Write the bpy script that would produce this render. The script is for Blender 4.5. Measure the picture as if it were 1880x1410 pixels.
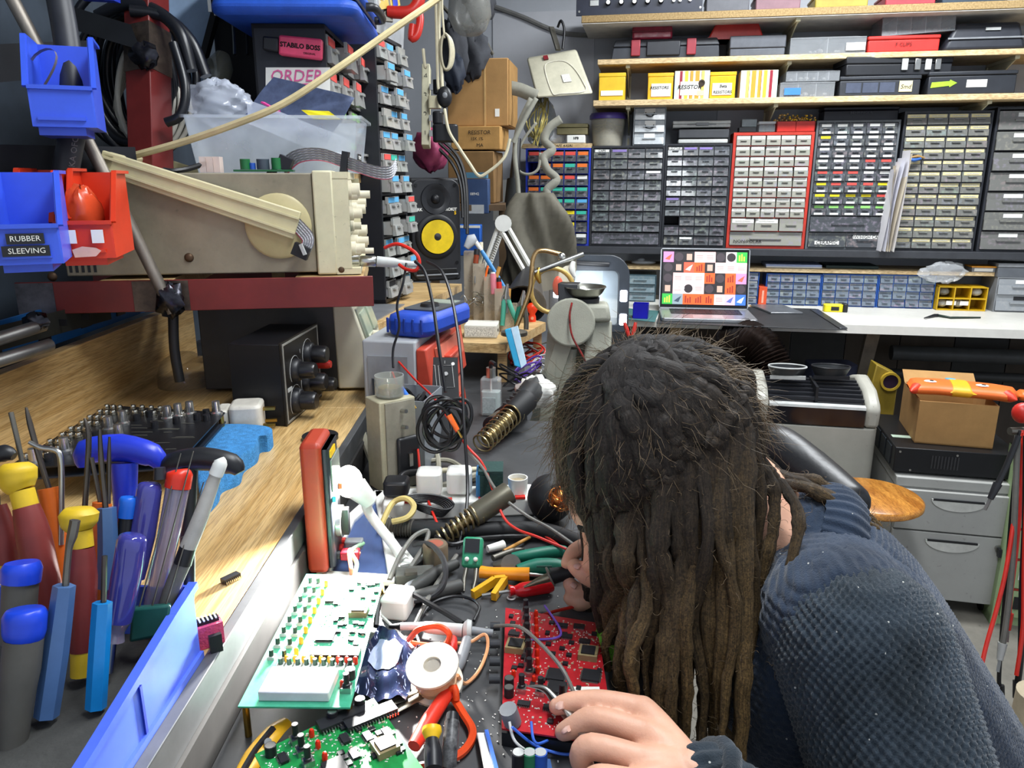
import bpy,bmesh,math,random
from mathutils import Vector,Matrix,Euler
random.seed(7)
R=math.radians
for o in list(bpy.data.objects):bpy.data.objects.remove(o)
SC=bpy.context.scene
COL=SC.collection
CH=1.32
PITCH=R(15.)
FPX=1400.
CP,SP=math.cos(PITCH),math.sin(PITCH)
cam=bpy.data.cameras.new('camera');camo=bpy.data.objects.new('camera',cam)
COL.objects.link(camo);camo.location=(0,0,CH);camo.rotation_euler=(R(90)-PITCH,0,0)
cam.sensor_width=36.;cam.lens=36.*FPX/1880.;cam.clip_start=.02
SC.camera=camo
wd=bpy.data.worlds.new('room_air');SC.world=wd;wd.use_nodes=True
wd.node_tree.nodes['Background'].inputs[0].default_value=(.8,.88,1.,1)
wd.node_tree.nodes['Background'].inputs[1].default_value=.56
def area(name,loc,rot,sx,sy,power,col):
 l=bpy.data.lights.new(name,'AREA');l.shape='RECTANGLE';l.size=sx;l.size_y=sy
 l.energy=power;l.color=col
 o=bpy.data.objects.new(name,l);COL.objects.link(o);o.location=loc;o.rotation_euler=rot
 return o
TUBES=[(.3,.85,.0),(1.15,2.35,R(80))]
area('ceiling_tube_light_bench',(TUBES[0][0],TUBES[0][1],2.4),(0,0,0),.2,1.25,21,(.93,.97,1.))
area('ceiling_tube_light_back',(TUBES[1][0],TUBES[1][1],2.4),(0,0,R(80)),.2,1.25,36,(.93,.97,1.))
vs=SC.view_settings
vs.view_transform='Standard';vs.look='None';vs.gamma=1.;vs.use_curve_mapping=False
vs.exposure=.72
def ray(px,py):
 a=(px-940)/FPX;b=(py-705)/FPX
 return Vector((a,CP-b*SP,-SP-b*CP))
CAMP=Vector((0,0,CH))
def P(px,py,fwd):return CAMP+ray(px,py)*fwd
def G(px,py,z):
 d=ray(px,py);return CAMP+d*((z-CH)/d.z)
def LX(px,py,x):
 d=ray(px,py);return CAMP+d*(x/d.x)
def LY(px,py,y):
 d=ray(px,py);return CAMP+d*(y/d.y)
WA=R(10.)
WU=Vector((math.cos(WA),-math.sin(WA),0));WN=Vector((-math.sin(WA),-math.cos(WA),0))
B0=P(1150,360,3.2);B0.z=0
def W(px,py,n=.0):
 d=ray(px,py);o=CAMP-B0
 t=(n-o.dot(WN))/d.dot(WN);p=CAMP+d*t
 return(p-B0).dot(WU),p.z
def WP(u,n,z):return B0+WU*u+WN*n+Vector((0,0,z))
BZ=CH-.455
SZ=CH-.38
KZ=.81
def frame_of(d):
 d=d.normalized();a=Vector((0,0,1))if abs(d.z)<.9 else Vector((1,0,0))
 x=d.cross(a).normalized();return x,x.cross(d).normalized()
def catmull(p,k=6,closed=False):
 p=[Vector(q)for q in p]
 if len(p)<3 and not closed:return p
 n=len(p);out=[]
 for i in range(n if closed else n-1):
  g=(lambda j:p[j%n])if closed else(lambda j:p[min(max(j,0),n-1)])
  a,b,c,d=g(i-1),g(i),g(i+1),g(i+2)
  for s in range(k):
   t=s/k
   out.append(.5*((2*b)+(c-a)*t+(2*a-5*b+4*c-d)*t*t+(3*b-a-3*c+d)*t*t*t))
 if not closed:out.append(p[-1])
 return out
class MB:
 def __init__(s):s.v=[];s.f=[];s.m=[];s.mi=0;s.X=None
 def add(s,vs_,fs):
  o=len(s.v)
  s.v+=[tuple(s.X@Vector(q))if s.X else tuple(q)for q in vs_]
  s.f+=[tuple(i+o for i in f)for f in fs];s.m+=[s.mi]*len(fs);return s
 def hexa(s,c8):return s.add(c8,[(0,3,2,1),(4,5,6,7),(0,1,5,4),(1,2,6,5),(2,3,7,6),(3,0,4,7)])
 def bx(s,x0,x1,y0,y1,z0,z1,M=None):
  q=[(x0,y0,z0),(x1,y0,z0),(x1,y1,z0),(x0,y1,z0),(x0,y0,z1),(x1,y0,z1),(x1,y1,z1),(x0,y1,z1)]
  return s.hexa([M@Vector(a)for a in q]if M else q)
 def box(s,c,sz,M=None,tx=1,ty=1):
  x,y,z=sz[0]/2,sz[1]/2,sz[2]/2
  q=[(-x,-y,-z),(x,-y,-z),(x,y,-z),(-x,y,-z),(-x*tx,-y*ty,z),(x*tx,-y*ty,z),(x*tx,y*ty,z),(-x*tx,y*ty,z)]
  c=Vector(c)
  return s.hexa([(M@Vector(a)if M else Vector(a))+c for a in q])
 def bar(s,p0,p1,w,h,up=(0,0,1)):
  p0,p1=Vector(p0),Vector(p1);d=(p1-p0).normalized();up=Vector(up)
  x=d.cross(up)
  if x.length<1e-4:x=d.cross(Vector((1,0,0)))
  x.normalize();u=x.cross(d).normalized();x*=w/2;u*=h/2
  return s.hexa([p0-x-u,p0+x-u,p1+x-u,p1-x-u,p0-x+u,p0+x+u,p1+x+u,p1-x+u])
 def tube(s,pts,r,n=8,k=0,closed=False,caps=True,flat=1.):
  if k:
   m0=len(pts);pts=catmull(pts,k,closed)
   if isinstance(r,(list,tuple)):
    L=len(pts)-1;r=[r[min(int(i/L*(m0-1)),m0-2)]*(1-((i/L*(m0-1))-min(int(i/L*(m0-1)),m0-2)))+r[min(int(i/L*(m0-1)),m0-2)+1]*((i/L*(m0-1))-min(int(i/L*(m0-1)),m0-2))for i in range(L+1)]
  pts=[Vector(q)for q in pts];N=len(pts);vs_=[];prev=None
  for i,p in enumerate(pts):
   d=(pts[(i+1)%N]-pts[i-1])if closed else(pts[min(i+1,N-1)]-pts[max(i-1,0)])
   if d.length<1e-9:d=Vector((0,0,1))
   d.normalize()
   if prev is None:x=frame_of(d)[0]
   else:
    x=prev-d*prev.dot(d)
    if x.length<1e-6:x=frame_of(d)[0]
    x.normalize()
   y=d.cross(x);prev=x;rr=r[i]if isinstance(r,(list,tuple))else r
   for j in range(n):
    a=2*math.pi*j/n;vs_.append(p+x*(rr*math.cos(a))+y*(rr*flat*math.sin(a)))
  fs=[]
  for i in range(N if closed else N-1):
   for j in range(n):
    a,b=i*n+j,i*n+(j+1)%n;c,d2=((i+1)%N)*n+(j+1)%n,((i+1)%N)*n+j
    fs.append((a,b,c,d2))
  if caps and not closed:fs+=[tuple(range(n-1,-1,-1)),tuple((N-1)*n+j for j in range(n))]
  return s.add(vs_,fs)
 def cyl(s,p0,p1,r0,r1=None,n=16):return s.tube([p0,p1],[r0,r0 if r1 is None else r1],n)
 def lathe(s,prof,M=None,n=24):
  vs_=[];fs=[]
  for r,z in prof:
   for j in range(n):
    a=2*math.pi*j/n;q=Vector((r*math.cos(a),r*math.sin(a),z));vs_.append(M@q if M else q)
  for i in range(len(prof)-1):
   for j in range(n):fs.append((i*n+j,i*n+(j+1)%n,(i+1)*n+(j+1)%n,(i+1)*n+j))
  if prof[0][0]>1e-5:fs.append(tuple(range(n-1,-1,-1)))
  if prof[-1][0]>1e-5:fs.append(tuple((len(prof)-1)*n+j for j in range(n)))
  return s.add(vs_,fs)
 def axl(s,p0,p1,prof,n=18):
  p0,p1=Vector(p0),Vector(p1);d=p1-p0;L=d.length;x,y=frame_of(d)
  M=Matrix(((x.x,y.x,d.x/L,p0.x),(x.y,y.y,d.y/L,p0.y),(x.z,y.z,d.z/L,p0.z),(0,0,0,1)))
  return s.lathe([(r,t*L)for r,t in prof],M,n)
 def prism(s,poly,h0,h1,M=None):
  n=len(poly);q=[Vector((x,y,h0))for x,y in poly]+[Vector((x,y,h1))for x,y in poly]
  if M:q=[M@a for a in q]
  return s.add(q,[tuple(range(n-1,-1,-1)),tuple(range(n,2*n))]+[(i,(i+1)%n,n+(i+1)%n,n+i)for i in range(n)])
 def ell(s,c,r,M=None,n=16,m=10):
  c=Vector(c);vs_=[];fs=[]
  r=(r,r,r)if not isinstance(r,(list,tuple))else r
  for i in range(m+1):
   t=math.pi*i/m
   for j in range(n):
    a=2*math.pi*j/n;q=Vector((r[0]*math.sin(t)*math.cos(a),r[1]*math.sin(t)*math.sin(a),r[2]*math.cos(t)))
    vs_.append(c+(M@q if M else q))
  for i in range(m):
   for j in range(n):fs.append((i*n+j,(i+1)*n+j,(i+1)*n+(j+1)%n,i*n+(j+1)%n))
  return s.add(vs_,fs)
 def grid(s,fn,nu,nv,closed_u=False):
  vs_=[];fs=[]
  for i in range(nu):
   for j in range(nv):vs_.append(fn(i/(nu if closed_u else nu-1),j/(nv-1)))
  for i in range(nu if closed_u else nu-1):
   for j in range(nv-1):fs.append((i*nv+j,((i+1)%nu)*nv+j,((i+1)%nu)*nv+j+1,i*nv+j+1))
  return s.add(vs_,fs)
 def rbox(s,x0,x1,y0,y1,z0,z1,r,n=5,M=None):
  poly=[]
  for cx,cy,a0 in((x1-r,y1-r,0),(x0+r,y1-r,90),(x0+r,y0+r,180),(x1-r,y0+r,270)):
   for i in range(n+1):
    a=R(a0+90*i/n);poly.append((cx+r*math.cos(a),cy+r*math.sin(a)))
  return s.prism(poly,z0,z1,M)
MATS={}
WM={}
def lin(h):
 out=[]
 for i in(0,2,4):
  c=int(h[i:i+2],16)/255
  out.append(c/12.92 if c<=.04045 else((c+.055)/1.055)**2.4)
 return out
def _nn(nt,t,**kw):
 n=nt.nodes.new(t)
 for k,v in kw.items():setattr(n,k,v)
 return n
def mix(nt,fac,a,b,mode='MIX'):
 n=_nn(nt,'ShaderNodeMix',data_type='RGBA',blend_type=mode)
 for i,v in((0,fac),(6,a),(7,b)):
  if hasattr(v,'links')or hasattr(v,'is_linked'):nt.links.new(v,n.inputs[i])
  elif i==0:n.inputs[0].default_value=v
  else:n.inputs[i].default_value=(*v[:3],1)
 return n.outputs[2]
def mat(name,col='808080',rough=.5,metal=.0,var=.18,scale=18.,bump=.0,bscale=150.,trans=.0,alpha=1.,emit=.0,coat=.0,col2=None,spec=.5,kind=None,rnd=.0,ior=1.45,sheen=.0,stretch=None):
 if name in MATS:return MATS[name]
 m=bpy.data.materials.new(name);m.use_nodes=True;nt=m.node_tree
 b=nt.nodes['Principled BSDF'];tc=_nn(nt,'ShaderNodeTexCoord');L=nt.links.new
 c=lin(col);c2=lin(col2)if col2 else[x*(1-var)for x in c];c1=c if col2 else[min(1,x*(1+var*.6))for x in c]
 co=tc.outputs['Object']
 if stretch:
  mp=_nn(nt,'ShaderNodeMapping');mp.inputs['Scale'].default_value=stretch;L(co,mp.inputs[0]);co=mp.outputs[0]
 nz=_nn(nt,'ShaderNodeTexNoise');nz.inputs['Scale'].default_value=scale;nz.inputs['Detail'].default_value=6
 nz.inputs['Roughness'].default_value=.65
 L(co,nz.inputs['Vector'])
 rp=_nn(nt,'ShaderNodeValToRGB');rp.color_ramp.elements[0].position=.34;rp.color_ramp.elements[1].position=.66
 L(nz.outputs[0],rp.inputs[0])
 out=mix(nt,rp.outputs[0],c2,c1)
 if kind=='speck':
  n2=_nn(nt,'ShaderNodeTexNoise');n2.inputs['Scale'].default_value=scale*14;n2.inputs['Detail'].default_value=5;L(co,n2.inputs['Vector'])
  r2=_nn(nt,'ShaderNodeValToRGB');r2.color_ramp.elements[0].position=.66;r2.color_ramp.elements[1].position=.82;L(n2.outputs[0],r2.inputs[0])
  out=mix(nt,r2.outputs[0],out,[x*.45 for x in c])
 if rnd:
  oi=_nn(nt,'ShaderNodeObjectInfo');hs=_nn(nt,'ShaderNodeHueSaturation')
  mr=_nn(nt,'ShaderNodeMapRange');mr.inputs[3].default_value=1-rnd;mr.inputs[4].default_value=1+rnd
  L(oi.outputs['Random'],mr.inputs[0]);L(mr.outputs[0],hs.inputs['Value']);L(out,hs.inputs['Color']);out=hs.outputs[0]
 L(out,b.inputs['Base Color'])
 b.inputs['Roughness'].default_value=rough;b.inputs['Metallic'].default_value=metal
 b.inputs['Transmission Weight'].default_value=trans;b.inputs['Alpha'].default_value=alpha
 b.inputs['Coat Weight'].default_value=coat;b.inputs['IOR'].default_value=ior
 b.inputs['Specular IOR Level'].default_value=spec
 if sheen:b.inputs['Sheen Weight'].default_value=sheen
 if emit:L(out,b.inputs['Emission Color']);b.inputs['Emission Strength'].default_value=emit
 if bump:
  n3=_nn(nt,'ShaderNodeTexNoise');n3.inputs['Scale'].default_value=bscale;n3.inputs['Detail'].default_value=4;L(co,n3.inputs['Vector'])
  bp=_nn(nt,'ShaderNodeBump');bp.inputs['Strength'].default_value=bump;bp.inputs['Distance'].default_value=.002
  L(n3.outputs[0],bp.inputs['Height']);L(bp.outputs[0],b.inputs['Normal'])
 MATS[name]=m;return m
def wood(name,c1,c2,ax=(1,12,12),scale=6.,rough=.45,dist=3.):
 if name in MATS:return MATS[name]
 m=bpy.data.materials.new(name);m.use_nodes=True;nt=m.node_tree;L=nt.links.new
 b=nt.nodes['Principled BSDF'];tc=_nn(nt,'ShaderNodeTexCoord');mp=_nn(nt,'ShaderNodeMapping')
 mp.inputs['Scale'].default_value=ax;L(tc.outputs['Object'],mp.inputs[0])
 nz=_nn(nt,'ShaderNodeTexNoise');nz.inputs['Scale'].default_value=scale;nz.inputs['Detail'].default_value=7;nz.inputs['Distortion'].default_value=dist*.2
 L(mp.outputs[0],nz.inputs['Vector'])
 rp=_nn(nt,'ShaderNodeValToRGB');e=rp.color_ramp.elements
 e[0].position=.32;e[0].color=(*lin(c2),1);e[1].position=.62;e[1].color=(*lin(c1),1)
 L(nz.outputs[0],rp.inputs[0])
 n2=_nn(nt,'ShaderNodeTexNoise');n2.inputs['Scale'].default_value=scale*7;n2.inputs['Detail'].default_value=4;L(mp.outputs[0],n2.inputs['Vector'])
 r2=_nn(nt,'ShaderNodeValToRGB');r2.color_ramp.elements[0].position=.42;r2.color_ramp.elements[0].color=(.55,.52,.48,1);r2.color_ramp.elements[1].position=.55
 L(n2.outputs[0],r2.inputs[0])
 L(mix(nt,.7,rp.outputs[0],r2.outputs[0],'MULTIPLY'),b.inputs['Base Color'])
 b.inputs['Roughness'].default_value=rough
 MATS[name]=m;return m
def glow(name,col,s):
 if name in MATS:return MATS[name]
 m=bpy.data.materials.new(name);m.use_nodes=True;b=m.node_tree.nodes['Principled BSDF']
 b.inputs['Base Color'].default_value=(*lin(col),1);b.inputs['Emission Color'].default_value=(*lin(col),1)
 b.inputs['Emission Strength'].default_value=s;MATS[name]=m;return m
def clear(name,col='ffffff',op=.25,rough=.15):
 if name in MATS:return MATS[name]
 m=bpy.data.materials.new(name);m.use_nodes=True;nt=m.node_tree;L=nt.links.new
 b=nt.nodes['Principled BSDF'];tc=_nn(nt,'ShaderNodeTexCoord');nz=_nn(nt,'ShaderNodeTexNoise');nz.inputs['Scale'].default_value=30
 L(tc.outputs['Object'],nz.inputs['Vector'])
 mr=_nn(nt,'ShaderNodeMapRange');mr.inputs[3].default_value=op*.75;mr.inputs[4].default_value=min(1,op*1.25);L(nz.outputs[0],mr.inputs[0])
 b.inputs['Base Color'].default_value=(*lin(col),1);b.inputs['Roughness'].default_value=rough
 L(mr.outputs[0],b.inputs['Alpha']);b.inputs['Coat Weight'].default_value=.3
 MATS[name]=m;return m
def tag(o,label,cat,group=None,kind=None):
 if label:o['label']=label
 if cat:o['category']=cat
 if group:o['group']=group
 if kind:o['kind']=kind
 return o
def thing(name,label,cat,loc=(0,0,0),rz=.0,group=None,M=None):
 o=bpy.data.objects.new(name,None);COL.objects.link(o);o.empty_display_size=.02
 m=M if M is not None else Matrix.Translation(Vector(loc))@Matrix.Rotation(rz,4,'Z')
 o.matrix_world=m;WM[o.name]=m.copy();tag(o,label,cat,group);return o
def root_of(o):
 while o.parent:o=o.parent
 return o
def meshof(name,mb,mats,smooth=50):
 me=bpy.data.meshes.new(name);me.from_pydata(mb.v,[],mb.f)
 for m in(mats if isinstance(mats,(list,tuple))else[mats]):me.materials.append(m)
 if isinstance(mats,(list,tuple))and len(mats)>1:me.polygons.foreach_set('material_index',mb.m)
 me.polygons.foreach_set('use_smooth',[True]*len(me.polygons))
 bm=bmesh.new();bm.from_mesh(me);bmesh.ops.recalc_face_normals(bm,faces=bm.faces);bm.to_mesh(me);bm.free()
 if smooth<179:me.set_sharp_from_angle(angle=R(smooth))
 me.update();return me
def part(name,mb,mats,parent,world=False,bevel=.0,smooth=50,label=None,loc=None):
 me=meshof(name,mb,mats,smooth)
 o=bpy.data.objects.new(name,me);COL.objects.link(o)
 if parent is not None:
  if world:me.transform(WM[root_of(parent).name].inverted())
  o.parent=parent
  if loc is not None:o.location=loc
 if bevel:
  bv=o.modifiers.new('bevel','BEVEL');bv.width=bevel;bv.segments=2;bv.limit_method='ANGLE';bv.angle_limit=R(40)
 if label:o['label']=label
 return o
def single(name,label,cat,mb,mats,base=None,group=None,bevel=.0,smooth=50,kind=None):
 me=meshof(name,mb,mats,smooth)
 o=bpy.data.objects.new(name,me);COL.objects.link(o)
 vs_=mb.v;b=Vector(base)if base is not None else Vector((sum(q[0]for q in vs_)/len(vs_),sum(q[1]for q in vs_)/len(vs_),min(q[2]for q in vs_)))
 me.transform(Matrix.Translation(-b));o.location=b
 WM[o.name]=Matrix.Translation(b)
 if bevel:
  bv=o.modifiers.new('bevel','BEVEL');bv.width=bevel;bv.segments=2;bv.limit_method='ANGLE';bv.angle_limit=R(40)
 return tag(o,label,cat,group,kind)
def struct(name,mb,mats,parent=None,bevel=.0,label=None):
 o=single(name,label,None,mb,mats,bevel=bevel);o['kind']='structure';return o
def cable(name,label,pts,r,m,cat='cable',k=7,n=7,group=None):
 b=MB();b.tube(pts,r,n,k);return single(name,label,cat,b,m,base=pts[0],group=group)
FONTCACHE={}
def textmesh(s,size,wide=1.,shear=.0,bold=.0):
 key=(s,size,wide,shear,bold)
 if key in FONTCACHE:return FONTCACHE[key]
 cu=bpy.data.curves.new('txt','FONT');cu.body=s;cu.size=size;cu.align_x='CENTER';cu.align_y='CENTER'
 cu.shear=shear;cu.offset=bold;cu.extrude=.0002;cu.resolution_u=2
 o=bpy.data.objects.new('txt',cu);COL.objects.link(o)
 dg=bpy.context.evaluated_depsgraph_get();me=bpy.data.meshes.new_from_object(o.evaluated_get(dg))
 bpy.data.objects.remove(o);me.name='lettering'
 if wide!=1.:me.transform(Matrix.Diagonal((wide,1,1,1)))
 FONTCACHE[key]=me;return me
def text(s,size,parent,loc,m,rot=(R(90),0,0),wide=1.,shear=.0,bold=.0,name='lettering',M=None):
 me=textmesh(s,size,wide,shear,bold).copy();me.materials.clear();me.materials.append(m)
 o=bpy.data.objects.new(name,me);COL.objects.link(o);o.parent=parent
 if M is not None:o.matrix_local=M
 else:o.location=loc;o.rotation_euler=rot
 return o
def copytree(o,parent=None):
 c=o.copy();COL.objects.link(c);c.parent=parent
 for ch in list(o.children):copytree(ch,c)
 return c
def ring(c,r,n,ax='z',ph=0):
 out=[]
 for i in range(n):
  a=2*math.pi*i/n+ph
  q={'z':(math.cos(a),math.sin(a),0),'x':(0,math.cos(a),math.sin(a)),'y':(math.cos(a),0,math.sin(a))}[ax]
  out.append(Vector(c)+Vector(q)*r)
 return out
def helix(p0,p1,r0,r1,turns,per=14):
 p0,p1=Vector(p0),Vector(p1);x,y=frame_of(p1-p0);N=int(turns*per)
 return[p0.lerp(p1,i/N)+(x*math.cos(2*math.pi*i/per)+y*math.sin(2*math.pi*i/per))*(r0+(r1-r0)*i/N)for i in range(N+1)]
M_BLK=mat('black_plastic','1b1c20',.42);M_BLKM=mat('black_painted_steel','17181b',.38,.2)
M_GRY=mat('mid_grey_plastic','7d8084',.5);M_LGR=mat('pale_grey_plastic','b4b6b4',.5)
M_WHT=mat('white_plastic','e6e6e0',.45,var=.06);M_CRM=mat('aged_cream_plastic','cfc8a8',.5,var=.12,kind='speck',scale=14)
M_STL=mat('bright_steel','b8b8b4',.28,1.,var=.12);M_DST=mat('dull_steel','77746c',.45,.9)
M_RED=mat('red_plastic','c4281e',.4);M_ORG=mat('orange_plastic','e8641c',.4);M_YEL=mat('yellow_plastic','e8b818',.42)
M_BLU=mat('royal_blue_plastic','2238b0',.38);M_GRN=mat('bottle_green_plastic','14705a',.45)
M_CLR=clear('clear_plastic');M_MLK=clear('milky_clear_plastic','eef2f6',.42,.3)
M_PAP=mat('white_paper','eceae2',.8,var=.05);M_INK=mat('black_ink','0c0c10',.8,var=.1)
M_PRT=mat('faint_print','8d8d88',.8,col2='eceae2',scale=900,stretch=(.6,1,.35))
M_CRD=mat('brown_cardboard','a8804e',.85,var=.15,scale=10,bump=.1,bscale=300)
M_RBK=mat('black_rubber','141416',.6);M_BRS=mat('brass','b89448',.32,1.)
M_COP=mat('copper_wool','d08040',.3,1.,var=.4,scale=200)
M_PINE=wood('pine_edge','d2b482','b89460',(1,14,14),5)
#the room
M_WALL=mat('wall_paint','a9adb4',.8,var=.1,scale=3,bump=.08,bscale=60)
M_FLR=mat('concrete_floor','77736a',.8,var=.35,scale=5,bump=.3,bscale=40,kind='speck')
NB=-.22
def wseg(u0,u1,n0,n1,z0,z1,mb=None):
 mb=mb or MB()
 q=[WP(u0,n0,z0),WP(u1,n0,z0),WP(u1,n1,z0),WP(u0,n1,z0)]
 return mb.hexa(q+[a+Vector((0,0,z1-z0))for a in q])
m=MB();m.bx(-1.2,3.6,-1.2,4.4,-.06,.0);struct('floor',m,M_FLR)
m=MB();m.bx(-1.2,3.6,-.2,4.4,2.55,2.6);struct('ceiling',m,mat('ceiling_paint','c8c8c4',.85))
UL=(-.98-B0.x)/WU.x
wall_b=struct('wall_back',wseg(UL-.3,3.4,NB-.1,NB,0,2.55),M_WALL)
m=MB();m.bx(3.,3.06,.6,3.3,0,2.55);struct('wall_right',m,M_WALL)
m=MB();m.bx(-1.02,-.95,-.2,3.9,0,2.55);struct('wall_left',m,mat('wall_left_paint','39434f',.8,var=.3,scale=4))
for i,(pa,pb,ya,yb)in enumerate(((905,1085,25,330),(1318,1460,190,250))):
 u0,z1=W(pa,ya,NB);u1,z0=W(pb,yb,NB)
 part('board',wseg(u0,u1,NB+.0005,NB+.006,z0,z1),mat('board_paint','b4b6bc',.75,var=.08,scale=4),wall_b,True)
for i in range(9):  # boards extended past the left end; bench shade is put into their dark colours
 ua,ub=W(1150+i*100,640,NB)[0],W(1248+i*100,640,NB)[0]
 part('shade_plank',wseg(ua,ub,NB+.0004,NB+.012,0,KZ-.04),mat('dark_wall_plank','4c433b',.7,var=.3,scale=7,stretch=(1,1,.15))if i%3 else mat('grey_wall_plank','3c3c3c',.7,var=.2,scale=6),wall_b,True)
for i,(x,y,rz)in enumerate(TUBES):
 t=thing('ceiling_light',['fluorescent tube fitting above the near work bench','fluorescent tube fitting above the back bench'][i],'light',(x,y,2.44),rz,'ceiling tube lights')
 part('housing',MB().bx(-.11,.11,-.66,.66,.02,.11),M_WHT,t,bevel=.005)
 for s in(-.05,.05):part('tube',MB().cyl((s,-.62,.0),(s,.62,.0),.014),glow('tube_glow','f4f8ff',3.),t)
#wall shelves
M_CHIP=mat('chipboard_edge','a58c62',.8,col2='7b6540',scale=160)
M_SHW=wood('pale_shelf_board','d8bf94','bfa274',(2,10,10),4,.6)
def zat(px,py,n):return W(px,py,n)[1]
def wt(name,label,cat,u,n,z,group=None,rz=.0):return thing(name,label,cat,WP(u,n,z),-WA+rz,group)
UR=2.15
ST=zat(1450,15,.12);S2=zat(1450,100,.06);S3=zat(1450,178,.08);SB=zat(1450,458,.03)
def shelf(label,px0,n,ztop,th,m,under=None):
 u0=W(px0,150,n)[0]
 t=wt('wall_shelf',label,'shelf',u0,n,ztop)
 b=part('shelf_board',MB().bx(0,UR-u0,0,n-NB,-th,0),m,t,bevel=.002)
 return t,u0
def bracket(t,u0,px,n,z,th):
 u=W(px,130,n-.05)[0]-u0;d=n-NB
 mb=MB();mb.bx(u-.008,u+.008,.02,d,-th-.012,-th);mb.bx(u-.008,u+.008,d-.012,d,-th-.16,-th)
 mb.prism([(.03,-th-.012),(d-.012,-th-.012),(d-.012,-th-.1)],u-.002,u+.002,Matrix(((0,0,1,0),(1,0,0,0),(0,1,0,0),(0,0,0,1))))
 part('bracket',mb,M_CRM,t)
t,u0=shelf('chipboard top wall shelf carrying the black rack unit',1065,.12,ST,.026,M_CHIP)
part('white_underside',MB().bx(.002,UR-u0,.004,.33,-.029,-.0265),mat('white_laminate','d2d0ca',.6),t)
bracket(t,u0,1455,.12,ST,.029)
t,u0=shelf('pale wooden wall shelf holding the black toolbox with red latches',1096,.06,S2,.02,M_SHW)
for px in(1153,1446,1858):bracket(t,u0,px,.06,S2,.02)
t,u0=shelf('pale wooden wall shelf holding the yellow resistor boxes',1090,.08,S3,.022,M_SHW)
for px in(1156,1428,1820):bracket(t,u0,px,.08,S3,.022)
t=wt('shelf_upright','perforated white metal upright behind the purple lidded tub','upright',W(1156,200,NB)[0],NB+.016,SB)
mb=MB();mb.bx(-.011,-.004,0,.015,0,S3-SB-.03);mb.bx(.004,.011,0,.015,0,S3-SB-.03);mb.bx(-.004,.004,.006,.015,0,S3-SB-.03)
for i in range(10):mb.bx(-.004,.004,.001,.006,i*.05,i*.05+.022)
part('rail',mb,mat('grey_white_enamel','b8bcc2',.45),t)
uB=W(1000,460,.03)[0]
t=wt('cabinet_shelf','long black shelf under the parts drawer cabinets','shelf',uB,.035,SB)
part('shelf_board',MB().bx(0,UR-uB,0,.035-NB,-.028,0),mat('dusty_black_board','33353a',.6),t,bevel=.002)
S5=zat(1450,493,.0)
uP=W(1145,494,.0)[0];uPe=W(1828,494,0)[0]
t=wt('low_shelf','thin pale shelf board above the blue parts bins','shelf',uP,.0,S5)
part('shelf_board',MB().bx(0,uPe-uP,0,.2,-.016,0),M_SHW,t,bevel=.0015)
#drawer cabinets
def drawer_mat(name,base,speck,rough=.28):
 if name in MATS:return MATS[name]
 m=bpy.data.materials.new(name);m.use_nodes=True;nt=m.node_tree;L=nt.links.new;b=nt.nodes['Principled BSDF']
 tc=_nn(nt,'ShaderNodeTexCoord');oi=_nn(nt,'ShaderNodeObjectInfo');ad=_nn(nt,'ShaderNodeVectorMath',operation='ADD')
 sc=_nn(nt,'ShaderNodeVectorMath',operation='SCALE');sc.inputs['Scale'].default_value=40.
 L(oi.outputs['Random'],sc.inputs[0]);L(tc.outputs['Object'],ad.inputs[0]);L(sc.outputs[0],ad.inputs[1])
 nz=_nn(nt,'ShaderNodeTexNoise');nz.inputs['Scale'].default_value=70;nz.inputs['Detail'].default_value=3;L(ad.outputs[0],nz.inputs['Vector'])
 rp=_nn(nt,'ShaderNodeValToRGB');e=rp.color_ramp.elements;e[0].position=.5;e[0].color=(0,0,0,1);e[1].position=.72;e[1].color=(1,1,1,1)
 L(nz.outputs[0],rp.inputs[0])
 hs=_nn(nt,'ShaderNodeHueSaturation');hs.inputs['Color'].default_value=(*lin(speck),1);hs.inputs['Saturation'].default_value=.45
 L(oi.outputs['Random'],hs.inputs['Hue'])
 gt=_nn(nt,'ShaderNodeMath',operation='MULTIPLY');L(rp.outputs[0],gt.inputs[0]);gt.inputs[1].default_value=.55
 L(mix(nt,gt.outputs[0],lin(base),hs.outputs[0]),b.inputs['Base Color'])
 b.inputs['Roughness'].default_value=rough;b.inputs['Coat Weight'].default_value=.25
 MATS[name]=m;return m
DR_DK=drawer_mat('smoky_drawer','43464a','9a8a70');DR_LT=drawer_mat('clear_drawer','8b8a80','a09060');DR_MD=drawer_mat('grey_drawer','6a6a66','98886a')
LBL={k:mat('label_'+k,c,.7,var=.06)for k,c in dict(w='e8e8e4',c='d8cc9c',o='e8742c',r='e05048',t='38b49c',y='e8d420',b='5aa8d8',g='8fd070',k='1a1a1e',p='8a78b8').items()}
DM={}
def drawer_meshes(w,h,key,m):
 k=(round(w,4),round(h,4),key)
 if k in DM:return DM[k]
 mb=MB();t=h*.4
 mb.bx(-w/2,w/2,-.002,.004,h-t,h)
 mb.hexa([(-w/2,-.01,0),(w/2,-.01,0),(w/2,.0,0),(-w/2,.0,0),(-w/2,-.006,h-t),(w/2,-.006,h-t),(w/2,.0,h-t),(-w/2,.0,h-t)])
 mb.bx(-w*.46,w*.46,.0,.1,.002,h*.8)
 mb.bx(-w*.22,w*.22,-.014,-.006,h*.46,h*.56)
 me=meshof('drawer',mb,m);DM[k]=me;return me
LM={}
def label_mesh(w,h,m):
 k=(round(w,4),round(h,4),m.name)
 if k not in LM:LM[k]=meshof('label',MB().bx(-w/2,w/2,-.0012,0,-h/2,h/2),m)
 return LM[k]
def link(name,me,parent,loc):
 o=bpy.data.objects.new(name,me);COL.objects.link(o);o.parent=parent;o.location=loc;return o
CABS={}
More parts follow.
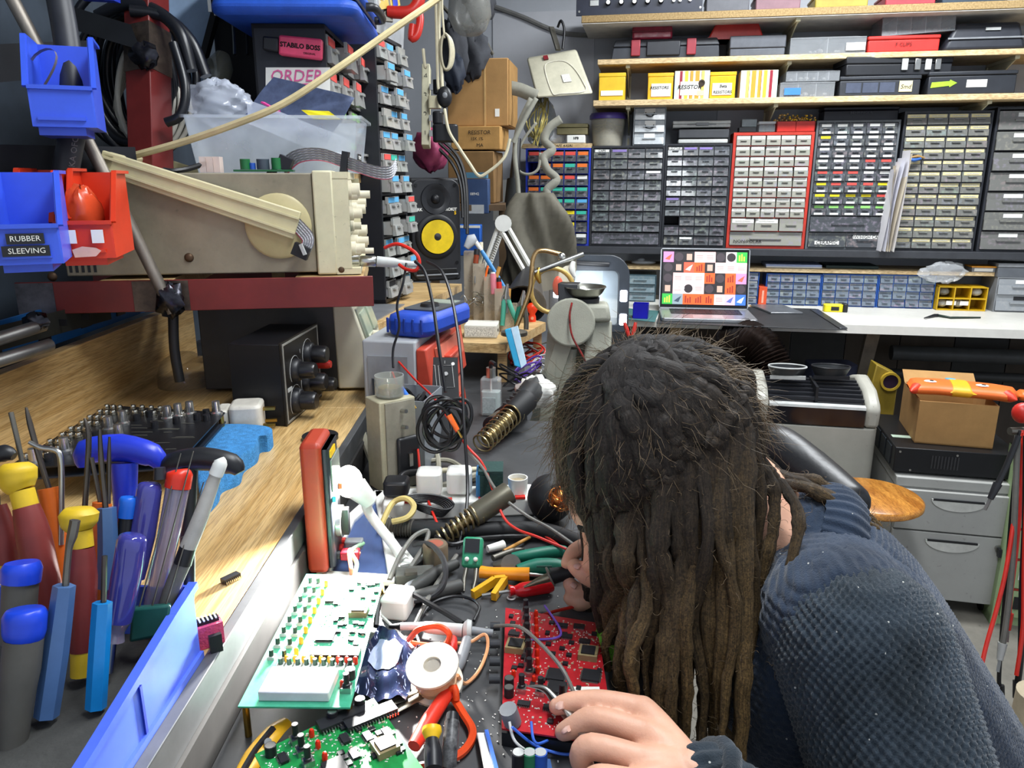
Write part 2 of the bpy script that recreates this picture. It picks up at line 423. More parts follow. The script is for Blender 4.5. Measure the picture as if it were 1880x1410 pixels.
def cabinet(key,name,label,px0,px1,pytop,pybot,rows,fm,dm,lab,lw=.86,lh=.24,rails=True,gap=.1,depth=.15,n=.0,zb=None,side=.008,group='parts drawer cabinets on the black shelf',tilt=.0,double=False):
 ym=(pytop+pybot)/2
 u0,u1=W(px0,ym,n)[0],W(px1,ym,n)[0];zb=SB if zb is None else zb
 h=W((px0+px1)/2,pytop,n)[1]-zb;w=u1-u0
 t=wt(name,label,'drawer cabinet',(u0+u1)/2,n,zb+.0005,group,tilt)
 tot=sum(r[1]for r in rows);ih=h-2*side;z=h-side;fr=MB()
 fr.bx(-w/2,-w/2+side,0,depth,0,h);fr.bx(w/2-side,w/2,0,depth,0,h)
 fr.bx(-w/2+side,w/2-side,0,depth,0,side);fr.bx(-w/2+side,w/2-side,0,depth,h-side,h);fr.bx(-w/2+side,w/2-side,depth-.004,depth,side,h-side)
 for ri,(nc,rh,codes)in enumerate(rows):
  rhm=ih*rh/tot;cw=(w-2*side)/nc
  if ri:fr.bx(-w/2+side,w/2-side,.001,depth,z-.0016,z+.0016)
  for c in range(nc):
   if c and rails:fr.bx(-w/2+side+c*cw-.0015,-w/2+side+c*cw+.0015,.001,depth,z-rhm,z)
   code=codes[c]if c<len(codes)else '-'
   if code==' ':continue
   dw,dh=cw-.004,rhm*(1-gap)
   x=-w/2+side+(c+.5)*cw;zz=z-rhm+.002
   d=link('drawer',drawer_meshes(dw,dh,dm.name,dm),t,(x,.004-random.choice((0,0,0,.004)),zz))
   if code in LBL:
    link('label',label_mesh(dw*lw,dh*lh,LBL[code]),d,(random.uniform(-1,1)*dw*.03,-.0022,dh*.8))
    if double:
     link('label',label_mesh(dw*lw*.9,dh*lh*.8,LBL['w']),d,(random.uniform(-1,1)*dw*.02,-.0105,dh*.12))
     if codes[c]in 'ryg':pass
   elif code in WORDS:
    wv,mk,pos=WORDS[code]
    if mk:link('label',label_mesh(dw*lw,dh*.26,LBL[mk]),d,(0,-.0022 if pos>.5 else-.0105,dh*pos))
    text(wv,dh*.32 if nc>1 else dh*.34,d,(0 if nc>1 else-dw*.25,-.004 if pos>.5 else-.0125,dh*pos),M_INK,wide=min(1.1,dw*.9/(len(wv)*dh*.19)))
  z-=rhm
 part('frame',fr,fm,t);CABS[key]=(t,w,h);return t
WORDS={'A':('CAPS','w',.8),'B':('GUITAR','w',.8),'D':('DIODE',None,.3),'N':('NON/POLAR',None,.28),'E':('FALL CHART',None,.8),'F':('100nF',None,.8),'G':('SIGNAL',None,.3),'1':('470nF',None,.8),'2':('33nF',None,.8),'3':('22nF',None,.8),'4':('10nF',None,.8),'5':('4.7nF',None,.8),'6':('220pF',None,.8),'C':('LOW/HIGH CAPS','w',.72),'X':('CERAMIC','w',.3)}
FR_BLK=mat('black_cabinet_frame','24262c',.45);FR_BLU=mat('blue_cabinet_frame','2036a8',.45);FR_RED=mat('red_cabinet_frame','b43224',.45);FR_GRY=mat('grey_cabinet_frame','585c60',.45)
cabinet('blue','parts_drawer_cabinet','blue drawer cabinet with orange, teal and yellow labels',965,1083,272,447,[(5,1,'rrrro'),(5,1,' ooto'),(5,1,'ooorw'),(5,1,'otttt'),(5,1,'ttttb'),(5,1,'ryyyt'),(5,1,'yyyy-'),(5,1,'twwtw')],FR_BLU,DR_DK,1,lh=.34,gap=.16)
t,w,h=CABS['blue']
part('top_board',MB().bx(-w/2-.02,w/2+.002,.0,.15,h,h+.018),M_SHW,t);text('CAPS AXIAL',.013,t,(.02,-.0008,h+.009),M_INK,wide=1.2,shear=.2)
cabinet('blackA','parts_drawer_cabinet','black drawer cabinet with four columns and one wide bottom drawer',1084,1217,268,455,[(4,1,'Ap--'),(4,1,'----'),(4,1,'EG-w'),(4,1,'1223'),(4,1,'4446'),(4,1,'554-'),(4,1,'----'),(4,1,'----'),(1,1.25,'-')],FR_BLK,DR_DK,1,gap=.14)
cabinet('blackB','parts_drawer_cabinet','black drawer cabinet whose bottom drawers read diode',1218,1338,264,456,[(4,1,'Bpp-'),(4,1,'----'),(4,1,'----'),(4,1,'----'),(4,1,'----'),(4,1,'p---'),(4,1,'----'),(4,1,' ---'),(4,1,'-DDD'),(4,1,'DwDD')],FR_BLK,DR_DK,1,gap=.14)
cabinet('red','parts_drawer_cabinet','red drawer cabinet with white labels and a clear bottom drawer',1340,1486,243,456,[(5,1,'wwwww')]*8+[(3,1.35,'ww-'),(1,1.45,'N')],FR_RED,DR_LT,1,lh=.34,lw=.93,gap=.1,side=.011,rails=False)
mix8=['wwwww','ywwww','wwwww','wwwrr','rrrww','yrrry','yyyyr','ggggg']
cabinet('grey','parts_drawer_cabinet','grey framed drawer cabinet with two small labels on every drawer',1489,1640,221,457,[(5,1,c)for c in mix8]+[(1,1.45,'-'),(2,1.4,'XC')],FR_GRY,DR_DK,1,lh=.24,lw=.66,gap=.1,double=True)
cabinet('blackC','parts_drawer_cabinet','dark drawer cabinet with twelve rows of cream printed labels',1646,1806,204,461,[(4,1,'cccc')]*12,FR_BLK,DR_MD,1,lh=.32,lw=.9,gap=.1)
cabinet('blackD','parts_drawer_cabinet','dark cabinet of wide clear drawers at the right edge of the shelf',1812,2030,196,466,[(2,1,'wc')]*7,FR_BLK,DR_MD,1,lh=.22,lw=.35,gap=.1)
for key,wd_ in(('blackC',.7),('red',.7)):
 t=CABS[key][0]
 for d in t.children:
  for l in d.children:
   if l.name.startswith('label'):
    bb=l.data.vertices;lw_=max(v.co.x for v in bb)*2;hh=max(v.co.z for v in bb)*2
    link('print',label_mesh(lw_*wd_,hh*.22,M_PRT),d,Vector(l.location)+Vector((0,-.0013,0)))
DR_BIN=drawer_mat('dusty_bin','6a7480','a89a6a',.35)
for i,(a,b)in enumerate(((1405,1506),(1507,1610),(1611,1716))):
 cabinet('bin%d'%i,'parts_bin_rack',['blue bin rack beside the upright orange box','blue bin rack behind the yellow tape measure','blue bin rack beside the yellow six compartment box'][i],a,b,503+i,568,[(4,1,'----')]*4,mat('blue_bin_frame','2050a0',.4),DR_BIN,0,n=-.01,zb=KZ,side=.004,depth=.12,gap=.06,group='blue bin racks on the back bench')
cabinet('clearL','drawer_tower','smoky clear drawer tower left of the open laptop',1146,1204,505,566,[(1,1,'-'),(1,1,'-'),(1,1,'-')],mat('teal_smoke','48606a',.3),drawer_mat('teal_drawer','6c8088','90a0a0'),0,n=.0,zb=KZ,side=.003,gap=.08,group='clear drawer towers')
cabinet('greyR','drawer_tower','grey drawer tower at the right end of the back bench',1826,1920,510,586,[(1,1,'w'),(1,1,'k')],M_GRY,drawer_mat('grey_front','8c9094','a0a0a0'),0,n=.02,zb=KZ,side=.004,gap=.06,lw=.3,group='clear drawer towers')
#things on the wall shelves
def wob(name,label,cat,px0,px1,pytop,z0,n,depth=.16,group=None,rz=.0):
 ym=pytop+15;u0,u1=W(px0,ym,n)[0],W(px1,ym,n)[0];h=W((px0+px1)/2,pytop,n)[1]-z0
 return wt(name,label,cat,(u0+u1)/2,n,z0+.0004,group,rz),u1-u0,h
def carton(t,w,h,d,m,lid=True,bev=.002):
 b=part('body',MB().bx(-w/2,w/2,0,d,0,h),m,t,bevel=bev)
 return b
t,w,h=wob('rack_unit','black rack audio unit with white knobs on the top shelf','rack unit',1064,1290,-14,ST,.11)
part('chassis',MB().bx(-w/2+.012,w/2-.01,.004,.2,.004,h),M_BLKM,t)
part('front_panel',MB().bx(-w/2-.012,w/2,-.003,.004,.0,h),mat('navy_panel','262a38',.4),t,bevel=.001)
part('display',MB().bx(-w*.41,-w*.34,-.006,-.002,h*.45,h*.7),M_LGR,t)
for i in range(5):
 x=-w*.26+i*w*.107
 k=part('knob',MB().axl((x,-.003,h*.55),(x,-.02,h*.55),[(.01,0),(.0095,.8),(.007,1)]),M_BLK,t)
 part('cap',MB().cyl((x,-.02,h*.55),(x,-.022,h*.55),.0075),M_WHT,k)
for i,x in enumerate((w*.27,w*.32,w*.4)):part('jack',MB().axl((x,-.003,h*.55),(x,-.012,h*.55),[(.006,0),(.006,1),(.003,1),(.003,.3)]),M_STL,t)
for sx in(-1,1):
 for zz in(.2,.8):part('screw',MB().cyl((-w/2 if sx<0 else w*.485,-.003,h*zz),(-w/2 if sx<0 else w*.485,-.005,h*zz),.004,n=8),M_STL,t)
def plainbox(label,px0,px1,pyt,z0,n,col,cat='box',name='storage_box',depth=.16,rz=.0,lidh=.25,lidm=None,group=None,bev=.004):
 t,w,h=wob(name,label,cat,px0,px1,pyt,z0,n,rz=rz,group=group);m=mat(name+'_'+col,col,.45)
 part('body',MB().box((0,depth/2,h*(1-lidh)/2),(w,depth,h*(1-lidh)),None),m,t,bevel=bev)
 part('lid',MB().bx(-w/2-.002,w/2+.002,-.002,depth+.002,h*(1-lidh)+.0008,h),lidm or m,t,bevel=bev)
 return t,w,h
plainbox('grey box beside the black rack unit on the top shelf',1297,1376,-12,ST,.1,'55565c')
plainbox('dull red box on the top shelf',1388,1470,-12,ST,.1,'7a5a62')
plainbox('mustard yellow box on the top shelf',1497,1594,-12,ST,.1,'9a8a34')
plainbox('dark red box on the top shelf',1626,1718,-14,ST,.1,'93303a')
plainbox('dark blue grey box at the right end of the top shelf',1730,1850,-14,ST,.1,'2c3a48')
t,w,h=wob('toolbox','long black toolbox with two red latches','toolbox',1122,1322,71,S2,.03)
part('body',MB().hexa([(-w/2,0,0),(w/2,0,0),(w/2,.17,0),(-w/2,.17,0),(-w*.48,0,h*.62),(w*.49,0,h*.62),(w*.49,.17,h*.62),(-w*.48,.17,h*.62)]),mat('charcoal_tool_plastic','30333a',.45),t,bevel=.004)
part('lid',MB().hexa([(-w*.485,-.003,h*.64),(w*.495,-.003,h*.64),(w*.495,.173,h*.64),(-w*.485,.173,h*.64),(-w*.46,.006,h),(w*.47,.006,h),(w*.47,.165,h),(-w*.46,.165,h)]),MATS['charcoal_tool_plastic'],t,bevel=.004)
part('handle',MB().bx(-w*.17,w*.14,-.01,-.002,h*.15,h*.88),mat('dark_handle_plastic','26282e',.4),t,bevel=.004)
for x in(-.27,.24):part('latch',MB().bx(w*x-.018,w*x+.018,-.014,-.001,h*.16,h*.96),mat('maroon_latch','8e2a36',.4),t,bevel=.003)
t,w,h=wob('pencil_case','glossy maroon pencil case lying on the black toolbox','case',1161,1235,43,zat(1200,71,.03),.02)
part('body',MB().hexa([(-w/2,0,0),(w/2,0,0),(w/2,.09,0),(-w/2,.09,0),(-w/2,.005,h),(w*.49,.005,h*.85),(w*.49,.085,h*.85),(-w/2,.085,h)]),mat('maroon_vinyl','8e2a3e',.25,var=.3,scale=30,bump=.4,bscale=40),t,bevel=.008)
part('zip',MB().bx(-w*.5,w*.49,-.003,.001,h*.46,h*.54),mat('zip_tape','6a1826',.6),t)
t,w,h=wob('plastic_case','bright red plastic case lying on the black toolbox','case',1300,1404,40,zat(1350,70,.03),.01)
part('shell',MB().hexa([(-w/2,0,0),(w/2,0,0),(w/2,.13,0),(-w/2,.13,0),(-w*.36,.006,h),(w*.38,.006,h),(w*.38,.12,h),(-w*.36,.12,h)]),mat('cherry_red_plastic','b02824',.35),t,bevel=.006)
part('rim',MB().bx(-w*.5,w*.5,-.003,.132,0,h*.14),MATS['cherry_red_plastic'],t)
plainbox('slate grey case with a silver lower edge on the second shelf',1341,1442,65,S2,.04,'54575e','case','plastic_case',lidh=.62)
M_ORGZ=clear('organizer_clear','a4a8ac',.3,.2)
def organizer(label,px0,px1,pyt,z0,n,cols,rz=.0,ry=.0,depth=.15,lid=None,slope=.12,seeds=8,lab=None):
 t,w,h=wob('parts_organizer',label,'organizer',px0,px1,pyt,z0,n,rz=rz)
 if ry:t.matrix_world=WM[t.name]@Matrix.Rotation(ry,4,'Y');WM[t.name]=t.matrix_world.copy()
 mb=MB();mb.bx(-w/2,w/2,0,.003,0,h*.96);mb.bx(-w/2,w/2,depth-.003,depth,0,h*.96);mb.bx(-w/2,w/2,0,depth,0,.003)
 mb.bx(-w/2,-w/2+.003,0,depth,0,h*.96);mb.bx(w/2-.003,w/2,0,depth,0,h*.96)
 part('tray',mb,M_ORGZ,t)
 for c in range(1,cols):part('divider',MB().bx(-w/2+w*c/cols-.001,-w/2+w*c/cols+.001,.003,depth-.003,.003,h*.9),M_MLK,t)
 part('lid',MB().hexa([(-w/2-.003,-.003,h*.9),(w/2+.003,-.003,h*.9),(w/2+.003,depth+.003,h*.9),(-w/2-.003,depth+.003,h*.9),(-w*(.5-slope/3),.004,h),(w*(.5-slope),.004,h),(w*(.5-slope),depth,h),(-w*(.5-slope/3),depth,h)]),lid or M_ORGZ,t,bevel=.002)
 mb=MB()
 for i in range(seeds):
  x=random.uniform(-w*.45,w*.45);s=random.uniform(.004,.009)
  mb.ell((x,random.uniform(.008,.03),.003+s),(s*1.4,s,s),None,7,5)
 part('contents',mb,mat('mixed_small_parts','a8a498',.4,col2='3c4458',scale=120),t)
 if lab:part('label',MB().bx(w*lab[0],w*lab[1],-.0045,-.003,h*.15,h*.6),lab[2],t)
 return t,w,h
organizer('clear parts organizer with a white label beside the red box',1451,1590,67,S2,.05,2,lab=(.24,.49,LBL['w']))
t,w,h=plainbox('red plastic box beside the clear organizer on the second shelf',1594,1725,65,S2,.05,'bf2a24','box','plastic_box')
text('F CLIPS',h*.32,t,(0,-.004,h*.45),mat('dark_red_ink','5c1010',.7))
organizer('clear compartment organizer tilted on top of the red plastic box',1622,1756,24,zat(1660,64,.05)+.004,.045,5,ry=R(-3))
t,w,h=wob('zip_case','black rounded zip case at the right of the second shelf','case',1738,1890,40,S2,.05)
part('shell',MB().hexa([(-w/2,0,0),(w/2,0,0),(w/2,.18,0),(-w/2,.18,0),(-w*.38,.01,h),(w*.4,.01,h),(w*.4,.17,h),(-w*.38,.17,h)]),mat('black_case_shell','2b2e36',.4),t,bevel=.012)
part('seam',MB().bx(-w*.47,w*.47,-.003,.002,h*.4,h*.46),M_GRY,t);part('badge',MB().bx(-w*.02,w*.16,.001,.006,h*.7,h*.8),M_LGR,t)
M_YB=mat('glossy_yellow_card','e2a81c',.22,var=.1,scale=25)
M_YB2=mat('glossy_lemon_card','dcb428',.22,var=.1,scale=25)
def rcarton(label,px0,px1,pyt,m,words=None,lab=None,depth=.11):
 t,w,h=wob('carton',label,'box',px0,px1,pyt,S3,.055,group='resistor cartons on the third shelf')
 part('body',MB().bx(-w/2,w/2,0,depth,0,h*.86),m,t,bevel=.0015)
 part('lid',MB().bx(-w/2-.0015,w/2+.0015,-.0015,depth+.0015,h*.865,h),m,t,bevel=.0015)
 if lab:
  l=part('label',MB().bx(w*lab[0],w*lab[1],-.0032,-.001,h*lab[2],h*lab[3]),M_PAP,t)
  for s,sz,x,z in(words or[]):text(s,h*sz,l,(w*x,-.0036,h*z),M_INK,wide=1.,shear=.15,bold=.0004)
 return t,w,h
rcarton('lemon yellow carton with a blank white strip label, farthest left on the third shelf',1100,1148,134,M_YB2,None,(-.42,.42,.18,.36))
rcarton('yellow carton labelled resistors beside the shelf bracket',1190,1236,134,M_YB,[('RESISTORS',.15,-.04,.44)],(-.36,.42,.12,.6))
def stripes(t,w,h,y=-.0006,flip=1):
 cols=['b8d4d0','ece4d0','8c2030','ece4d0','e8d838','f0ece0','2a2018','e89030','f2ead0','e89030','f0ece0','2a2018','f0d060','e8f0e8','b8d4d0']
 wd_=[1.2,.5,1,.8,1.2,.6,.15,1,.7,1.5,.6,.15,1,.8,1]
 if flip<0:cols.reverse();wd_.reverse()
 x=-w/2;s=w/sum(wd_)
 for c,k in zip(cols,wd_):
  part('stripe',MB().bx(x,x+k*s,y-.0012,y,.001,h*.99),mat('stripe_'+c,c,.35,var=.05),t);x+=k*s
t,w,h=wob('carton','striped carton with a grommet labelled resistor','box',1239,1303,130,S3,.055,group='resistor cartons on the third shelf')
part('body',MB().bx(-w/2,w/2,0,.11,0,h),mat('stripe_card','e8dcc0',.5),t);stripes(t,w,h)
part('label',MB().bx(-w*.33,w*.2,-.0034,-.002,h*.14,h*.62),M_PAP,t);text('RESISTOR',h*.2,t,(-w*.07,-.0042,h*.42),M_INK,shear=.15,bold=.0004)
part('grommet',MB().axl((w*.28,-.002,h*.56),(w*.28,-.006,h*.56),[(w*.095,0),(w*.095,1),(w*.05,1),(w*.05,.2)]),mat('dark_bronze','3a3028',.4,.6),t)
part('tag',MB().bx(w*.15,w*.36,-.0036,-.002,h*.12,h*.3),LBL['c'],t)
rcarton('yellow carton with two handwritten lines ending in resistors',1304,1351,132,M_YB,[('Beta',.16,.02,.46),('RESISTORS',.15,.0,.24)],(-.4,.36,.14,.58))
t,w,h=wob('carton','striped carton without a label beside the clear boxes','box',1360,1428,129,S3,.055,group='resistor cartons on the third shelf')
part('body',MB().bx(-w/2,w/2,0,.11,0,h),MATS['stripe_card'],t);stripes(t,w,h,flip=-1)
t,w,h=organizer('clear box with a blue label under the compartment box on the third shelf',1432,1532,150,S3,.06,3,lab=(-.42,-.12,mat('blue_label','3a7ad0',.5)))
organizer('clear compartment box with blue beads stacked on a clear box',1443,1541,130,S3+h+.001,.06,5)
plainbox('black organizer with a cream handwritten label on the third shelf',1542,1690,139,S3,.06,'2a2d33','organizer','tool_case',lidh=.22)
t=bpy.data.objects['tool_case'];w,h=W(1690,154,.06)[0]-W(1542,154,.06)[0],zat(1616,139,.06)-S3
part('label',MB().bx(w*.24,w*.4,-.003,.0,h*.18,h*.72),LBL['c'],t);text('Smd',h*.3,t,(w*.32,-.0036,h*.42),M_INK,shear=.2)
for i in range(3):part('window',MB().bx(-w*.42+i*w*.21,-w*.42+i*w*.21+w*.19,-.002,.001,h*.16,h*.66),mat('dull_window','4a5060',.2),t)
t,w,h=plainbox('flat black case with chrome clips lying on the black organizer',1552,1752,103,S3+h+.001,.05,'1d1f24','case','clip_case',lidh=.4,rz=R(5))
for i,x in enumerate((.02,.14,.24,.33)):part('clip',MB().bx(w*x,w*x+.022,-.009,-.002,h*.25,h*.85),M_STL if i%2 else M_LGR,t,bevel=.002)
t,w,h=plainbox('black case with a lime arrow sticker and white label',1706,1866,130,S3,.06,'25282e','case','sticker_case',lidh=.2,rz=R(-2))
part('arrow_sticker',MB().prism([(-w*.47,h*.3),(-w*.26,h*.38),(-w*.25,h*.32),(-w*.17,h*.5),(-w*.25,h*.64),(-w*.26,h*.58),(-w*.46,h*.54)],0,.0012,Matrix(((1,0,0,0),(0,0,-1,-.0008),(0,1,0,0),(0,0,0,1)))),mat('lime_sticker','9ac030',.5),t)
part('label',MB().bx(-w*.06,w*.17,-.0018,.0,h*.3,h*.62),M_PAP,t)
#things standing on the cabinets
def ctop(key):t,w,h=CABS[key];return SB+h+.001
t,w,h=wob('storage_tub','round clear tub of wire with a purple lid','tub',1080,1150,206,ctop('blackA'),.0)
r1,r0=w*.46,w*.4;M_T=Matrix.Translation((0,r1,0))
part('wall',MB().lathe([(r0,0),(r1,h*.82),(r1-.002,h*.82),(r0-.002,.003),(0,.003)],M_T),clear('tub_clear','c8c4b4',.35,.25),t)
part('lid',MB().lathe([(0,h*.82),(w*.5,h*.82),(w*.5,h*.93),(w*.46,h),(w*.44,h*.95),(0,h*.95)],M_T),mat('purple_plastic','4a3a86',.4),t)
mb=MB()
for i in range(46):
 a,b,rr=random.uniform(0,6.28),random.uniform(0,6.28),r0*.9
 z0_,z1_=random.uniform(.01,h*.7),random.uniform(.01,h*.7)
 mb.tube([(rr*math.cos(a),r1+rr*math.sin(a),z0_),(random.uniform(-.5,.5)*rr,r1+random.uniform(-.7,.5)*rr,(z0_+z1_)/2+.02),(rr*math.cos(b),r1+rr*math.sin(b),z1_)],.0012,4,4)
part('wire_offcuts',mb,mat('straw_wire','a89a68',.4),t)['kind']='stuff'
part('dark_filling',MB().lathe([(0,.004),(r0*.93,.004),(r0*.98,h*.35),(0,h*.4)],M_T),mat('dark_wire_mass','3e3a30',.7,col2='7a7050',scale=90),t)
cabT=cabinet('tower','drawer_tower','clear three drawer tower with wire handles beside the purple lidded tub',1163,1222,197,266,[(1,1,'w')]*3,clear('tower_clear','c0c8d0',.5,.2),drawer_mat('silver_drawer','9aa0a4','c0c0c0'),0,zb=ctop('blackA'),side=.003,gap=.08,lw=.36,lh=.4,group='clear drawer towers')
for d in[c for c in cabT.children if c.name.startswith('drawer')][:2]:
 part('handle',MB().tube([(-.017,-.004,.028),(-.014,-.014,.018),(0,-.018,.013),(.014,-.014,.018),(.017,-.004,.028)],.002,6,4),M_BLK,d)
t,w,h=wob('metal_case','flat pale grey case with a latch, uppermost of two','case',1235,1341,222,ctop('blackB')+.062,-.01)
part('shell',MB().bx(-w/2,w/2,0,.15,0,h*.5),M_LGR,t,bevel=.003);part('lid',MB().bx(-w/2,w/2,-.001,.15,h*.52,h),M_LGR,t,bevel=.003)
part('latch',MB().bx(-w*.1,w*.12,-.007,-.001,h*.3,h*.72),M_GRY,t,bevel=.002);part('rail',MB().bx(-w*.25,w*.25,-.003,.0,h*.4,h*.48),M_GRY,t)
t,w,h=wob('metal_case','thin grey case lying open beneath the latched grey case','case',1245,1336,246,ctop('blackB'),.0)
part('shell',MB().bx(-w/2,w/2,0,.14,0,h*.45),M_LGR,t,bevel=.004);part('lid',MB().bx(-w*.5,w*.52,.0,.15,h*.55,h*1.5),mat('dark_grey_lid','3a3c40',.5),t,bevel=.004)
zr=ctop('red')
t,w,h=wob('small_box','small clear box of screws on the red drawer cabinet','box',1357,1389,219,zr,.0)
part('tray',MB().bx(-w/2,w/2,0,.06,0,h*.4),M_BLK,t,bevel=.002);part('lid',MB().bx(-w*.36,w*.5,.0,.06,h*.42,h),mat('dusty_lid','7c8488',.3,kind='speck',scale=60),t,bevel=.002)
t,w,h=wob('small_box','small empty clear box beside the red open bin','box',1393,1423,223,zr,.0)
part('tray',MB().bx(-w/2,w/2,0,.06,0,h*.75),M_ORGZ,t,bevel=.002);part('lid',MB().bx(-w*.52,w*.52,-.001,.061,h*.77,h),M_MLK,t,bevel=.001)
t,w,h=wob('open_bin','red open bin full of component leads on the red drawer cabinet','bin',1426,1496,223,zr,.0)
mb=MB();mb.bx(-w/2,w/2,0,.003,0,h);mb.bx(-w/2,w/2,.09,.093,0,h*1.1);mb.bx(-w/2,-w/2+.003,0,.09,0,h);mb.bx(w/2-.003,w/2,0,.09,0,h);mb.bx(-w/2,w/2,0,.09,0,.003);mb.bx(-.002,.002,0,.09,0,h)
part('walls',mb,M_RED,t)
mb=MB();mb.mi=0
for i in range(60):
 x,y=random.uniform(-w*.45,w*.45),random.uniform(.008,.085);q=Vector((x,y,h*.5));e=q+Vector((random.uniform(-.02,.02),random.uniform(-.015,.015),h*.5+random.uniform(.005,.03)))
 mb.mi=0;mb.cyl(q,e,.0009,n=4);mb.mi=1 if i%3 else 2;mb.ell(e,.0042,None,6,4)
part('leaded_components',mb,[M_STL,mat('tan_component','c8a060',.4),M_YEL],t)['kind']='stuff'
plainbox('black flat box behind the grey drawer cabinet top',1512,1650,196,ctop('grey'),-.05,'20222c','box','equipment_box',depth=.1)
t=bpy.data.objects['equipment_box'];text('BEHRINGER',.012,t,(0,-.004,.03),mat('dim_print','5e6068',.6),wide=1.3)
mb=MB()
for i in range(7):
 x=-.028+i*.009;j=random.uniform(-.008,.008)
 mb.hexa([(x,-.07,0),(x+.0012,-.07,0),(x+.0012,.06,0),(x,.06,0),(x+.012+j,-.075,.3+i*.012),(x+.0132+j,-.075,.3+i*.012),(x+.004,.06,.36),(x+.0028,.06,.36)])
t=wt('paper_sheaf','sheaf of white papers standing between two drawer cabinets','papers',W(1642,380,.08)[0],.04,SB)
for i in range(7):
 x=-.026+i*.008;j=random.uniform(-.006,.006);d=.002*i
 part('sheet',MB().grid(lambda u,v:Vector((x+.012*v*v+j*v+.01*math.sin(3*v+i)*(1-u),-.03+.09*u-d,v*(.3+.014*i))),4,8),mat('paper_%d'%(i%3),['e8e6ea','dcdce4','ddd2bc'][i%3],.8,var=.05),t)
t=wt('cutter_tool','small blue handled tool resting on the cream labelled drawers','tool',W(1668,285,.02)[0],.022,zat(1668,294,.02))
part('blue_handle',MB().tube([(0,0,.004),(.022,-.002,.0),(.046,0,.006)],[.006,.007,.004],8,4),mat('mid_blue_plastic','2c5aa0',.4),t)
part('wooden_handle',MB().tube([(.012,.004,.01),(.035,.004,.014),(.06,.004,.008)],[.004,.006,.003],8,4),mat('tan_wood','9a7848',.6),t)
part('jaw',MB().tube([(-.022,.002,.004),(.0,.002,.006)],[.002,.005],8),M_BLK,t)
#back bench and what lies on it
uB0,uB1=W(1060,605,.42)[0],UR
M_BNCH=mat('white_laminate_bench','d2d0c8',.4,var=.1,scale=7,kind='speck')
bench=wt('back_bench','long white topped back bench under the drawer shelves','bench',uB0,.42,.0)
Lb=uB1-uB0
part('worktop',MB().bx(0,Lb,0,.42-NB-.002,KZ-.03,KZ),M_BNCH,bench,bevel=.002)
part('edge_strip',MB().bx(0,Lb,-.004,-.0002,KZ-.031,KZ+.0005),mat('white_edge_strip','e0ded6',.35,var=.06),bench)
def blu(px,py,n,z):u,_=W(px,py,n);return u-uB0
x=W(1240,625,.1)[0]-uB0
part('leg',MB().bx(x-.022,x+.022,.34,.38,0,KZ-.031),M_PINE,bench)
x1=W(1598,625,.3)[0]-uB0;x0=W(1575,705,.05)[0]-uB0
part('leg',MB().bar((x1,.1,KZ-.031),(x0,.42,.3),.045,.05),mat('weathered_timber','7c7266',.8,var=.3,scale=20,stretch=(1,1,.2)),bench)
part('leg',MB().bx(Lb-.2,Lb-.15,.05,.1,0,KZ-.031),M_PINE,bench)
def wq(name,label,cat,pts,z,th,m,bev=.001):
 q=[G(px,py,z)for px,py in pts];mb=MB()
 n=len(q);c=q+[a+Vector((0,0,th))for a in q]
 mb.add(c,[tuple(range(n-1,-1,-1)),tuple(range(n,2*n))]+[(i,(i+1)%n,n+(i+1)%n,n+i)for i in range(n)])
 return single(name,label,cat,mb,m,bevel=bev)
wq('bench_mat','black rubber mat under the open laptop','mat',[(1205,594),(1556,607),(1498,568),(1215,560)],KZ,.003,mat('black_mat','2c2d2f',.55,var=.3,scale=9))
wq('bench_mat','teal cutting mat corner left of the laptop','mat',[(1132,585),(1202,592),(1210,572),(1140,566)],KZ,.003,mat('teal_mat','3e6868',.6))
wq('steel_ruler','dark steel rule lying across the black mat','ruler',[(1541,604),(1556,604),(1502,569),(1487,569)],KZ+.0032,.004,mat('gunmetal','5a5c60',.35,.8))
wq('tablet','closed silver tablet lying behind the black mat','tablet',[(1415,577),(1474,577),(1436,562),(1378,562)],KZ+.0032,.008,mat('brushed_aluminium','8e9094',.35,.7),.002)
wq('card_sheet','tan card under the silver tablet','card',[(1380,575),(1420,576),(1400,562),(1376,561)],KZ+.0002,.0024,M_CRD)
lt=thing('laptop','open silver laptop showing a mosaic of square pictures','laptop',G(1302,592,KZ+.0035),-WA+R(2))
lw,ld=.345,.235
M_ALU=mat('laptop_aluminium','9a9ca0',.35,.6,var=.05)
part('base',MB().rbox(-lw/2,lw/2,0,ld,.0,.013,.012),M_ALU,lt,bevel=.002)
part('keyboard',MB().bx(-lw*.38,lw*.38,ld*.42,ld*.92,.0128,.0136),M_BLK,lt)
kb=lt.children[-1]
kmb=MB().bx(-.0085,.0085,-.008,.008,0,.0012);kme=meshof('key',kmb,mat('key_black','202126',.5))
for r in range(5):
 for c in range(14):link('key',kme,kb,(-lw*.36+c*lw*.72/13,ld*.47+r*ld*.1,.0136))
part('trackpad',MB().bx(-.055,.055,.012,.085,.0128,.0134),mat('trackpad_grey','a8aaae',.3,.3),lt)
TI=Matrix.Translation((0,ld-.004,.013))@Matrix.Rotation(R(-14),4,'X')
sh=.238
mb=MB();mb.X=TI;mb.rbox(-lw/2,lw/2,0,sh,-.006,.0,.01,5,Matrix(((1,0,0,0),(0,0,-1,0),(0,1,0,0),(0,0,0,1))))
part('screen_lid',mb,M_ALU,lt)
mb=MB();mb.X=TI;mb.bx(-lw/2+.004,lw/2-.004,-.0012,.0,.004,sh-.004);bz=part('bezel',mb,mat('glossy_black_bezel','08080a',.1),lt)
TILE='pkksskwg kkroksss ksssokop kswskkok gtooosmb'.split()
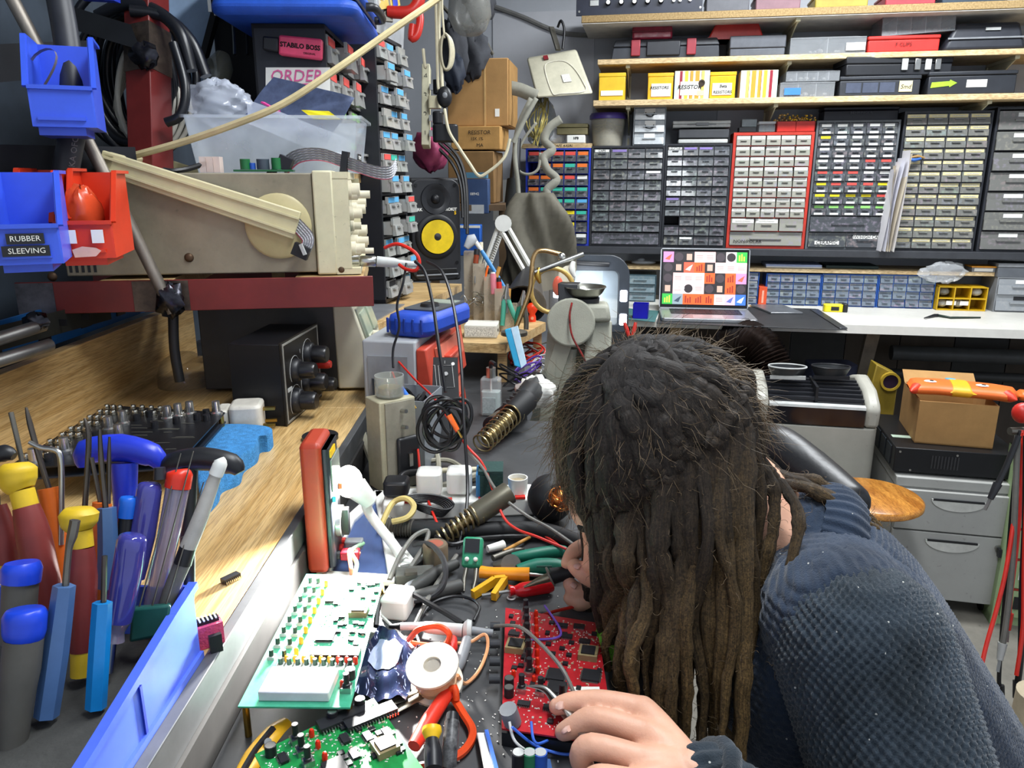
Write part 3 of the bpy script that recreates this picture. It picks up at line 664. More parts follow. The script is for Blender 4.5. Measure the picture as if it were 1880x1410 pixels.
TC=dict(p='c87ab0',k='181418',o='e0521c',d='d89aa0',w='d0b8b8',g='2a9a3a',r='e85038',s='f0b8b4',b='3060c0',t='788890',m='d0a0b8')
FIG={'k':('181418','c8b8b0'),'w':('e8dcd8','302020')}
tw,th_=(lw-.022)/8,(sh-.03)/5
for r in range(5):
 for c in range(8):
  k=TILE[r][c];x=-lw/2+.011+c*tw;z=sh-.014-(r+1)*th_
  mb=MB();mb.X=TI;mb.bx(x,x+tw,-.0018,-.0013,z,z+th_)
  tl=part('picture_tile',mb,glow('tile_'+k,TC[k],.55),bz)
  cx,cz=x+tw/2,z+th_/2;ch=(r*8+c)%5
  col={'k':'b89888','w':'402828','g':'b8d040','o':'8a2410','s':'d86868','p':'e85840','r':'f0d8c8','b':'f0f0f0','d':'804050','t':'304050','m':'5060a0'}[k]
  mb=MB();mb.X=TI
  if k in 'kw' and ch in(0,1,3):mb.lathe([(0,0),(tw*.42,0),(tw*.42,.0003),(0,.0003)],Matrix(((1,0,0,cx),(0,0,-1,-.0018),(0,1,0,cz),(0,0,0,1))),16);col={'k':'3a3036','w':'241c20'}[k]
  elif k in 'sd':
   for q in range(3):mb.bx(cx-tw*.34,cx+tw*.3,-.0021,-.0018,cz-.007+q*.006,cz-.0055+q*.006)
  elif k in 'go':
   for q in range(3):mb.bx(cx-tw*.3+q*tw*.22,cx-tw*.16+q*tw*.22,-.0021,-.0018,cz-th_*.35,cz+th_*(.1+.12*((q+c)%3)))
  elif k in 'kw':mb.bx(cx-tw*.26,cx+tw*.26,-.0021,-.0018,cz-th_*.3,cz+th_*.3)
  else:mb.prism([(cx-tw*.35,cz-th_*.2),(cx+tw*.1,cz-th_*.3),(cx+tw*.35,cz+th_*.3),(cx-tw*.05,cz+th_*.05)],.0018,.0021,Matrix(((1,0,0,0),(0,0,-1,0),(0,1,0,0),(0,0,0,1))))
  part('figure',mb,glow('figure_'+col,col,.4),tl)
o=text('08:00',.019,bz,(0,0,0),glow('clock_white','ffffff',1.));o.matrix_local=TI@Matrix.Translation((-lw*.28,-.0026,sh*.33))@Matrix.Rotation(R(90),4,'X')
q=G(1531,572,KZ);t=thing('tape_measure','yellow and black tape measure in front of the blue bins','tape measure',q,-WA)
part('body',MB().rbox(-.042,.03,-.018,.018,.0,.03,.008,4),mat('tape_yellow','e8d824',.35),t,bevel=.003);part('end_grip',MB().rbox(.03,.048,-.019,.019,0,.034,.006,4),M_BLK,t,bevel=.003)
part('label',MB().bx(-.016,.014,-.0195,-.0178,.007,.022),M_BLK,t)
q=G(1176,583,KZ+.003);t=thing('plastic_cup','small deep blue square cup left of the laptop','cup',q,R(-14))
mb=MB();s=.028
for a,b in(((-s,-s),(s,-s+.002)),((-s,s-.002),(s,s)),((-s,-s),(-s+.002,s)),((s-.002,-s),(s,s)),((-s,-s),(s,s))):
 mb.bx(a[0],b[0],a[1],b[1],0,.002 if(a,b)==((-s,-s),(s,s))else .055)
part('wall',mb,mat('cobalt_plastic','1414a0',.35),t)
a,b=G(1697,584,KZ+.005),G(1800,583,KZ+.004)
t=thing('marker_pen','dark marker pen on the bench in front of the yellow box','pen',a)
mb=MB();mb.tube([a,G(1715,579,KZ+.007),G(1722,579,KZ+.006)],[.002,.006,.006],8);part('cap',mb,M_BLK,t,True)
mb=MB();mb.tube([G(1722,579,KZ+.006),G(1745,583,KZ+.005),b],[.005,.0045,.003],8);part('barrel',mb,mat('dark_green_plastic','1c2c24',.4),t,True)
u0,_=W(1721,550,.02);u1,_=W(1812,550,.02);w=u1-u0;h=zat(1766,527,.02)-KZ
t=wt('compartment_box','yellow six compartment box standing on its side','compartment box',(u0+u1)/2,.02,KZ+.0004)
mb=MB();th=.004
for i in range(4):x=-w/2+i*(w-th)/3;mb.bx(x,x+th,0,.1,0,h)
for i in range(3):z=i*(h-th)/2;mb.bx(-w/2,w/2,.0005,.1,z,z+th)
mb.bx(-w/2,w/2,.097,.1,0,h);part('frame',mb,mat('ochre_plastic','c8a018',.4),t)
for i in range(5):
 cx,cz=-w/2+(w/3)*(i%3+.5),h*.27 if i<2 else h*.76
 if i==4:cx=-w/2+(w/3)*.5
 part('parts_bag',MB().ell((cx,.045,cz),(w*.13,.035,h*.19),None,10,7),mat('bagged_parts','8a8a84',.3,col2='c8c8c0',scale=90,bump=.6,bscale=90),t)
for x in(-w*.3,-w*.02):part('label',MB().bx(x,x+w*.2,.006,.0075,h*.22,h*.4),M_PAP,t)
def flatbox(name,label,cat,px0,px1,pyt,z0,n,depth,m,bev=.002):
 t,w,h=wob(name,label,cat,px0,px1,pyt,z0,n);part('body',MB().bx(-w/2,w/2,0,depth,0,h),m,t,bevel=bev);return t,w,h
t,w,h=flatbox('magazine','pale blue magazines stacked on the thin shelf','magazine',1405,1508,486,S5,-.02,.14,mat('pale_blue_cover','a8b4d4',.5))
part('lower_cover',MB().bx(-w*.49,w*.5,-.003,.14,.001,h*.4),M_PAP,t)
flatbox('magazine','dark green folder on the thin shelf','magazine',1515,1612,488,S5,-.03,.14,mat('dark_green_cover','20302c',.5))
t,w,h=wob('tape_dispenser','clear plastic dispenser on the thin shelf left of the laptop','dispenser',1158,1204,476,S5,-.01)
part('body',MB().ell((0,.04,h*.35),(w*.5,.04,h*.38),None,14,8),M_MLK,t);part('knob',MB().ell((-w*.1,.035,h*.78),(w*.16,.02,h*.3),None,10,6),M_MLK,t)
t,w,h=wob('plastic_box','small box with an orange lid above the yellow compartment box','box',1783,1826,489,S5,.0)
part('body',MB().bx(-w/2,w/2,0,.07,0,h*.75),M_GRY,t);part('lid',MB().bx(-w*.53,w*.53,-.002,.072,h*.76,h),mat('amber_lid','d89020',.4),t);part('label',MB().bx(-w*.4,w*.4,-.0015,0,h*.12,h*.62),M_PAP,t)
t,w,h=wob('plastic_box','dark grey box on top of the grey drawer tower','box',1832,1920,484,zat(1870,510,.02),.02)
part('body',MB().bx(-w/2,w/2,0,.1,0,h*.7),mat('dark_grey_box','5a5e64',.5),t,bevel=.002);part('lid',MB().bx(-w*.51,w*.51,-.002,.102,h*.72,h),M_GRY,t,bevel=.002)
def crumple(cx,cy,cz,rx,ry,rz,seed,nu=22,nv=14,amp=.28,M=None):
 rng=random.Random(seed);ph=[rng.uniform(0,6.28)for _ in range(9)]
 def f(u,v):
  a,t_=u*2*math.pi,v*math.pi
  d=1+amp*(.4*math.sin(3*a+ph[0]+2*t_)+.35*math.sin(5*a-3*t_+ph[1])+.3*abs(math.sin(4*t_+2*a+ph[2]))+.25*math.sin(9*a+7*t_+ph[3])+.2*math.sin(13*t_-6*a+ph[4]))
  q=Vector((rx*d*math.sin(t_)*math.cos(a),ry*d*math.sin(t_)*math.sin(a),rz*d*math.cos(t_)))
  return Vector((cx,cy,cz))+(M@q if M else q)
 return MB().grid(f,nu,nv,True)
q=WP(W(1732,505,.02)[0],.02,zat(1732,500,.02))
single('plastic_bag','crumpled clear bag hanging over the thin shelf edge','bag',crumple(q.x,q.y,q.z,.085,.03,.035,3),clear('bag_clear','d8dce0',.32,.12),smooth=30)
u=W(1400,548,.0)[0]
t=wt('upright_box','narrow orange box standing beside the blue bins','box',u,.0,KZ+.0003)
h=zat(1400,527,.0)-KZ
part('body',MB().bx(-.016,.016,0,.1,0,h),mat('orange_card','d8522c',.5),t,bevel=.001);part('print_strip',MB().bx(-.004,.004,-.0008,0,h*.1,h*.8),mat('pale_orange_print','e8a890',.6),t)
u=W(1384,535,.0)[0]
cabinet('bin9','parts_bin_rack','end of a blue bin rack half hidden by the laptop screen',1368,1392,500,566,[(1,1,'-'),(1,1,'w'),(1,1,'-'),(1,1,'w')],MATS['blue_bin_frame'],DR_BIN,0,n=-.01,zb=KZ,side=.003,depth=.1,gap=.06,group='blue bin racks on the back bench')
#below and beside the back bench
M_ACG=mat('aged_silver_plastic','a8a69c',.45,var=.12,scale=6,kind='speck')
q=P(1500,745,2.45);q.z=0
ac=thing('air_conditioner','silver grey portable air conditioner under the white bench','air conditioner',q,R(-12))
w,d,h=.385,.3,.665
part('body',MB().rbox(-w/2,w/2,0,d,.03,h-.115,.03,5),M_ACG,ac,bevel=.004)
prof=[(0,h-.113),(-.006,h-.05),(.012,h-.03),(.07,h),(.2,h+.016),(d,h-.01),(d,h-.113)]
YZ=Matrix(((0,0,1,0),(1,0,0,0),(0,1,0,0),(0,0,0,1)))
for s in(-1,1):
 part('cheek',MB().prism(prof,min(s*w/2,s*(w/2-.045)),max(s*w/2,s*(w/2-.045)),YZ),M_ACG,ac,bevel=.012)
part('hood_core',MB().prism([(.006,h-.113),(.002,h-.052),(.05,h-.045),(.1,h-.02),(d,h-.03),(d,h-.113)],-w/2+.045,w/2-.045,YZ),M_BLK,ac)
part('control_strip',MB().prism([(-.003,h-.11),(-.006,h-.052),(.0,h-.05),(.004,h-.11)],-w/2+.046,w/2-.046,YZ),mat('gloss_navy_strip','14141c',.12),ac)
part('trim_line',MB().prism([(-.008,h-.052),(-.006,h-.044),(.01,h-.04),(.004,h-.052)],-w/2+.046,w/2-.046,YZ),M_LGR,ac)
for i in range(6):
 y=.024+i*.026;z=h-.03+.009*i-.0006*i*i
 part('vent_slat',MB().bx(-w/2+.047,w/2-.047,y,y+.012,z-.006,z+.004,),mat('vent_black','24252a',.35),ac)
part('rib',MB().bx(-.004,.004,.02,.17,h-.04,h+.01),M_BLK,ac)
zt=h+.016
for i,(px,dx,mm,lab)in enumerate(((1442,0,M_LGR,'black tray with a bright wire rim on the air conditioner'),(1521,0,M_BLK,'plain black oval tray on the air conditioner'))):
 qq=P(px,712,2.55);qq.z=zt
 t=thing('oval_tray',lab,'tray',qq,R(-12),'trays on the air conditioner')
 part('shell',MB().lathe([(.0,.004),(.035,.0),(.046,.012),(.058,.04),(.054,.04),(.043,.014),(0,.008)],Matrix.Diagonal((1.08,.62,1,1)),24),mat('scuffed_black','2a2c2e',.35),t)
 part('rim',MB().tube([Vector((a.x*1.1,a.y*.64,.041))for a in ring((0,0,0),.055,24)],.0028,6,closed=True),mm,t)
 part('bracket',MB().bar((-.055,-.02,.006),(.055,-.034,.012),.006,.012),mm,t)
pts=[P(1424,712,2.72),P(1416,672,2.72),P(1398,640,2.74),P(1370,622,2.8),P(1348,616,2.9)]
c=catmull(pts,14);mb=MB();rr=[.066+.007*math.cos(i*math.pi)for i in range(len(c))];mb.tube(c,rr,18)
single('flexible_duct','dark brown corrugated hose under the back bench','duct',mb,mat('bronze_duct','2e2420',.25,.4,var=.4,scale=30),smooth=80)
a,b=W(1640,650,-.05),W(1900,664,-.05)
single('wall_pipe','grey pipe running along the wall under the bench','pipe',MB().cyl(WP(a[0],-.08,a[1]),WP(b[0]+.3,-.08,a[1]),.032),mat('pipe_grey','46484a',.5))
single('wall_pipe','thin lower pipe along the wall under the bench','pipe',MB().cyl(WP(a[0]-.02,-.06,a[1]-.085),WP(b[0]+.3,-.06,a[1]-.085),.02),mat('pipe_dark','38393a',.5))
q=P(1622,700,2.75);t=thing('spirit_level_case','yellow case with a dark round lens behind the timber leg','case',Vector((q.x,q.y,.42)),R(-10))
part('body',MB().hexa([(-.06,0,0),(.05,0,0),(.05,.08,0),(-.06,.08,0),(-.03,0,.26),(.05,0,.22),(.05,.08,.22),(-.03,.08,.26)]),mat('dusty_yellow','8a7424',.5),t,bevel=.004)
part('lens_ring',MB().axl((.02,-.002,.2),(.02,-.016,.2),[(.034,0),(.034,1),(.026,1),(.026,.3),(0,.3)]),mat('dim_yellow_ring','a88a28',.5),t);part('lens',MB().cyl((.02,-.008,.2),(.02,-.012,.2),.026),mat('plum_lens','2c2030',.15),t)
part('stand',MB().bx(-.05,.05,.01,.07,-.42,0),M_BLK,t)
q=P(1538,676,2.9);single('tool_bag','dark navy bag lying low behind the timber leg','bag',MB().rbox(q.x-.11,q.x+.06,q.y-.05,q.y+.06,.0,q.z+.02,.02),mat('navy_cloth','1a2038',.8))
q=G(1727,1104,.04);q.z=0
pz=thing('filing_pedestal','grey steel two drawer filing pedestal on castors','filing pedestal',q,R(-13))
w,d,h=.345,.42,.445;M_PED=mat('grey_enamel_steel','a2a29e',.4,var=.1,scale=5,kind='speck')
part('body',MB().bx(-w/2,w/2,.006,d,.05,h-.032),M_PED,pz);part('top',MB().bx(-w/2-.003,w/2+.003,.0,d,h-.031,h),M_PED,pz,bevel=.003)
for i,(z0,z1)in enumerate(((h-.165,h-.036),(.052,h-.17))):
 dr=part('drawer',MB().bx(-w/2+.003,w/2-.003,-.012,.006,z0,z1),M_PED,pz,bevel=.002)
 cz=z1-.022;arc=[(.075*math.cos(R(180+a)),.036*math.sin(R(180+a)))for a in range(0,181,12)]
 part('handle',MB().prism(arc,0,.004,Matrix(((1,0,0,.0),(0,0,-1,-.0125),(0,1,0,cz),(0,0,0,1)))),mat('pale_handle','c4c4be',.4),dr)
 part('handle_slot',MB().bx(-.07,.07,-.0175,-.0122,cz-.0045,cz+.001),M_BLK,dr)
lk=part('lock',MB().cyl((w*.37,-.012,h-.2),(w*.37,-.02,h-.2),.01),M_STL,pz);part('key',MB().bx(w*.37-.004,w*.37+.004,-.034,-.02,h-.222,h-.196),M_BLK,lk)
for x in(-.14,.14):
 for y in(.05,d-.06):
  cs=part('castor',MB().cyl((x-.012,y,.022),(x+.012,y,.022),.022),M_RBK,pz);part('fork',MB().bx(x-.016,x+.016,y-.01,y+.01,.03,.051),M_BLK,cs)
q2=WM[pz.name]@Vector((-.012,.02,h+.001))
am=thing('rack_amplifier','black vented amplifier on the filing pedestal','amplifier',q2,R(-13));w,d,h2=.345,.36,.085
part('case',MB().bx(-w/2,w/2,0,d,.008,h2),M_BLKM,am,bevel=.002)
for i in range(9):part('vent',MB().bx(-w*.2+i*.009,-w*.2+i*.009+.004,-.0015,.0005,h2*.3,h2*.78),mat('vent_dark','3c3c3e',.5,.5),am)
for i in range(4):part('side_fan',MB().bx(-w/2-.003,-w/2+.001,.04+i*.075,.095+i*.075,h2*.2,h2*.9),mat('fan_grille','30363c',.35,.5),am,bevel=.001)
for i,x in enumerate((-.46,-.36,.0,.36,.46)):part('screw',MB().cyl((w*x,0,h2*(.18 if i%2 else .85)),(w*x,-.002,h2*(.18 if i%2 else .85)),.0035,n=8),M_STL,am)
for x in(-.14,.14):
 for y in(.04,.32):part('foot',MB().cyl((x,y,0),(x,y,.008),.012),M_RBK,am)
part('label',MB().bx(-w*.46,-w*.3,.1,.125,h2,h2+.0008),mat('mint_label','b8ccb8',.6),am)
q3=WM[am.name]@Vector((.0,.05,h2+.001))
bxo=thing('cardboard_box','plain brown cardboard box on the black amplifier','box',q3,R(-16));w,d,h3=.215,.24,.135
mb=MB();th=.004
mb.bx(-w/2,w/2,0,th,0,h3);mb.bx(-w/2,w/2,d-th,d,0,h3);mb.bx(-w/2,-w/2+th,th,d-th,0,h3);mb.bx(w/2-th,w/2,th,d-th,0,h3);mb.bx(-w/2,w/2,0,d,0,th)
part('carton',mb,M_CRD,bxo);part('flap',MB().hexa([(-w/2,d-th,h3),(w/2,d-th,h3),(w/2,d,h3),(-w/2,d,h3),(-w/2,d+.05,h3+.03),(w/2,d+.05,h3+.03),(w/2,d+.054,h3+.03),(-w/2,d+.054,h3+.03)]),M_CRD,bxo)
q4=WM[bxo.name]@Vector((.0,.05,h3+.002))
tt=thing('inflatable_toy','flat orange toy with white eyes and a yellow band lying on the cardboard box','toy',q4,R(-18))
M_ORT=mat('soft_orange_vinyl','e06a28',.45,var=.08)
def blob(prof,th):
 L=len(prof)-1
 def f(u,v):
  i=min(int(v*L),L-1);t_=v*L-i;x0,a0,b0=prof[i];x1,a1,b1=prof[i+1]
  x,lo,hi=x0+(x1-x0)*t_,a0+(a1-a0)*t_,b0+(b1-b0)*t_;a=u*2*math.pi
  return Vector((x,(lo+hi)/2+(hi-lo)/2*math.cos(a),.028+th*math.sin(a)*min(1,5*min(v,1-v)+.15)-.1*max(0,x-.1)*.25))
 return MB().grid(f,22,30,True)
part('body',blob([(-.135,-.02,.03),(-.12,-.05,.075),(-.05,-.04,.085),(.03,-.045,.08),(.1,-.05,.065),(.135,-.06,.05),(.15,-.035,.03),(.165,-.02,.03)],.022),M_ORT,tt)
part('tail',blob([(.16,-.02,.025),(.175,-.03,.03),(.21,-.05,.04),(.25,-.06,.03),(.275,-.03,.02)],.016),M_ORT,tt)
part('yellow_band',blob([(-.025,-.043,.086),(.0,-.045,.086),(.045,-.0475,.081)],.0235),mat('soft_yellow_vinyl','e8a820',.45),tt)
for i,(x,y)in enumerate(((-.075,.0),(.065,-.008))):
 e=part('eye',MB().ell((x,y,.049),(.018,.013,.003),None,16,6),M_WHT,tt);part('pupil',MB().ell((x+.003,y-.002,.0515),(.007,.006,.002),None,10,5),M_BLK,e)
for s,(x,y)in enumerate(((-.115,-.045),(.125,-.055))):part('ear',MB().axl((x,y+.02,.03),(x+(-.02 if not s else .02),y-.012,.026),[(.018,0),(.012,.6),(.002,1)],10),mat('red_orange_vinyl','d83c20',.45),tt)
part('blue_patch',MB().ell((-.01,.05,.049),(.016,.012,.002),None,12,5),mat('sky_vinyl','58a8d8',.45),tt)
q=G(1600,908,.455);st=thing('wooden_stool','round wooden stool in front of the filing pedestal','stool',(q.x,q.y,0))
part('seat',MB().lathe([(0,.43),(.128,.43),(.137,.437),(.137,.449),(.13,.455),(0,.456)],None,40),wood('honey_wood','c8893c','9c5f22',(6,1,6),8,.3),st)
part('column',MB().cyl((0,0,.05),(0,0,.43),.018),M_BLKM,st)
for i in range(4):
 a=i*math.pi/2+.5;part('leg',MB().tube([(.015*math.cos(a),.015*math.sin(a),.16),(.13*math.cos(a),.13*math.sin(a),.09),(.18*math.cos(a),.18*math.sin(a),.0)],.01,8,5),M_BLKM,st)
q=P(1470,850,1.22);ch=thing('office_chair','black padded office chair behind the seated person','chair',(.6,.98,0))
M_PAD=mat('black_vinyl_pad','1c1d20',.38,var=.2,bump=.15,bscale=120)
pa,pb_,pc=P(1384,790,1.36),P(1480,862,1.25),P(1566,928,1.14)
mb=MB();mb.tube([pa+Vector((0,0,-.02)),pa.lerp(pb_,.5),pb_,pb_.lerp(pc,.5),pc,pc+(pc-pb_)*.1],[.034,.04,.04,.036,.03,.014],16,6);part('backrest',mb,M_PAD,ch,True)
mb=MB();lo=Vector((0,.03,-.2));mb.tube([pa+lo,pb_+lo,pc+lo*.9],[.03,.03,.02],12,5);part('lower_backrest',mb,M_PAD,ch,True)
mb=MB();mb.tube([pb_,pb_+Vector((.05,.06,-.25)),Vector((.62,.9,.46)),Vector((.6,.72,.44))],.014,10,5);part('back_post',mb,M_BLKM,ch,True)
mb=MB();mb.rbox(.38,.84,.48,.94,.445,.51,.08);part('seat',mb,M_PAD,ch,True,bevel=.015)
part('column',MB().cyl((0,-.27,.1),(0,-.27,.445),.025),M_BLKM,ch)
for i in range(5):
 a=i*2*math.pi/5;part('base_leg',MB().tube([(0,-.27,.1),(.26*math.cos(a),-.27+.26*math.sin(a),.06)],[.022,.014],8),M_BLK,ch)
 part('castor',MB().cyl((.26*math.cos(a)-.015,-.27+.26*math.sin(a),.026),(.26*math.cos(a)+.015,-.27+.26*math.sin(a),.026),.026),M_RBK,ch)
q=G(1817,1146,.0);gc=thing('steel_drawer_cabinet','pale green steel cabinet of shallow drawers at the right edge','drawer cabinet',q,R(-14))
M_GC=mat('pale_green_enamel','93a87c',.45,var=.12,scale=7,kind='speck');w,d,h=.34,.09,.56
part('carcass',MB().bx(0,.018,0,d,0,h).bx(w-.018,w,0,d,0,h).bx(0,w,0,d,h-.012,h).bx(0,w,.01,d,0,.03).bx(0,w,d-.01,d,0,h),M_GC,gc)
for i in range(5):
 z=.034+i*.098;dr=part('drawer',MB().bx(.021,w-.021,-.004,.075,z,z+.09),M_GC,gc,bevel=.001);part('red_line',MB().bx(.02,w-.02,-.005,.002,z+.0905,z+.0965),mat('dull_red_line','8c3020',.6),gc)
 part('label_holder',MB().bx(.05,.12,-.008,-.0045,z+.03,z+.07),M_PAP if i in(1,3)else M_BLK,dr)
hk=P(1874,775,1.6)
t=thing('lead_rack','red topped hook rail holding the hanging test leads','rack',hk)
part('knob',MB().ell((0,0,.02),(.02,.02,.022)),M_RED,t);part('rail',MB().cyl((-.02,0,-.02),(.2,.02,-.02),.008),M_DST,t);part('post',MB().cyl((.2,.02,-hk.z),(.2,.02,.01),.012),M_DST,t)
def lead(label,pts,col,clip=None,r=.0042):
 q=[P(a,b,c)for a,b,c in pts];t=thing('test_lead',label,'test lead',q[0],0,'test leads hanging at the right edge')
 part('wire',MB().tube(q,r,7,6),col,t,True)
 if clip:
  e,b=q[-1],q[-2];d=(e-b).normalized();part('boot',MB().tube([e-d*.005,e+d*.03],[.009,.006],8),clip,t,True)
  part('clip',MB().bar(e+d*.03,e+d*.055,.006,.003),M_STL,t,True)
M_RW=mat('red_wire','c8281c',.4);M_BW=mat('black_wire','17171a',.4);M_GW=mat('grey_wire','6c6a64',.5)
lead('red test lead hanging in a long curve to the left beside the green cabinet',[(1876,790,1.6),(1868,900,1.58),(1850,1030,1.56),(1832,1110,1.55),(1812,1180,1.54),(1801,1228,1.53)],M_RW)
lead('black test lead with a crocodile clip hanging lowest',[(1872,790,1.6),(1858,930,1.6),(1846,1080,1.6),(1838,1180,1.6),(1834,1245,1.6),(1836,1262,1.6)],M_BW,M_BLK)
lead('thick red test lead with a red crimped boot',[(1880,795,1.58),(1874,900,1.58),(1866,1000,1.58),(1855,1090,1.58),(1852,1130,1.58)],M_RW,M_RED,.005)
lead('grey test lead ending in a long grey probe',[(1868,800,1.57),(1862,960,1.57),(1856,1060,1.57),(1846,1150,1.57),(1840,1185,1.57)],M_GW,M_LGR,.006)
lead('short black test lead with its clip pointing left',[(1870,800,1.56),(1850,850,1.56),(1836,880,1.56),(1830,892,1.56)],M_BW,M_BLK,.006)
lead('black test lead closest to the right edge',[(1884,800,1.55),(1882,950,1.55),(1876,1090,1.55),(1874,1200,1.55),(1868,1255,1.55)],M_BW,M_BLK,.006)
lead('thin red test lead trailing past the beige roll',[(1886,880,1.54),(1880,1040,1.54),(1878,1150,1.54),(1866,1240,1.54)],M_RW)
q=G(1872,1370,.0);q=P(1890,1400,1.5)
t=thing('paper_roll','beige roll standing on the floor at the right edge','roll',(q.x,q.y,0));zt=P(1885,1250,1.5).z
part('roll',MB().lathe([(.0,0),(.045,0),(.045,zt),(.02,zt),(.02,zt-.05),(0,zt-.05)],None,24),mat('beige_roll','b8aa90',.7),t)
part('band',MB().lathe([(.0456,zt*.3),(.047,zt*.3),(.047,zt*.3+.04),(.0456,zt*.3+.04)],None,24),M_LGR,t)
#the near work bench
M_WB=mat('worn_dark_bench','454648',.5,var=.35,scale=8,col2='2e2f31',kind='speck')
wb=thing('work_bench','dark topped work bench in front of the seated person','bench',(-.35,.8,0))
mb=MB();mb.bx(-.92,.135,.1,1.42,BZ-.035,BZ);mb.bx(-.92,.03,1.42,2.2,BZ-.035,BZ);part('worktop',mb,M_WB,wb,True)
for x,y in((.1,.16),(.1,1.36),(-.88,.16),(-.88,2.1),(-.02,2.12)):part('leg',MB().bx(x-.025,x+.025,y-.025,y+.025,0,BZ-.036),M_DST,wb,True)
T12=R(80)
def side_cabinet(label,org,rz,w,h,rows,dm,fm,depth=.16,codes=None,group='drawer cabinets facing right'):
 t=thing('parts_drawer_cabinet',label,'drawer cabinet',org,rz,group);s=.008;fr=MB()
 fr.bx(0,s,0,depth,0,h).bx(w-s,w,0,depth,0,h).bx(0,w,0,depth,0,s).bx(0,w,0,depth,h-s,h).bx(0,w,depth-.004,depth,0,h)
 n=len(rows);rh=(h-2*s)/n
 for r in range(n):
  z=h-s-(r+1)*rh;cw=(w-2*s)/len(rows[r])
  if r:fr.bx(s,w-s,.001,depth,z+rh-.003,z+rh+.003)
  for c,k in enumerate(rows[r]):
   if c:fr.bx(s+c*cw-.002,s+c*cw+.002,.001,depth,z,z+rh)
   if k==' ':continue
   d=link('drawer',drawer_meshes(cw-.006,rh*.82,dm.name,dm),t,(s+(c+.5)*cw,.0-random.choice((0,.004,.01,.022)),z+.004))
   if k in LBL:link('label',label_mesh(cw*.72,rh*.24,LBL[k]),d,(0,-.0024,rh*.66))
 part('frame',fr,fm,t);return t
SPZ=CH-.3
M_DRC=drawer_mat('frosted_drawer','9c9c98','b0a890',.25)
o1=P(610,300,1.49);L1Z=1.337
L1=side_cabinet('tall dark drawer cabinet with red and green labels behind the clear box',(o1.x,o1.y,L1Z),R(92),.36,.264,['rrrr','rrrr','rggg','--g-'],M_DRC,FR_BLK,depth=.135)
o2=P(697,300,1.8)
L2=side_cabinet('tall dark drawer cabinet with blue labels left of the speaker',(o2.x,o2.y,SPZ+.0045),R(80),.2,.622,['rb-','bbb','bb-','-bb','bbb','rtb','brb','bbr','-kt','bbb','b-b','k-b'],M_DRC,FR_BLK)
I=WM[L1.name]
n_=Matrix.Rotation(R(92),3,'Z')@Vector((-1,0,0))
def onside(px,py,off=.0):
 d=ray(px,py);o=Vector((o1.x,o1.y,0));t_=((o-CAMP).dot(n_)+off)/d.dot(n_);return CAMP+d*t_
a,b=onside(484,80,.012),onside(592,92,.012)
hl=thing('highlighter_pen','pink highlighter pen stuck to the side of the dark cabinet','pen',onside(540,95,.002))
dx=(b-a).normalized();up=Vector((0,0,1));up=(up-dx*up.dot(dx)).normalized()
def slab(mb,p,q,hh,th,off):
 c=[p-up*hh,q-up*hh*1.05,q+up*hh*1.05,p+up*hh];return mb.hexa([x+n_*off for x in c]+[x+n_*(off+th)for x in c])
part('barrel',slab(MB(),a.lerp(b,.27),b,.0175,.018,-.009),mat('highlighter_pink','e0486c',.4),hl,True,bevel=.004)
part('cap',slab(MB(),a,a.lerp(b,.27),.012,.018,-.009),M_BLK,hl,True,bevel=.003)
def textw(s,size,parent,p,xdir,updir,m,**kw):
 x=Vector(xdir).normalized();y=Vector(updir);y=(y-x*y.dot(x)).normalized();z=x.cross(y)
 M=Matrix(((x.x,y.x,z.x,p.x),(x.y,y.y,z.y,p.y),(x.z,y.z,z.z,p.z),(0,0,0,1)))
 return text(s,size,parent,None,m,M=WM[root_of(parent).name].inverted()@M,**kw)
textw('STABILO BOSS',.0115,hl,a.lerp(b,.64)+n_*.0098+up*.001,dx,up,M_INK,bold=.0004)
textw('ORIGINAL',.005,hl,a.lerp(b,.8)+n_*.0098-up*.01,dx,up,M_INK)
pp=[onside(488,206,.002),onside(606,206,.002),onside(606,124,.002),onside(488,124,.002)]
ps=thing('paper_note','white sheet with pink handwriting taped to the dark cabinet','note',pp[0])
part('sheet',MB().hexa(pp+[x+n_*.0012 for x in pp]),M_PAP,ps,True)
xd=(pp[1]-pp[0]).normalized();M_PINK=mat('pink_ink','e0609a',.7)
textw('ORDER',.03,ps,onside(543,140,.005),xd,(0,0,1),M_PINK,shear=.2);textw('NVA KEYS',.02,ps,onside(570,183,.005),xd,(0,0,1),M_PINK,shear=.1)
part('underline',MB().bar(onside(530,157,.004),onside(582,153,.004),.001,.003),M_PINK,ps,True)
q=P(735,90,1.95);t=thing('clear_tub','tapered clear tub on top of the right hand dark cabinet','tub',(q.x-.03,q.y,1.647),R(79))
part('wall',MB().box((.02,.06,.05),(.2,.12,.1),None,1.1,1.1),M_MLK,t,bevel=.006);part('rim',MB().rbox(-.095,.135,-.008,.128,.099,.106,.01),M_MLK,t)
def softcase(label,org,rz,w,d,h,m,dark):
 t=thing('zip_bag',label,'case',org,rz,'blue cases on the dark cabinet')
 part('lower_shell',MB().rbox(0,w,0,d,0,h*.46,.03,6),m,t,bevel=.012);part('upper_shell',MB().rbox(0,w,0,d,h*.54,h,.03,6),m,t,bevel=.012)
 part('zip',MB().rbox(.002,w-.002,.002,d-.002,h*.455,h*.545,.03,6),dark,t)
 part('handle',MB().tube([(w*.3,-.004,h*.5),(w*.34,-.02,h*.5),(w*.66,-.02,h*.5),(w*.7,-.004,h*.5)],.008,8,5),dark,t)
 for i in range(2):part('zip_pull',MB().bx(w*.06+i*.03,w*.06+i*.03+.006,d-.002,d+.004,h*.1,h*.5),M_STL,t)
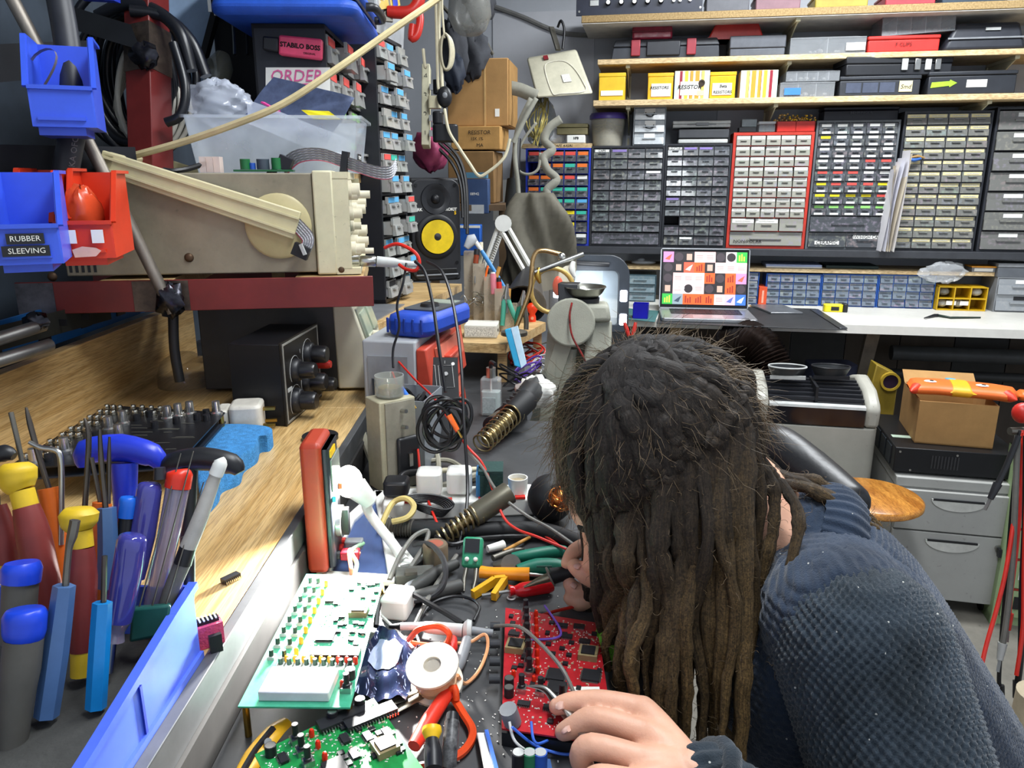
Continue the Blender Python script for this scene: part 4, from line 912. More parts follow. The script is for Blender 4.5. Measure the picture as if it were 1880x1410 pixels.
M_BC=mat('blue_nylon','1f4fb4',.55,bump=.2,bscale=400);M_BC2=mat('slate_blue_nylon','2c4f94',.6,bump=.2,bscale=400)
q=P(700,70,1.45);softcase('bright blue zipped case on the dark drawer cabinet',(-.275,1.47,1.602),R(92),.32,.26,.062,M_BC,M_BLK)
softcase('darker blue zipped case stacked above the bright blue case',(-.298,1.49,1.666),R(94),.34,.3,.07,M_BC2,M_BLK)
q=P(735,30,1.9);t=thing('bar_clamp','red handled clamp at the top beside the blue cases','clamp',q)
mb=MB();mb.tube([P(712,22,1.9),P(750,22,1.9),P(766,8,1.9),P(772,-12,1.9)],.015,8,5);part('jaw',mb,M_RED,t,True)
mb=MB();mb.tube([P(762,6,1.9),P(771,32,1.9),P(766,62,1.9),P(756,70,1.9),P(758,46,1.9)],.01,8,5);part('trigger',mb,M_RED,t,True);part('bar',MB().bar(P(704,-30,1.9),P(714,40,1.9),.02,.006),M_DST,t,True)
t=thing('striped_box','yellow and blue printed box at the very top','box',P(704,20,1.86));part('panel',MB().hexa([P(698,18,1.86),P(735,10,1.95),P(735,10,2.05),P(698,18,2.),P(690,-25,1.86),P(730,-25,1.95),P(730,-25,2.05),P(690,-25,2.)]),mat('printed_yellow','c8a848',.5),t,True)
part('blue_stripe',MB().hexa([P(722,12,1.915),P(731,10,1.935),P(731,10,1.94),P(722,12,1.92),P(718,-25,1.915),P(727,-25,1.935),P(727,-25,1.94),P(718,-25,1.92)]),M_BLU,t,True)
SPZ=CH-.3
a,b,c,d=P(672,604,1.61),G(846,519,SPZ),G(800,500,SPZ),G(600,560,SPZ)
e1=G(678,602,SPZ);e2=G(848,521,SPZ);dr_=(e2-e1).normalized();ln=Vector((-dr_.y,dr_.x,0));bk=ln*.3
q=[e1,e2,e2+bk,e1+bk]
t=thing('pine_shelf','pine shelf board under the speaker','shelf',e1);part('board',MB().hexa([x-Vector((0,0,.022))for x in q]+q),M_PINE,t,True,bevel=.001)
part('post',MB().bar(e2+bk*.3-dr_*.03-Vector((0,0,.022)),Vector(((e2+bk*.3-dr_*.03).x,(e2+bk*.3-dr_*.03).y,BZ)),.03,.03),M_PINE,t,True);part('post',MB().bar(e1+bk*.7+dr_*.03-Vector((0,0,.022)),Vector(((e1+bk*.7+dr_*.03).x,(e1+bk*.7+dr_*.03).y,BZ)),.03,.03),M_PINE,t,True)
single('plastic_sleeve','grey plastic sheet lying on the pine shelf','sheet',MB().hexa([e1+dr_*.02+ln*.01,e1+dr_*.3+ln*.03,e1+dr_*.28+ln*.15,e1+dr_*.02+ln*.15]+[x+Vector((0,0,.003))for x in(e1+dr_*.02+ln*.01,e1+dr_*.3+ln*.03,e1+dr_*.28+ln*.15,e1+dr_*.02+ln*.15)]),mat('grey_sleeve','74767a',.3))
q=G(804,517,SPZ+.001);sp=thing('studio_monitor','black studio monitor speaker with a yellow cone','speaker',(q.x-.005,q.y+.02,SPZ+.0005),R(22))
w,d,h=.158,.2,.305
part('cabinet',MB().rbox(-w/2,w/2,0,d,0,h,.012,4),mat('speaker_vinyl','1e1f22',.5,bump=.2,bscale=500),sp,bevel=.006)
part('baffle',MB().rbox(-w/2+.003,w/2-.003,.004,h-.004,-.004,.008,.03,6,Matrix(((1,0,0,0),(0,0,1,-.004),(0,1,0,0),(0,0,0,1)))),mat('baffle_black','26272b',.45),sp,bevel=.003)
F=Matrix(((1,0,0,0),(0,0,-1,-.008),(0,1,0,h*.44),(0,0,0,1)))
wf=part('woofer_surround',MB().lathe([(.066,0),(.066,.004),(.06,.009),(.052,.008),(.05,.002),(.047,-.001)],F,36),mat('rubber_surround','1a1b1e',.55),sp)
part('woofer_cone',MB().lathe([(.05,.001),(.03,-.012),(.022,-.015),(0,-.015)],F@Matrix.Translation((0,0,.012)),36),mat('aramid_yellow','e8c818',.45,var=.1,scale=60),wf)
part('dust_cap',MB().lathe([(.022,0),(.019,.008),(.011,.013),(0,.015)],F,28),mat('soft_black_cap','2a2a2c',.5),wf)
F2=Matrix(((1,0,0,0),(0,0,-1,-.008),(0,1,0,h*.8),(0,0,0,1)))
tw_=part('tweeter_guide',MB().lathe([(.046,0),(.044,.003),(.03,.001),(.016,-.006),(0,-.006)],F2,32),mat('tweeter_black','222327',.35),sp)
part('tweeter_dome',MB().lathe([(.0145,0),(.012,.006),(.006,.009),(0,.01)],F2,20),M_BLK,tw_)
part('port',MB().bx(-w*.4,w*.4,-.0095,-.004,h*.075,h*.125),mat('port_dark','060608',.6),sp,bevel=.003);part('port_lip',MB().bx(-w*.42,w*.42,-.012,-.006,h*.055,h*.073),M_GRY,sp,bevel=.002)
for x,z in((-.38,.93),(.38,.93),(-.4,.18),(.4,.18)):part('screw',MB().cyl((w*x,-.006,h*z),(w*x,-.01,h*z),.005,n=10),M_BLKM,sp)
text('KRK',.012,sp,(-w*.34,-.0092,h*.7),M_WHT,bold=.0004);text('ROKIT',.012,sp,(w*.3,-.0092,h*.7),M_WHT,bold=.0004);text('5',.013,sp,(w*.38,-.0092,h*.665),M_YEL,bold=.0006)
fa=P(796,690,1.3);fb=P(857,660,1.57);TBZ=1.055
dv=(Vector((fb.x,fb.y,0))-Vector((fa.x,fa.y,0)));tbw=dv.length;rz=math.atan2(dv.y,dv.x)
tb=thing('tool_chest','grey tool chest with stacked red trays below the blue meter','tool chest',(fa.x,fa.y,BZ+.0005),rz);h=TBZ-BZ
part('shell',MB().bx(0,tbw,.03,.125,h*.04,h),mat('pale_grey_steel','a6a9ac',.4,var=.06),tb,bevel=.004)
part('side_panel',MB().bx(-.003,.001,.045,.115,h*.12,h*.86),mat('mid_grey_panel','8a8d90',.45),tb);part('knob',MB().cyl((-.001,.07,h*.52),(-.014,.07,h*.52),.006),M_WHT,tb)
M_TR=mat('brick_red_plastic','b8402c',.45)
for i in range(2):
 z0,z1=h*(.02 if i else .44),h*(.42 if i else .93)
 tr=part('tray',MB().hexa([(0,.0,z0),(tbw,.0,z0),(tbw,.03,z0),(0,.03,z0),(0,.012,z1),(tbw,.012,z1),(tbw,.03,z1),(0,.03,z1)]),M_TR,tb,bevel=.003)
 part('label_recess',MB().hexa([(tbw*.18,-.003,z0+(z1-z0)*.45),(tbw*.85,-.003,z0+(z1-z0)*.45),(tbw*.85,.004,z0+(z1-z0)*.45),(tbw*.18,.004,z0+(z1-z0)*.45),(tbw*.18,.004,z1*.95),(tbw*.85,.004,z1*.95),(tbw*.85,.01,z1*.95),(tbw*.18,.01,z1*.95)]),mat('faded_red','c86a54',.5),tr)
 part('grip',MB().bx(tbw*.3,tbw*.62,-.012,.002,z0+(z1-z0)*.62,z0+(z1-z0)*.7),M_TR,tr,bevel=.002)
q=P(796,585,1.38);bm_=thing('bench_meter','blue rubber cased meter lying on the tool chest','meter',(q.x-.012,q.y,TBZ+.001),R(-22))
M_BR=mat('blue_rubber','1e46b0',.5,bump=.1,bscale=300)
part('holster',MB().rbox(-.044,.044,-.08,.11,0,.04,.028,6),M_BR,bm_,bevel=.012)
for i in range(5):part('rib',MB().tube([(-.0445+.003,-.066+.0,.004+.0)],.001,4)if False else MB().bx(-.036+i*.0165,-.032+i*.0165,-.0815,-.078,.008,.034),mat('deep_blue_rubber','163690',.5),bm_,bevel=.001)
part('face',MB().rbox(-.034,.034,-.03,.095,.0395,.0425,.01),mat('meter_face_grey','4a4e54',.3),bm_);part('display',MB().bx(-.026,.026,.045,.085,.0424,.0436),mat('lcd_grey','9aa49a',.15),bm_)
part('dial',MB().lathe([(.018,.0424),(.016,.048),(0,.048)],Matrix.Translation((0,.012,0)),20),M_BLK,bm_)
pf=1.27;c4=[P(690,815,pf+.0),P(846,812,pf),P(840,657,pf+.06),P(680,655,pf+.06)];off=Vector((0,.003,0))
zmin=min(c4[0].z,c4[1].z);sh_=Vector((0,0,BZ+.001-zmin))if zmin<BZ else Vector((0,0,0));c4=[x+sh_ for x in c4]
pn=thing('front_panel_blank','black numbered front panel leaning behind the grey bin','panel',c4[0]);part('plate',MB().hexa([*c4,*[x+off for x in c4]]),M_BLKM,pn,True)
nx=(c4[1]-c4[0]).normalized();nu_=(c4[3]-c4[0]).normalized();nn_=nx.cross(nu_).normalized();nn_=nn_ if nn_.y<0 else-nn_
for i,s in enumerate(('3','2','1')):
 f=.46+i*.2;p0=c4[0].lerp(c4[1],f);p1=c4[3].lerp(c4[2],f);m0=p0.lerp(p1,.8)
 pts=[m0+nx*a*.012+nu_*b_*.016+nn_*.001 for a,b_ in((-1,-1.6),(-1,1),(1,1),(1,-1.6))];part('outline',MB().tube(pts,.0006,5,closed=True),M_LGR,pn,True)
 textw(s,.008,pn,m0+nu_*.022+nn_*.001,nx,nu_,M_LGR);k=part('hole',MB().cyl(m0+nn_*.0005,m0+nn_*.0022,.0036),M_LGR,pn,True)
part('hole',MB().cyl(c4[2]-nx*.009-nu_*.012+nn_*.0005,c4[2]-nx*.009-nu_*.012+nn_*.002,.003),M_PAP,pn,True)
def at(px,py):return G(px,py,BZ)
q=at(752,872);gb=thing('cable_bin','translucent grey bin of black cables below the numbered panel','bin',(q.x+.004,q.y+.04,BZ+.0005),R(78));w,d,h=.085,.062,.125
def openbox(w,d,h,th=.002,tap=1.12):
 mb=MB();x,y=w/2,d/2;X,Y=x*tap,y*tap
 for(a,b)in(((-1,-1),(1,-1)),((1,-1),(1,1)),((1,1),(-1,1)),((-1,1),(-1,-1))):
  p=[Vector((a[0]*x,a[1]*y,0)),Vector((b[0]*x,b[1]*y,0)),Vector((b[0]*X,b[1]*Y,h)),Vector((a[0]*X,a[1]*Y,h))]
  n=Vector(((a[0]+b[0])/2,(a[1]+b[1])/2,0))*-th;mb.hexa([p[0],p[1],p[1]+n,p[0]+n,p[3],p[2],p[2]+n,p[3]+n])
 mb.bx(-x,x,-y,y,0,th);return mb
part('wall',openbox(w,d,h),clear('frosted_grey','9aa0a6',.7,.35),gb)
mb=MB();rng=random.Random(5)
for i in range(9):
 c0=Vector((rng.uniform(-.01,.01),rng.uniform(-.006,.006),rng.uniform(.05,.115)));pts=[c0+Vector((.028*math.cos(a+i),.02*math.sin(a+i),.015*math.sin(2*a+i)))for a in[j*1.05 for j in range(6)]];mb.tube(pts,.0028,6,4,closed=True)
single('cable_tangle','black cables coiled inside the grey bin','cables',MB().add([WM[gb.name]@Vector(v)for v in mb.v],mb.f),M_BW)
q=at(704,908);psb=thing('steel_case_unit','speckled beige steel unit with a mains inlet below the shelf end','power unit',(q.x,q.y,BZ+.0005),R(38));w,d,h=.06,.045,.142
M_SPK=mat('speckled_beige_steel','a8a288',.6,var=.15,kind='speck',scale=30)
part('case',MB().bx(0,w,0,d,0,h),M_SPK,psb,bevel=.002);part('rear_plate',MB().bx(.008,w*.95,-.003,0,.004,h*.98),mat('worn_rear_plate','8a8678',.5,var=.3),psb)
inl=part('mains_inlet',MB().bx(.022,.06,-.012,-.003,.02,.085),M_BLK,psb,bevel=.004);part('inlet_pin',MB().bx(.038,.044,-.016,-.012,.04,.06),M_STL,inl)
for z in(.1,.125):part('toggle',MB().cyl((.035,-.003,z),(.035,-.016,z+.002),.003),M_STL,psb)
q=WM[psb.name]@Vector((.03,.022,h+.001));jr=thing('glass_jar','small clear glass jar on the beige steel unit','jar',q)
part('glass',MB().lathe([(0,0),(.019,0),(.022,.003),(.022,.032),(.02,.032),(.02,.003),(0,.003)],None,24),clear('jar_glass','b8bcb4',.4,.05),jr);part('contents',MB().lathe([(0,.005),(.018,.005),(.017,.014),(0,.017)],None,18),mat('brassy_bits','8a7640',.4,.5,var=.5,scale=150),jr)
TZ=CH-.36
e=[G(826,628,TZ),G(927,632,TZ),G(1002,592,TZ),G(905,570,TZ),G(826,585,TZ)]
mb=MB();n=5;mb.add([x-Vector((0,0,.022))for x in e]+e,[tuple(range(n-1,-1,-1)),tuple(range(n,2*n))]+[(i,(i+1)%n,n+(i+1)%n,n+i)for i in range(n)])
tt=thing('plywood_stand','small plywood stand holding the pen pots','stand',e[0]);part('top',mb,M_PINE,tt,True)
for i in(0,1,2,3,4):
 c0=sum(e,Vector((0,0,0)))/5;p=e[i].lerp(c0,.15);part('leg',MB().bar(Vector((p.x,p.y,BZ if p.x<.03 else 0)),p-Vector((0,0,.022)),.022,.022),M_PINE,tt,True)
def onT(px,py):return G(px,py,TZ)
q=onT(892,622);t=thing('power_adapter','white printed power adapter on the plywood stand','adapter',(q.x-.01,q.y+.006,TZ+.0005),R(-4));
part('case',MB().bx(-.042,.036,0,.07,0,.03),mat('off_white_case','d0cec4',.5,var=.06),t,bevel=.002);part('rating_label',MB().bx(-.038,.03,-.0008,0,.004,.026),M_PRT,t);part('socket_holes',MB().bx(.0355,.0372,.02,.03,.012,.018),M_BLK,t)
M_ACR=clear('smoky_acrylic','c4b8a4',.45,.15)
pr=thing('acrylic_pen_rack','stepped clear acrylic pen rack','pen rack',onT(850,590));
for i,(x0,x1,yt,yb,f)in enumerate(((851,872,463,560,2.02),(868,890,484,575,1.98),(888,912,508,588,1.94),(908,930,530,602,1.9),(918,950,562,606,1.86))):
 zb=TZ+.001;a,b=P(x0,yt,f),P(x1,yt,f);y=a.y;mb=MB();zt=a.z;th=.0025;dd=.05
 mb.bx(a.x,b.x,y,y+th,zb,zt).bx(a.x,b.x,y+dd,y+dd+th,zb,zt).bx(a.x,a.x+th,y+th,y+dd,zb,zt).bx(b.x-th,b.x,y+th,y+dd,zb,zt);part('pot',mb,M_ACR,pr,True)
def stick(name,label,cat,segs,f0,n=10,group='tools in the acrylic pen rack'):
 first=segs[0][1][0];t=thing(name,label,cat,P(first[0],first[1],f0),0,group)
 for m,pts,pn_ in segs:part(pn_,MB().tube([P(a,b,f0)for a,b,r in pts],[r for a,b,r in pts],n),m,t,True)
 return t
stick('toothbrush','old blue and white toothbrush in the pen rack','toothbrush',[(mat('brush_blue','3a86c8',.4),[(928,530,.004),(890,470,.006),(884,460,.005)],'handle'),(M_WHT,[(884,460,.005),(874,445,.006),(866,438,.007)],'neck'),(mat('grey_bristle','b8bcc0',.7),[(856,455,.008),(866,440,.016),(874,436,.01)],'bristle_head')],2.)
stick('screwdriver','screwdriver with a black and amber handle in the pen rack','screwdriver',[(M_BLK,[(876,458,.008),(875,468,.008)],'cap'),(mat('amber_acetate','8a3a1c',.25),[(875,468,.007),(873,484,.007)],'handle'),(M_STL,[(873,484,.002),(872,520,.002)],'shaft')],1.99)
stick('pencil','orange pencil standing in the pen rack','pencil',[(M_ORG,[(896,488,.003),(890,515,.003)],'shaft')],1.98,6)
stick('brush','brush with a pale bone handle in the pen rack','brush',[(mat('bone','d0c8b0',.5),[(883,445,.006),(884,470,.005),(880,490,.004)],'handle')],2.02)
stick('glue_pen','pink tinted clear glue pen in the pen rack','pen',[(clear('clear_pink','e88898',.7,.2),[(905,503,.008),(907,540,.008)],'barrel'),(M_WHT,[(905,500,.006),(905,503,.006)],'cap')],1.93)
stick('marker','red marker with a black cap in the pen rack','marker',[(M_BLK,[(916,510,.0065),(916,518,.0065)],'cap'),(M_RED,[(916,518,.007),(917,536,.007)],'barrel')],1.93)
stick('dowel','wooden dowel leaning in the pen rack','dowel',[(mat('dowel_wood','b8843c',.6),[(917,490,.005),(908,520,.005)],'shaft')],1.96)
stick('file_handle','file with a wooden handle standing among the pliers','file',[(mat('dowel_wood'),[(934,530,.006),(932,555,.007)],'handle'),(M_STL,[(932,555,.003),(930,575,.003)],'blade')],1.86)
def pliers(label,pts1,pts2,f,col,col2,group='pliers on the plywood stand'):
 t=thing('pliers',label,'pliers',P(*pts1[-1],f),0,group)
 part('handle',MB().tube([P(a,b,f)for a,b in pts1],.006,8,4),col,t,True);part('handle',MB().tube([P(a,b,f)for a,b in pts2],.006,8,4),col2,t,True)
 j=P(*pts1[0],f).lerp(P(*pts2[0],f),.5);part('joint',MB().cyl(j-Vector((0,.006,0)),j+Vector((0,.006,0)),.011),M_STL,t,True);part('jaw',MB().tube([j,j+Vector((.004,0,.035))],[.009,.003],8),M_STL,t,True)
pliers('pliers with orange and green handles in the front pot',[(925,548),(924,575),(922,598)],[(932,548),(942,575),(950,592)],1.85,mat('sea_green_grip','4aa088',.5),MATS['sea_green_grip'])
pliers('pliers with bare steel jaws behind the gooseneck',[(955,560),(950,580),(948,605)],[(962,560),(966,585),(966,605)],1.84,M_GRN,M_DST)
q=onT(977,590);t=thing('wire_stripper_tool','bright orange bulb shaped tool at the end of the plywood stand','tool',q);part('bulb',MB().lathe([(0,0),(.01,0),(.01,.012),(.0075,.02),(.014,.03),(.015,.04),(.009,.048),(0,.05)],None,18),mat('signal_orange','f04018',.35),t);part('window',MB().cyl((0,-.012,.01),(0,-.0085,.01),.004),mat('pale_orange','f0a080',.4),t)
mb=MB();rng=random.Random(9)
for i in range(16):
 c0=onT(868,592)+Vector((rng.uniform(-.03,.035),rng.uniform(0,.04),rng.uniform(.034,.07)));dd=Vector((rng.uniform(-1,1),rng.uniform(-1,1),rng.uniform(-.3,.9)))*.02;mb.tube([c0-dd,c0+Vector((0,0,.012)),c0+dd],.0012,5,3)
single('clip_heap','heap of small metal clips behind the power adapter','clips',mb,M_STL,kind='stuff')
M_BG=mat('brass_tube','b8986a',.25,.9)
gn=thing('helping_hand','brass gooseneck with a crossbar and small clips','helping hand',P(948,610,1.72))
mb=MB();mb.tube([P(a,b,1.72)for a,b in((944,610),(958,575),(972,535),(976,500),(978,478),(985,463),(1000,460),(1018,464),(1031,468))],.0055,10,5);part('neck',mb,M_BG,gn,True)
part('crossbar',MB().tube([P(982,500,1.7),P(1071,466,1.7)],.006,10),M_STL,gn,True);part('joint',MB().ell(P(1031,472,1.71),.01),M_STL,gn,True)
for px,py in((990,492),(1053,480)):part('clip',MB().tube([P(px,py,1.7),P(px-3,py+14,1.7),P(px+2,py+28,1.7)],[.005,.008,.003],8,3),M_BRS if px<1000 else M_WHT,gn,True)
part('base',MB().lathe([(0,0),(.03,0),(.03,.008),(.008,.012),(0,.012)],Matrix.Translation(P(944,610,1.72)-Vector((0,0,.006))),20),M_DST,gn,True)
mgr=thing('ring_magnifier','round brass rimmed magnifier behind the gooseneck','magnifier',P(1013,535,1.8));cc=P(1014,533,1.8);ax=(CAMP-cc).normalized();x,y=frame_of(ax)
pts=[cc+x*.05*math.cos(a)+y*.052*math.sin(a)for a in[i*2*math.pi/28 for i in range(28)]]
part('rim',MB().tube(pts,.0055,8,closed=True),mat('amber_rim','c8a860',.3,.3),mgr,True);part('lens',MB().add(pts,[tuple(range(28))]),clear('lens_glass','b8a890',.25,.03),mgr,True)
part('arm',MB().tube([cc-Vector((0,0,.052)),cc+Vector((.01,.01,-.1)),Vector((cc.x+.01,cc.y+.01,.62))],.006,8,3),M_DST,mgr,True)
part('foot',MB().lathe([(0,0),(.06,0),(.05,.012),(.006,.02),(.006,.63),(0,.63)],Matrix.Translation((cc.x+.01,cc.y+.01,0)),20),M_DST,mgr,True)
single('cable_grip','orange plastic grip seen through the ring magnifier','grip',MB().ell(P(1024,525,1.86),(.013,.01,.024)),MATS['signal_orange'])
al=thing('spring_arm_lamp','white spring arm lamp folded behind the pen rack','lamp',P(888,500,2.2))
for dx_ in(-5,5):
 part('lower_arm',MB().bar(P(892+dx_,492,2.2),P(920+dx_,415,2.2),.009,.009),M_WHT,al,True);part('upper_arm',MB().bar(P(922+dx_*1.6,412,2.2),P(972+dx_*1.6,500,2.15),.009,.009),M_WHT,al,True)
part('elbow',MB().cyl(P(924,410,2.18),P(924,410,2.22),.024),M_WHT,al,True);part('spring',MB().tube(helix(P(900,480,2.2),P(917,430,2.2),.007,.007,12,8),.0014,5),M_STL,al,True)
part('clamp',MB().bar(P(890,495,2.2),Vector((P(890,495,2.2).x,P(890,495,2.2).y,BZ)),.025,.025),M_BLK,al,True)
hd=P(965,545,2.);part('shade',MB().axl(P(972,500,2.15),P(962,560,2.02),[(.02,0),(.035,.3),(.06,1),(.056,1),(.03,.35)],24),M_BLK,al,True)
def cover(u,v):
 a=u*2*math.pi;zt=.31;r=(.1+.02*math.sin(3*a+5*v)+.012*math.sin(7*a+9*v))*(1-.55*max(0,v-.6)/.4*max(0,v-.6)/.4);r=r if v<.97 else r*.4
 return Vector((r*1.05*math.cos(a),r*.8*math.sin(a),zt*min(1,v*1.04)))
q=P(985,478,2.55);single('dust_cover','olive grey cloth cover standing left of the LED page magnifier','cover',MB().add([q+Vector((v[0],v[1],v[2]-.09))for v in MB().grid(cover,40,24,True).v],MB().grid(cover,40,24,True).f),mat('olive_cloth','5a564a',.7,var=.25,scale=12),smooth=180)
lc=P(1080,590,2.62);lc.z=KZ
lp=thing('led_page_magnifier','black framed page magnifier lamp with four square LEDs','magnifier lamp',lc,R(-4));F=Matrix(((1,0,0,0),(0,0,-1,0),(0,1,0,0),(0,0,0,1)));F=Matrix.Rotation(R(-8),4,'X')@F
def rr_poly(x0,x1,y0,y1,r0,r1,n=6):
 out=[]
 for cx,cy,r,a0 in((x1-r1,y1-r1,r1,0),(x0+r1,y1-r1,r1,90),(x0+r0,y0+r0,r0,180),(x1-r0,y0+r0,r0,270)):
  out+=[(cx+r*math.cos(R(a0+90*i/n)),cy+r*math.sin(R(a0+90*i/n)))for i in range(n+1)]
 return out
def framed(outer,inner,z0,z1,M):
 n=len(outer);q=[Vector((x,y,z))for z in(z0,z1)for x,y in outer+inner];mb=MB();N=2*n
 f=[]
 for i in range(n):
  j=(i+1)%n;f+=[(i,n+i,n+j,j),(N+i,N+j,N+n+j,N+n+i),(i,j,N+j,N+i),(n+i,N+n+i,N+n+j,n+j)]
 return mb.add([M@v for v in q],f)
fw,fh=.272,.265
part('frame',framed(rr_poly(-fw/2,fw/2,.004,fh,.02,.07),rr_poly(-fw*.3,fw*.36,.03,fh*.8,.008,.02),.0,.022,F),mat('lamp_frame_slate','2e343c',.4),lp,bevel=.003)
part('lens_sheet',MB().prism(rr_poly(-fw*.31,fw*.37,.028,fh*.81,.008,.02),.008,.011,F),clear('fresnel','b8c8d4',.3,.06),lp)
part('handle_slot',MB().tube([F@Vector((-fw*.24,fh*.9,.022)),F@Vector((0,fh*.885,.027)),F@Vector((fw*.24,fh*.875,.022))],.008,8,5),M_BLK,lp)
for x,y in((-.4,.52),(-.37,.6),(.43,.48),(.43,.18)):
 part('led',MB().rbox(fw*x-.012,fw*x+.012,fh*y-.019,fh*y+.019,.022,.0235,.004,4,F),glow('led_white','eef4ff',9),lp)
part('foot',MB().bx(-fw*.3,fw*.3,-.03,.08,0,.012),M_BLK,lp,bevel=.003)
l_=bpy.data.lights.new('page_magnifier_glow','AREA');l_.size=.15;l_.energy=.35;l_.color=(.92,.96,1);lo=bpy.data.objects.new('page_magnifier_glow',l_);COL.objects.link(lo);lo.location=lc+Vector((-.03,-.06,.16));lo.rotation_euler=(R(80),0,R(-4))
M_STN=mat('sage_grey_casting','98988a',.6,var=.12,bump=.3,bscale=400)
sf=1.68;sb_=P(1075,560,sf);vs_t=thing('clamp_stand','sage grey tripod clamp stand behind the person','clamp stand',(sb_.x,sb_.y,0))
hd=P(1072,575,sf);part('head',MB().hexa([P(1012,592,sf-.05),P(1122,590,sf-.05),P(1122,592,sf+.06),P(1030,592,sf+.06),P(1016,556,sf-.05),P(1118,560,sf-.05),P(1116,552,sf+.06),P(1030,550,sf+.06)]),M_STN,vs_t,True,bevel=.008)
a_=P(1050,590,sf-.05);part('rounded_jaw',MB().axl(P(1048,592,sf-.055),P(1048,592,sf-.02),[(.052,0),(.052,1)],28),M_STN,vs_t,True,bevel=.004)
part('column',MB().hexa([P(1062,760,sf-.02),P(1118,760,sf-.02),P(1118,760,sf+.05),P(1070,760,sf+.05),P(1078,588,sf-.03),P(1124,588,sf-.03),P(1122,588,sf+.05),P(1082,588,sf+.05)]),M_STN,vs_t,True,bevel=.006)
fl=P(1062,640,sf)
for(dx_,dy_)in((-.32,-.08),(.3,.1),(.05,.34)):
 part('leg',MB().bar((fl.x+dx_*.08,fl.y+dy_*.08,fl.z+.03),(fl.x+dx_,fl.y+dy_+.14,.0),.045,.035),M_STN,vs_t,True)
for p0_,p1_ in(((1020,610),(1003,790)),((1045,640),(1035,790))):part('strut',MB().bar(P(*p0_,sf-.01),P(*p1_,sf+.02),.028,.022),M_STN,vs_t,True)
part('black_block',MB().hexa([P(1025,556,sf-.03),P(1062,556,sf-.03),P(1064,550,sf+.05),P(1030,550,sf+.05),P(1024,520,sf-.03),P(1060,522,sf-.03),P(1066,518,sf+.05),P(1030,517,sf+.05)]),M_BLK,vs_t,True,bevel=.002)
dq=P(1073,556,sf-.01);ds=thing('magnetic_dish','round steel dish on top of the clamp stand','dish',dq)
part('bowl',MB().lathe([(0,.012),(.028,.012),(.038,.022),(.045,.034),(.047,.035),(.046,.037),(.043,.036),(.035,.025),(.026,.016),(0,.016)],None,36),mat('spun_steel','a0a098',.3,1.),ds);part('magnet_base',MB().lathe([(0,-.002),(.032,-.002),(.033,.012),(0,.012)],None,28),M_BLK,ds)
cable('twin_wire','thin red and black wire hanging from the steel dish',[P(1050,556,sf-.06),P(1046,580,sf-.07),P(1050,615,sf-.07),P(1068,650,sf-.07),P(1088,690,sf-.06)],.0022,mat('red_black_wire','a02420',.5,col2='201010',scale=60),'wire')
t=thing('crocodile_clips','red handled crocodile clip behind the head','clip',P(1160,625,1.5));part('grip',MB().tube([P(1146,592,1.5),P(1151,606,1.5),P(1156,622,1.5)],[.003,.0045,.003],8,3),M_RED,t,True);part('stalk',MB().tube([P(1158,636,1.5),P(1160,700,1.52),Vector((P(1160,700,1.52).x,P(1160,700,1.52).y,.0))],.005,8),M_DST,t,True);part('grip',MB().tube([P(1167,592,1.5),P(1164,606,1.5),P(1160,622,1.5)],[.003,.0045,.003],8,3),M_RED,t,True);part('jaw',MB().tube([P(1158,616,1.5),P(1158,640,1.5)],[.006,.003],8),M_BRS,t,True)
t=thing('utility_knife','turquoise utility knife leaning behind the soldering clutter','knife',at(950,676));f=1.55
part('handle',MB().hexa([P(944,672,f),P(957,676,f),P(958,674,f+.012),P(946,670,f+.012),P(926,606,f),P(938,602,f),P(940,601,f+.012),P(928,604,f+.012)]),mat('turquoise_plastic','2c9cc8',.35),t,True,bevel=.002);part('side',MB().hexa([P(957,676,f-.001),P(966,668,f-.001),P(967,667,f+.012),P(958,674,f+.012),P(938,602,f-.001),P(950,598,f-.001),P(951,598,f+.012),P(940,601,f+.012)]),mat('pale_blue_tool','b8d4e4',.35),t,True)
rng=random.Random(21)
for i,(px,py,rr_,col,nm)in enumerate(((985,655,.045,M_GW,'grey coil of leads right of the turquoise knife'),(970,690,.035,mat('violet_wire','6a4ab0',.5),'violet wire curled on the far bench'),(945,705,.04,M_BW,'black loop of lead behind the pump bottle'),(1000,690,.035,mat('white_wire','d0d0cc',.5),'white wire curled beside the clamp stand'),(965,660,.05,mat('red_wire'),'red wire curled on the far bench'))):
 c0=at(px,py+8)+Vector((0,0,.012));mb=MB()
 for k_ in range(4):
  ph=rng.uniform(0,6);pts=[c0+Vector((rr_*(.7+.3*rng.random())*math.cos(a+ph),rr_*.8*(.7+.3*rng.random())*math.sin(a+ph),.02*math.sin(a+k_)+.008*k_))for a in[j*.9 for j in range(7)]];mb.tube(pts,.0022,6,5,closed=True)
 single('lead_coil',nm,'wire',mb,col)
q=at(902,762);bt=thing('pump_bottle','clear pump bottle half full of gel','bottle',q,R(-8));M_BTL=clear('bottle_clear','dfe6e6',.22,.05)
part('bottle',MB().rbox(-.02,.02,-.014,.014,0,.078,.006,4),M_BTL,bt,bevel=.004);part('gel',MB().rbox(-.018,.018,-.012,.012,.003,.05,.005,4),clear('pale_gel','d4e4e2',.55,.1),bt)
part('collar',MB().lathe([(.0095,.078),(.0095,.098),(0,.098)],None,18),M_STL,bt);part('pump',MB().tube([(0,0,.098),(0,0,.108),(.004,-.008,.11),(.012,-.02,.109)],.004,8,3),M_BLK,bt);part('dip_tube',MB().cyl((0,0,.01),(0,0,.09),.002,n=6),M_WHT,bt);part('label',MB().bx(-.015,.011,-.0155,-.0142,.008,.04),mat('dim_label','b8c4c4',.5,col2='98a8a8',scale=300),bt)
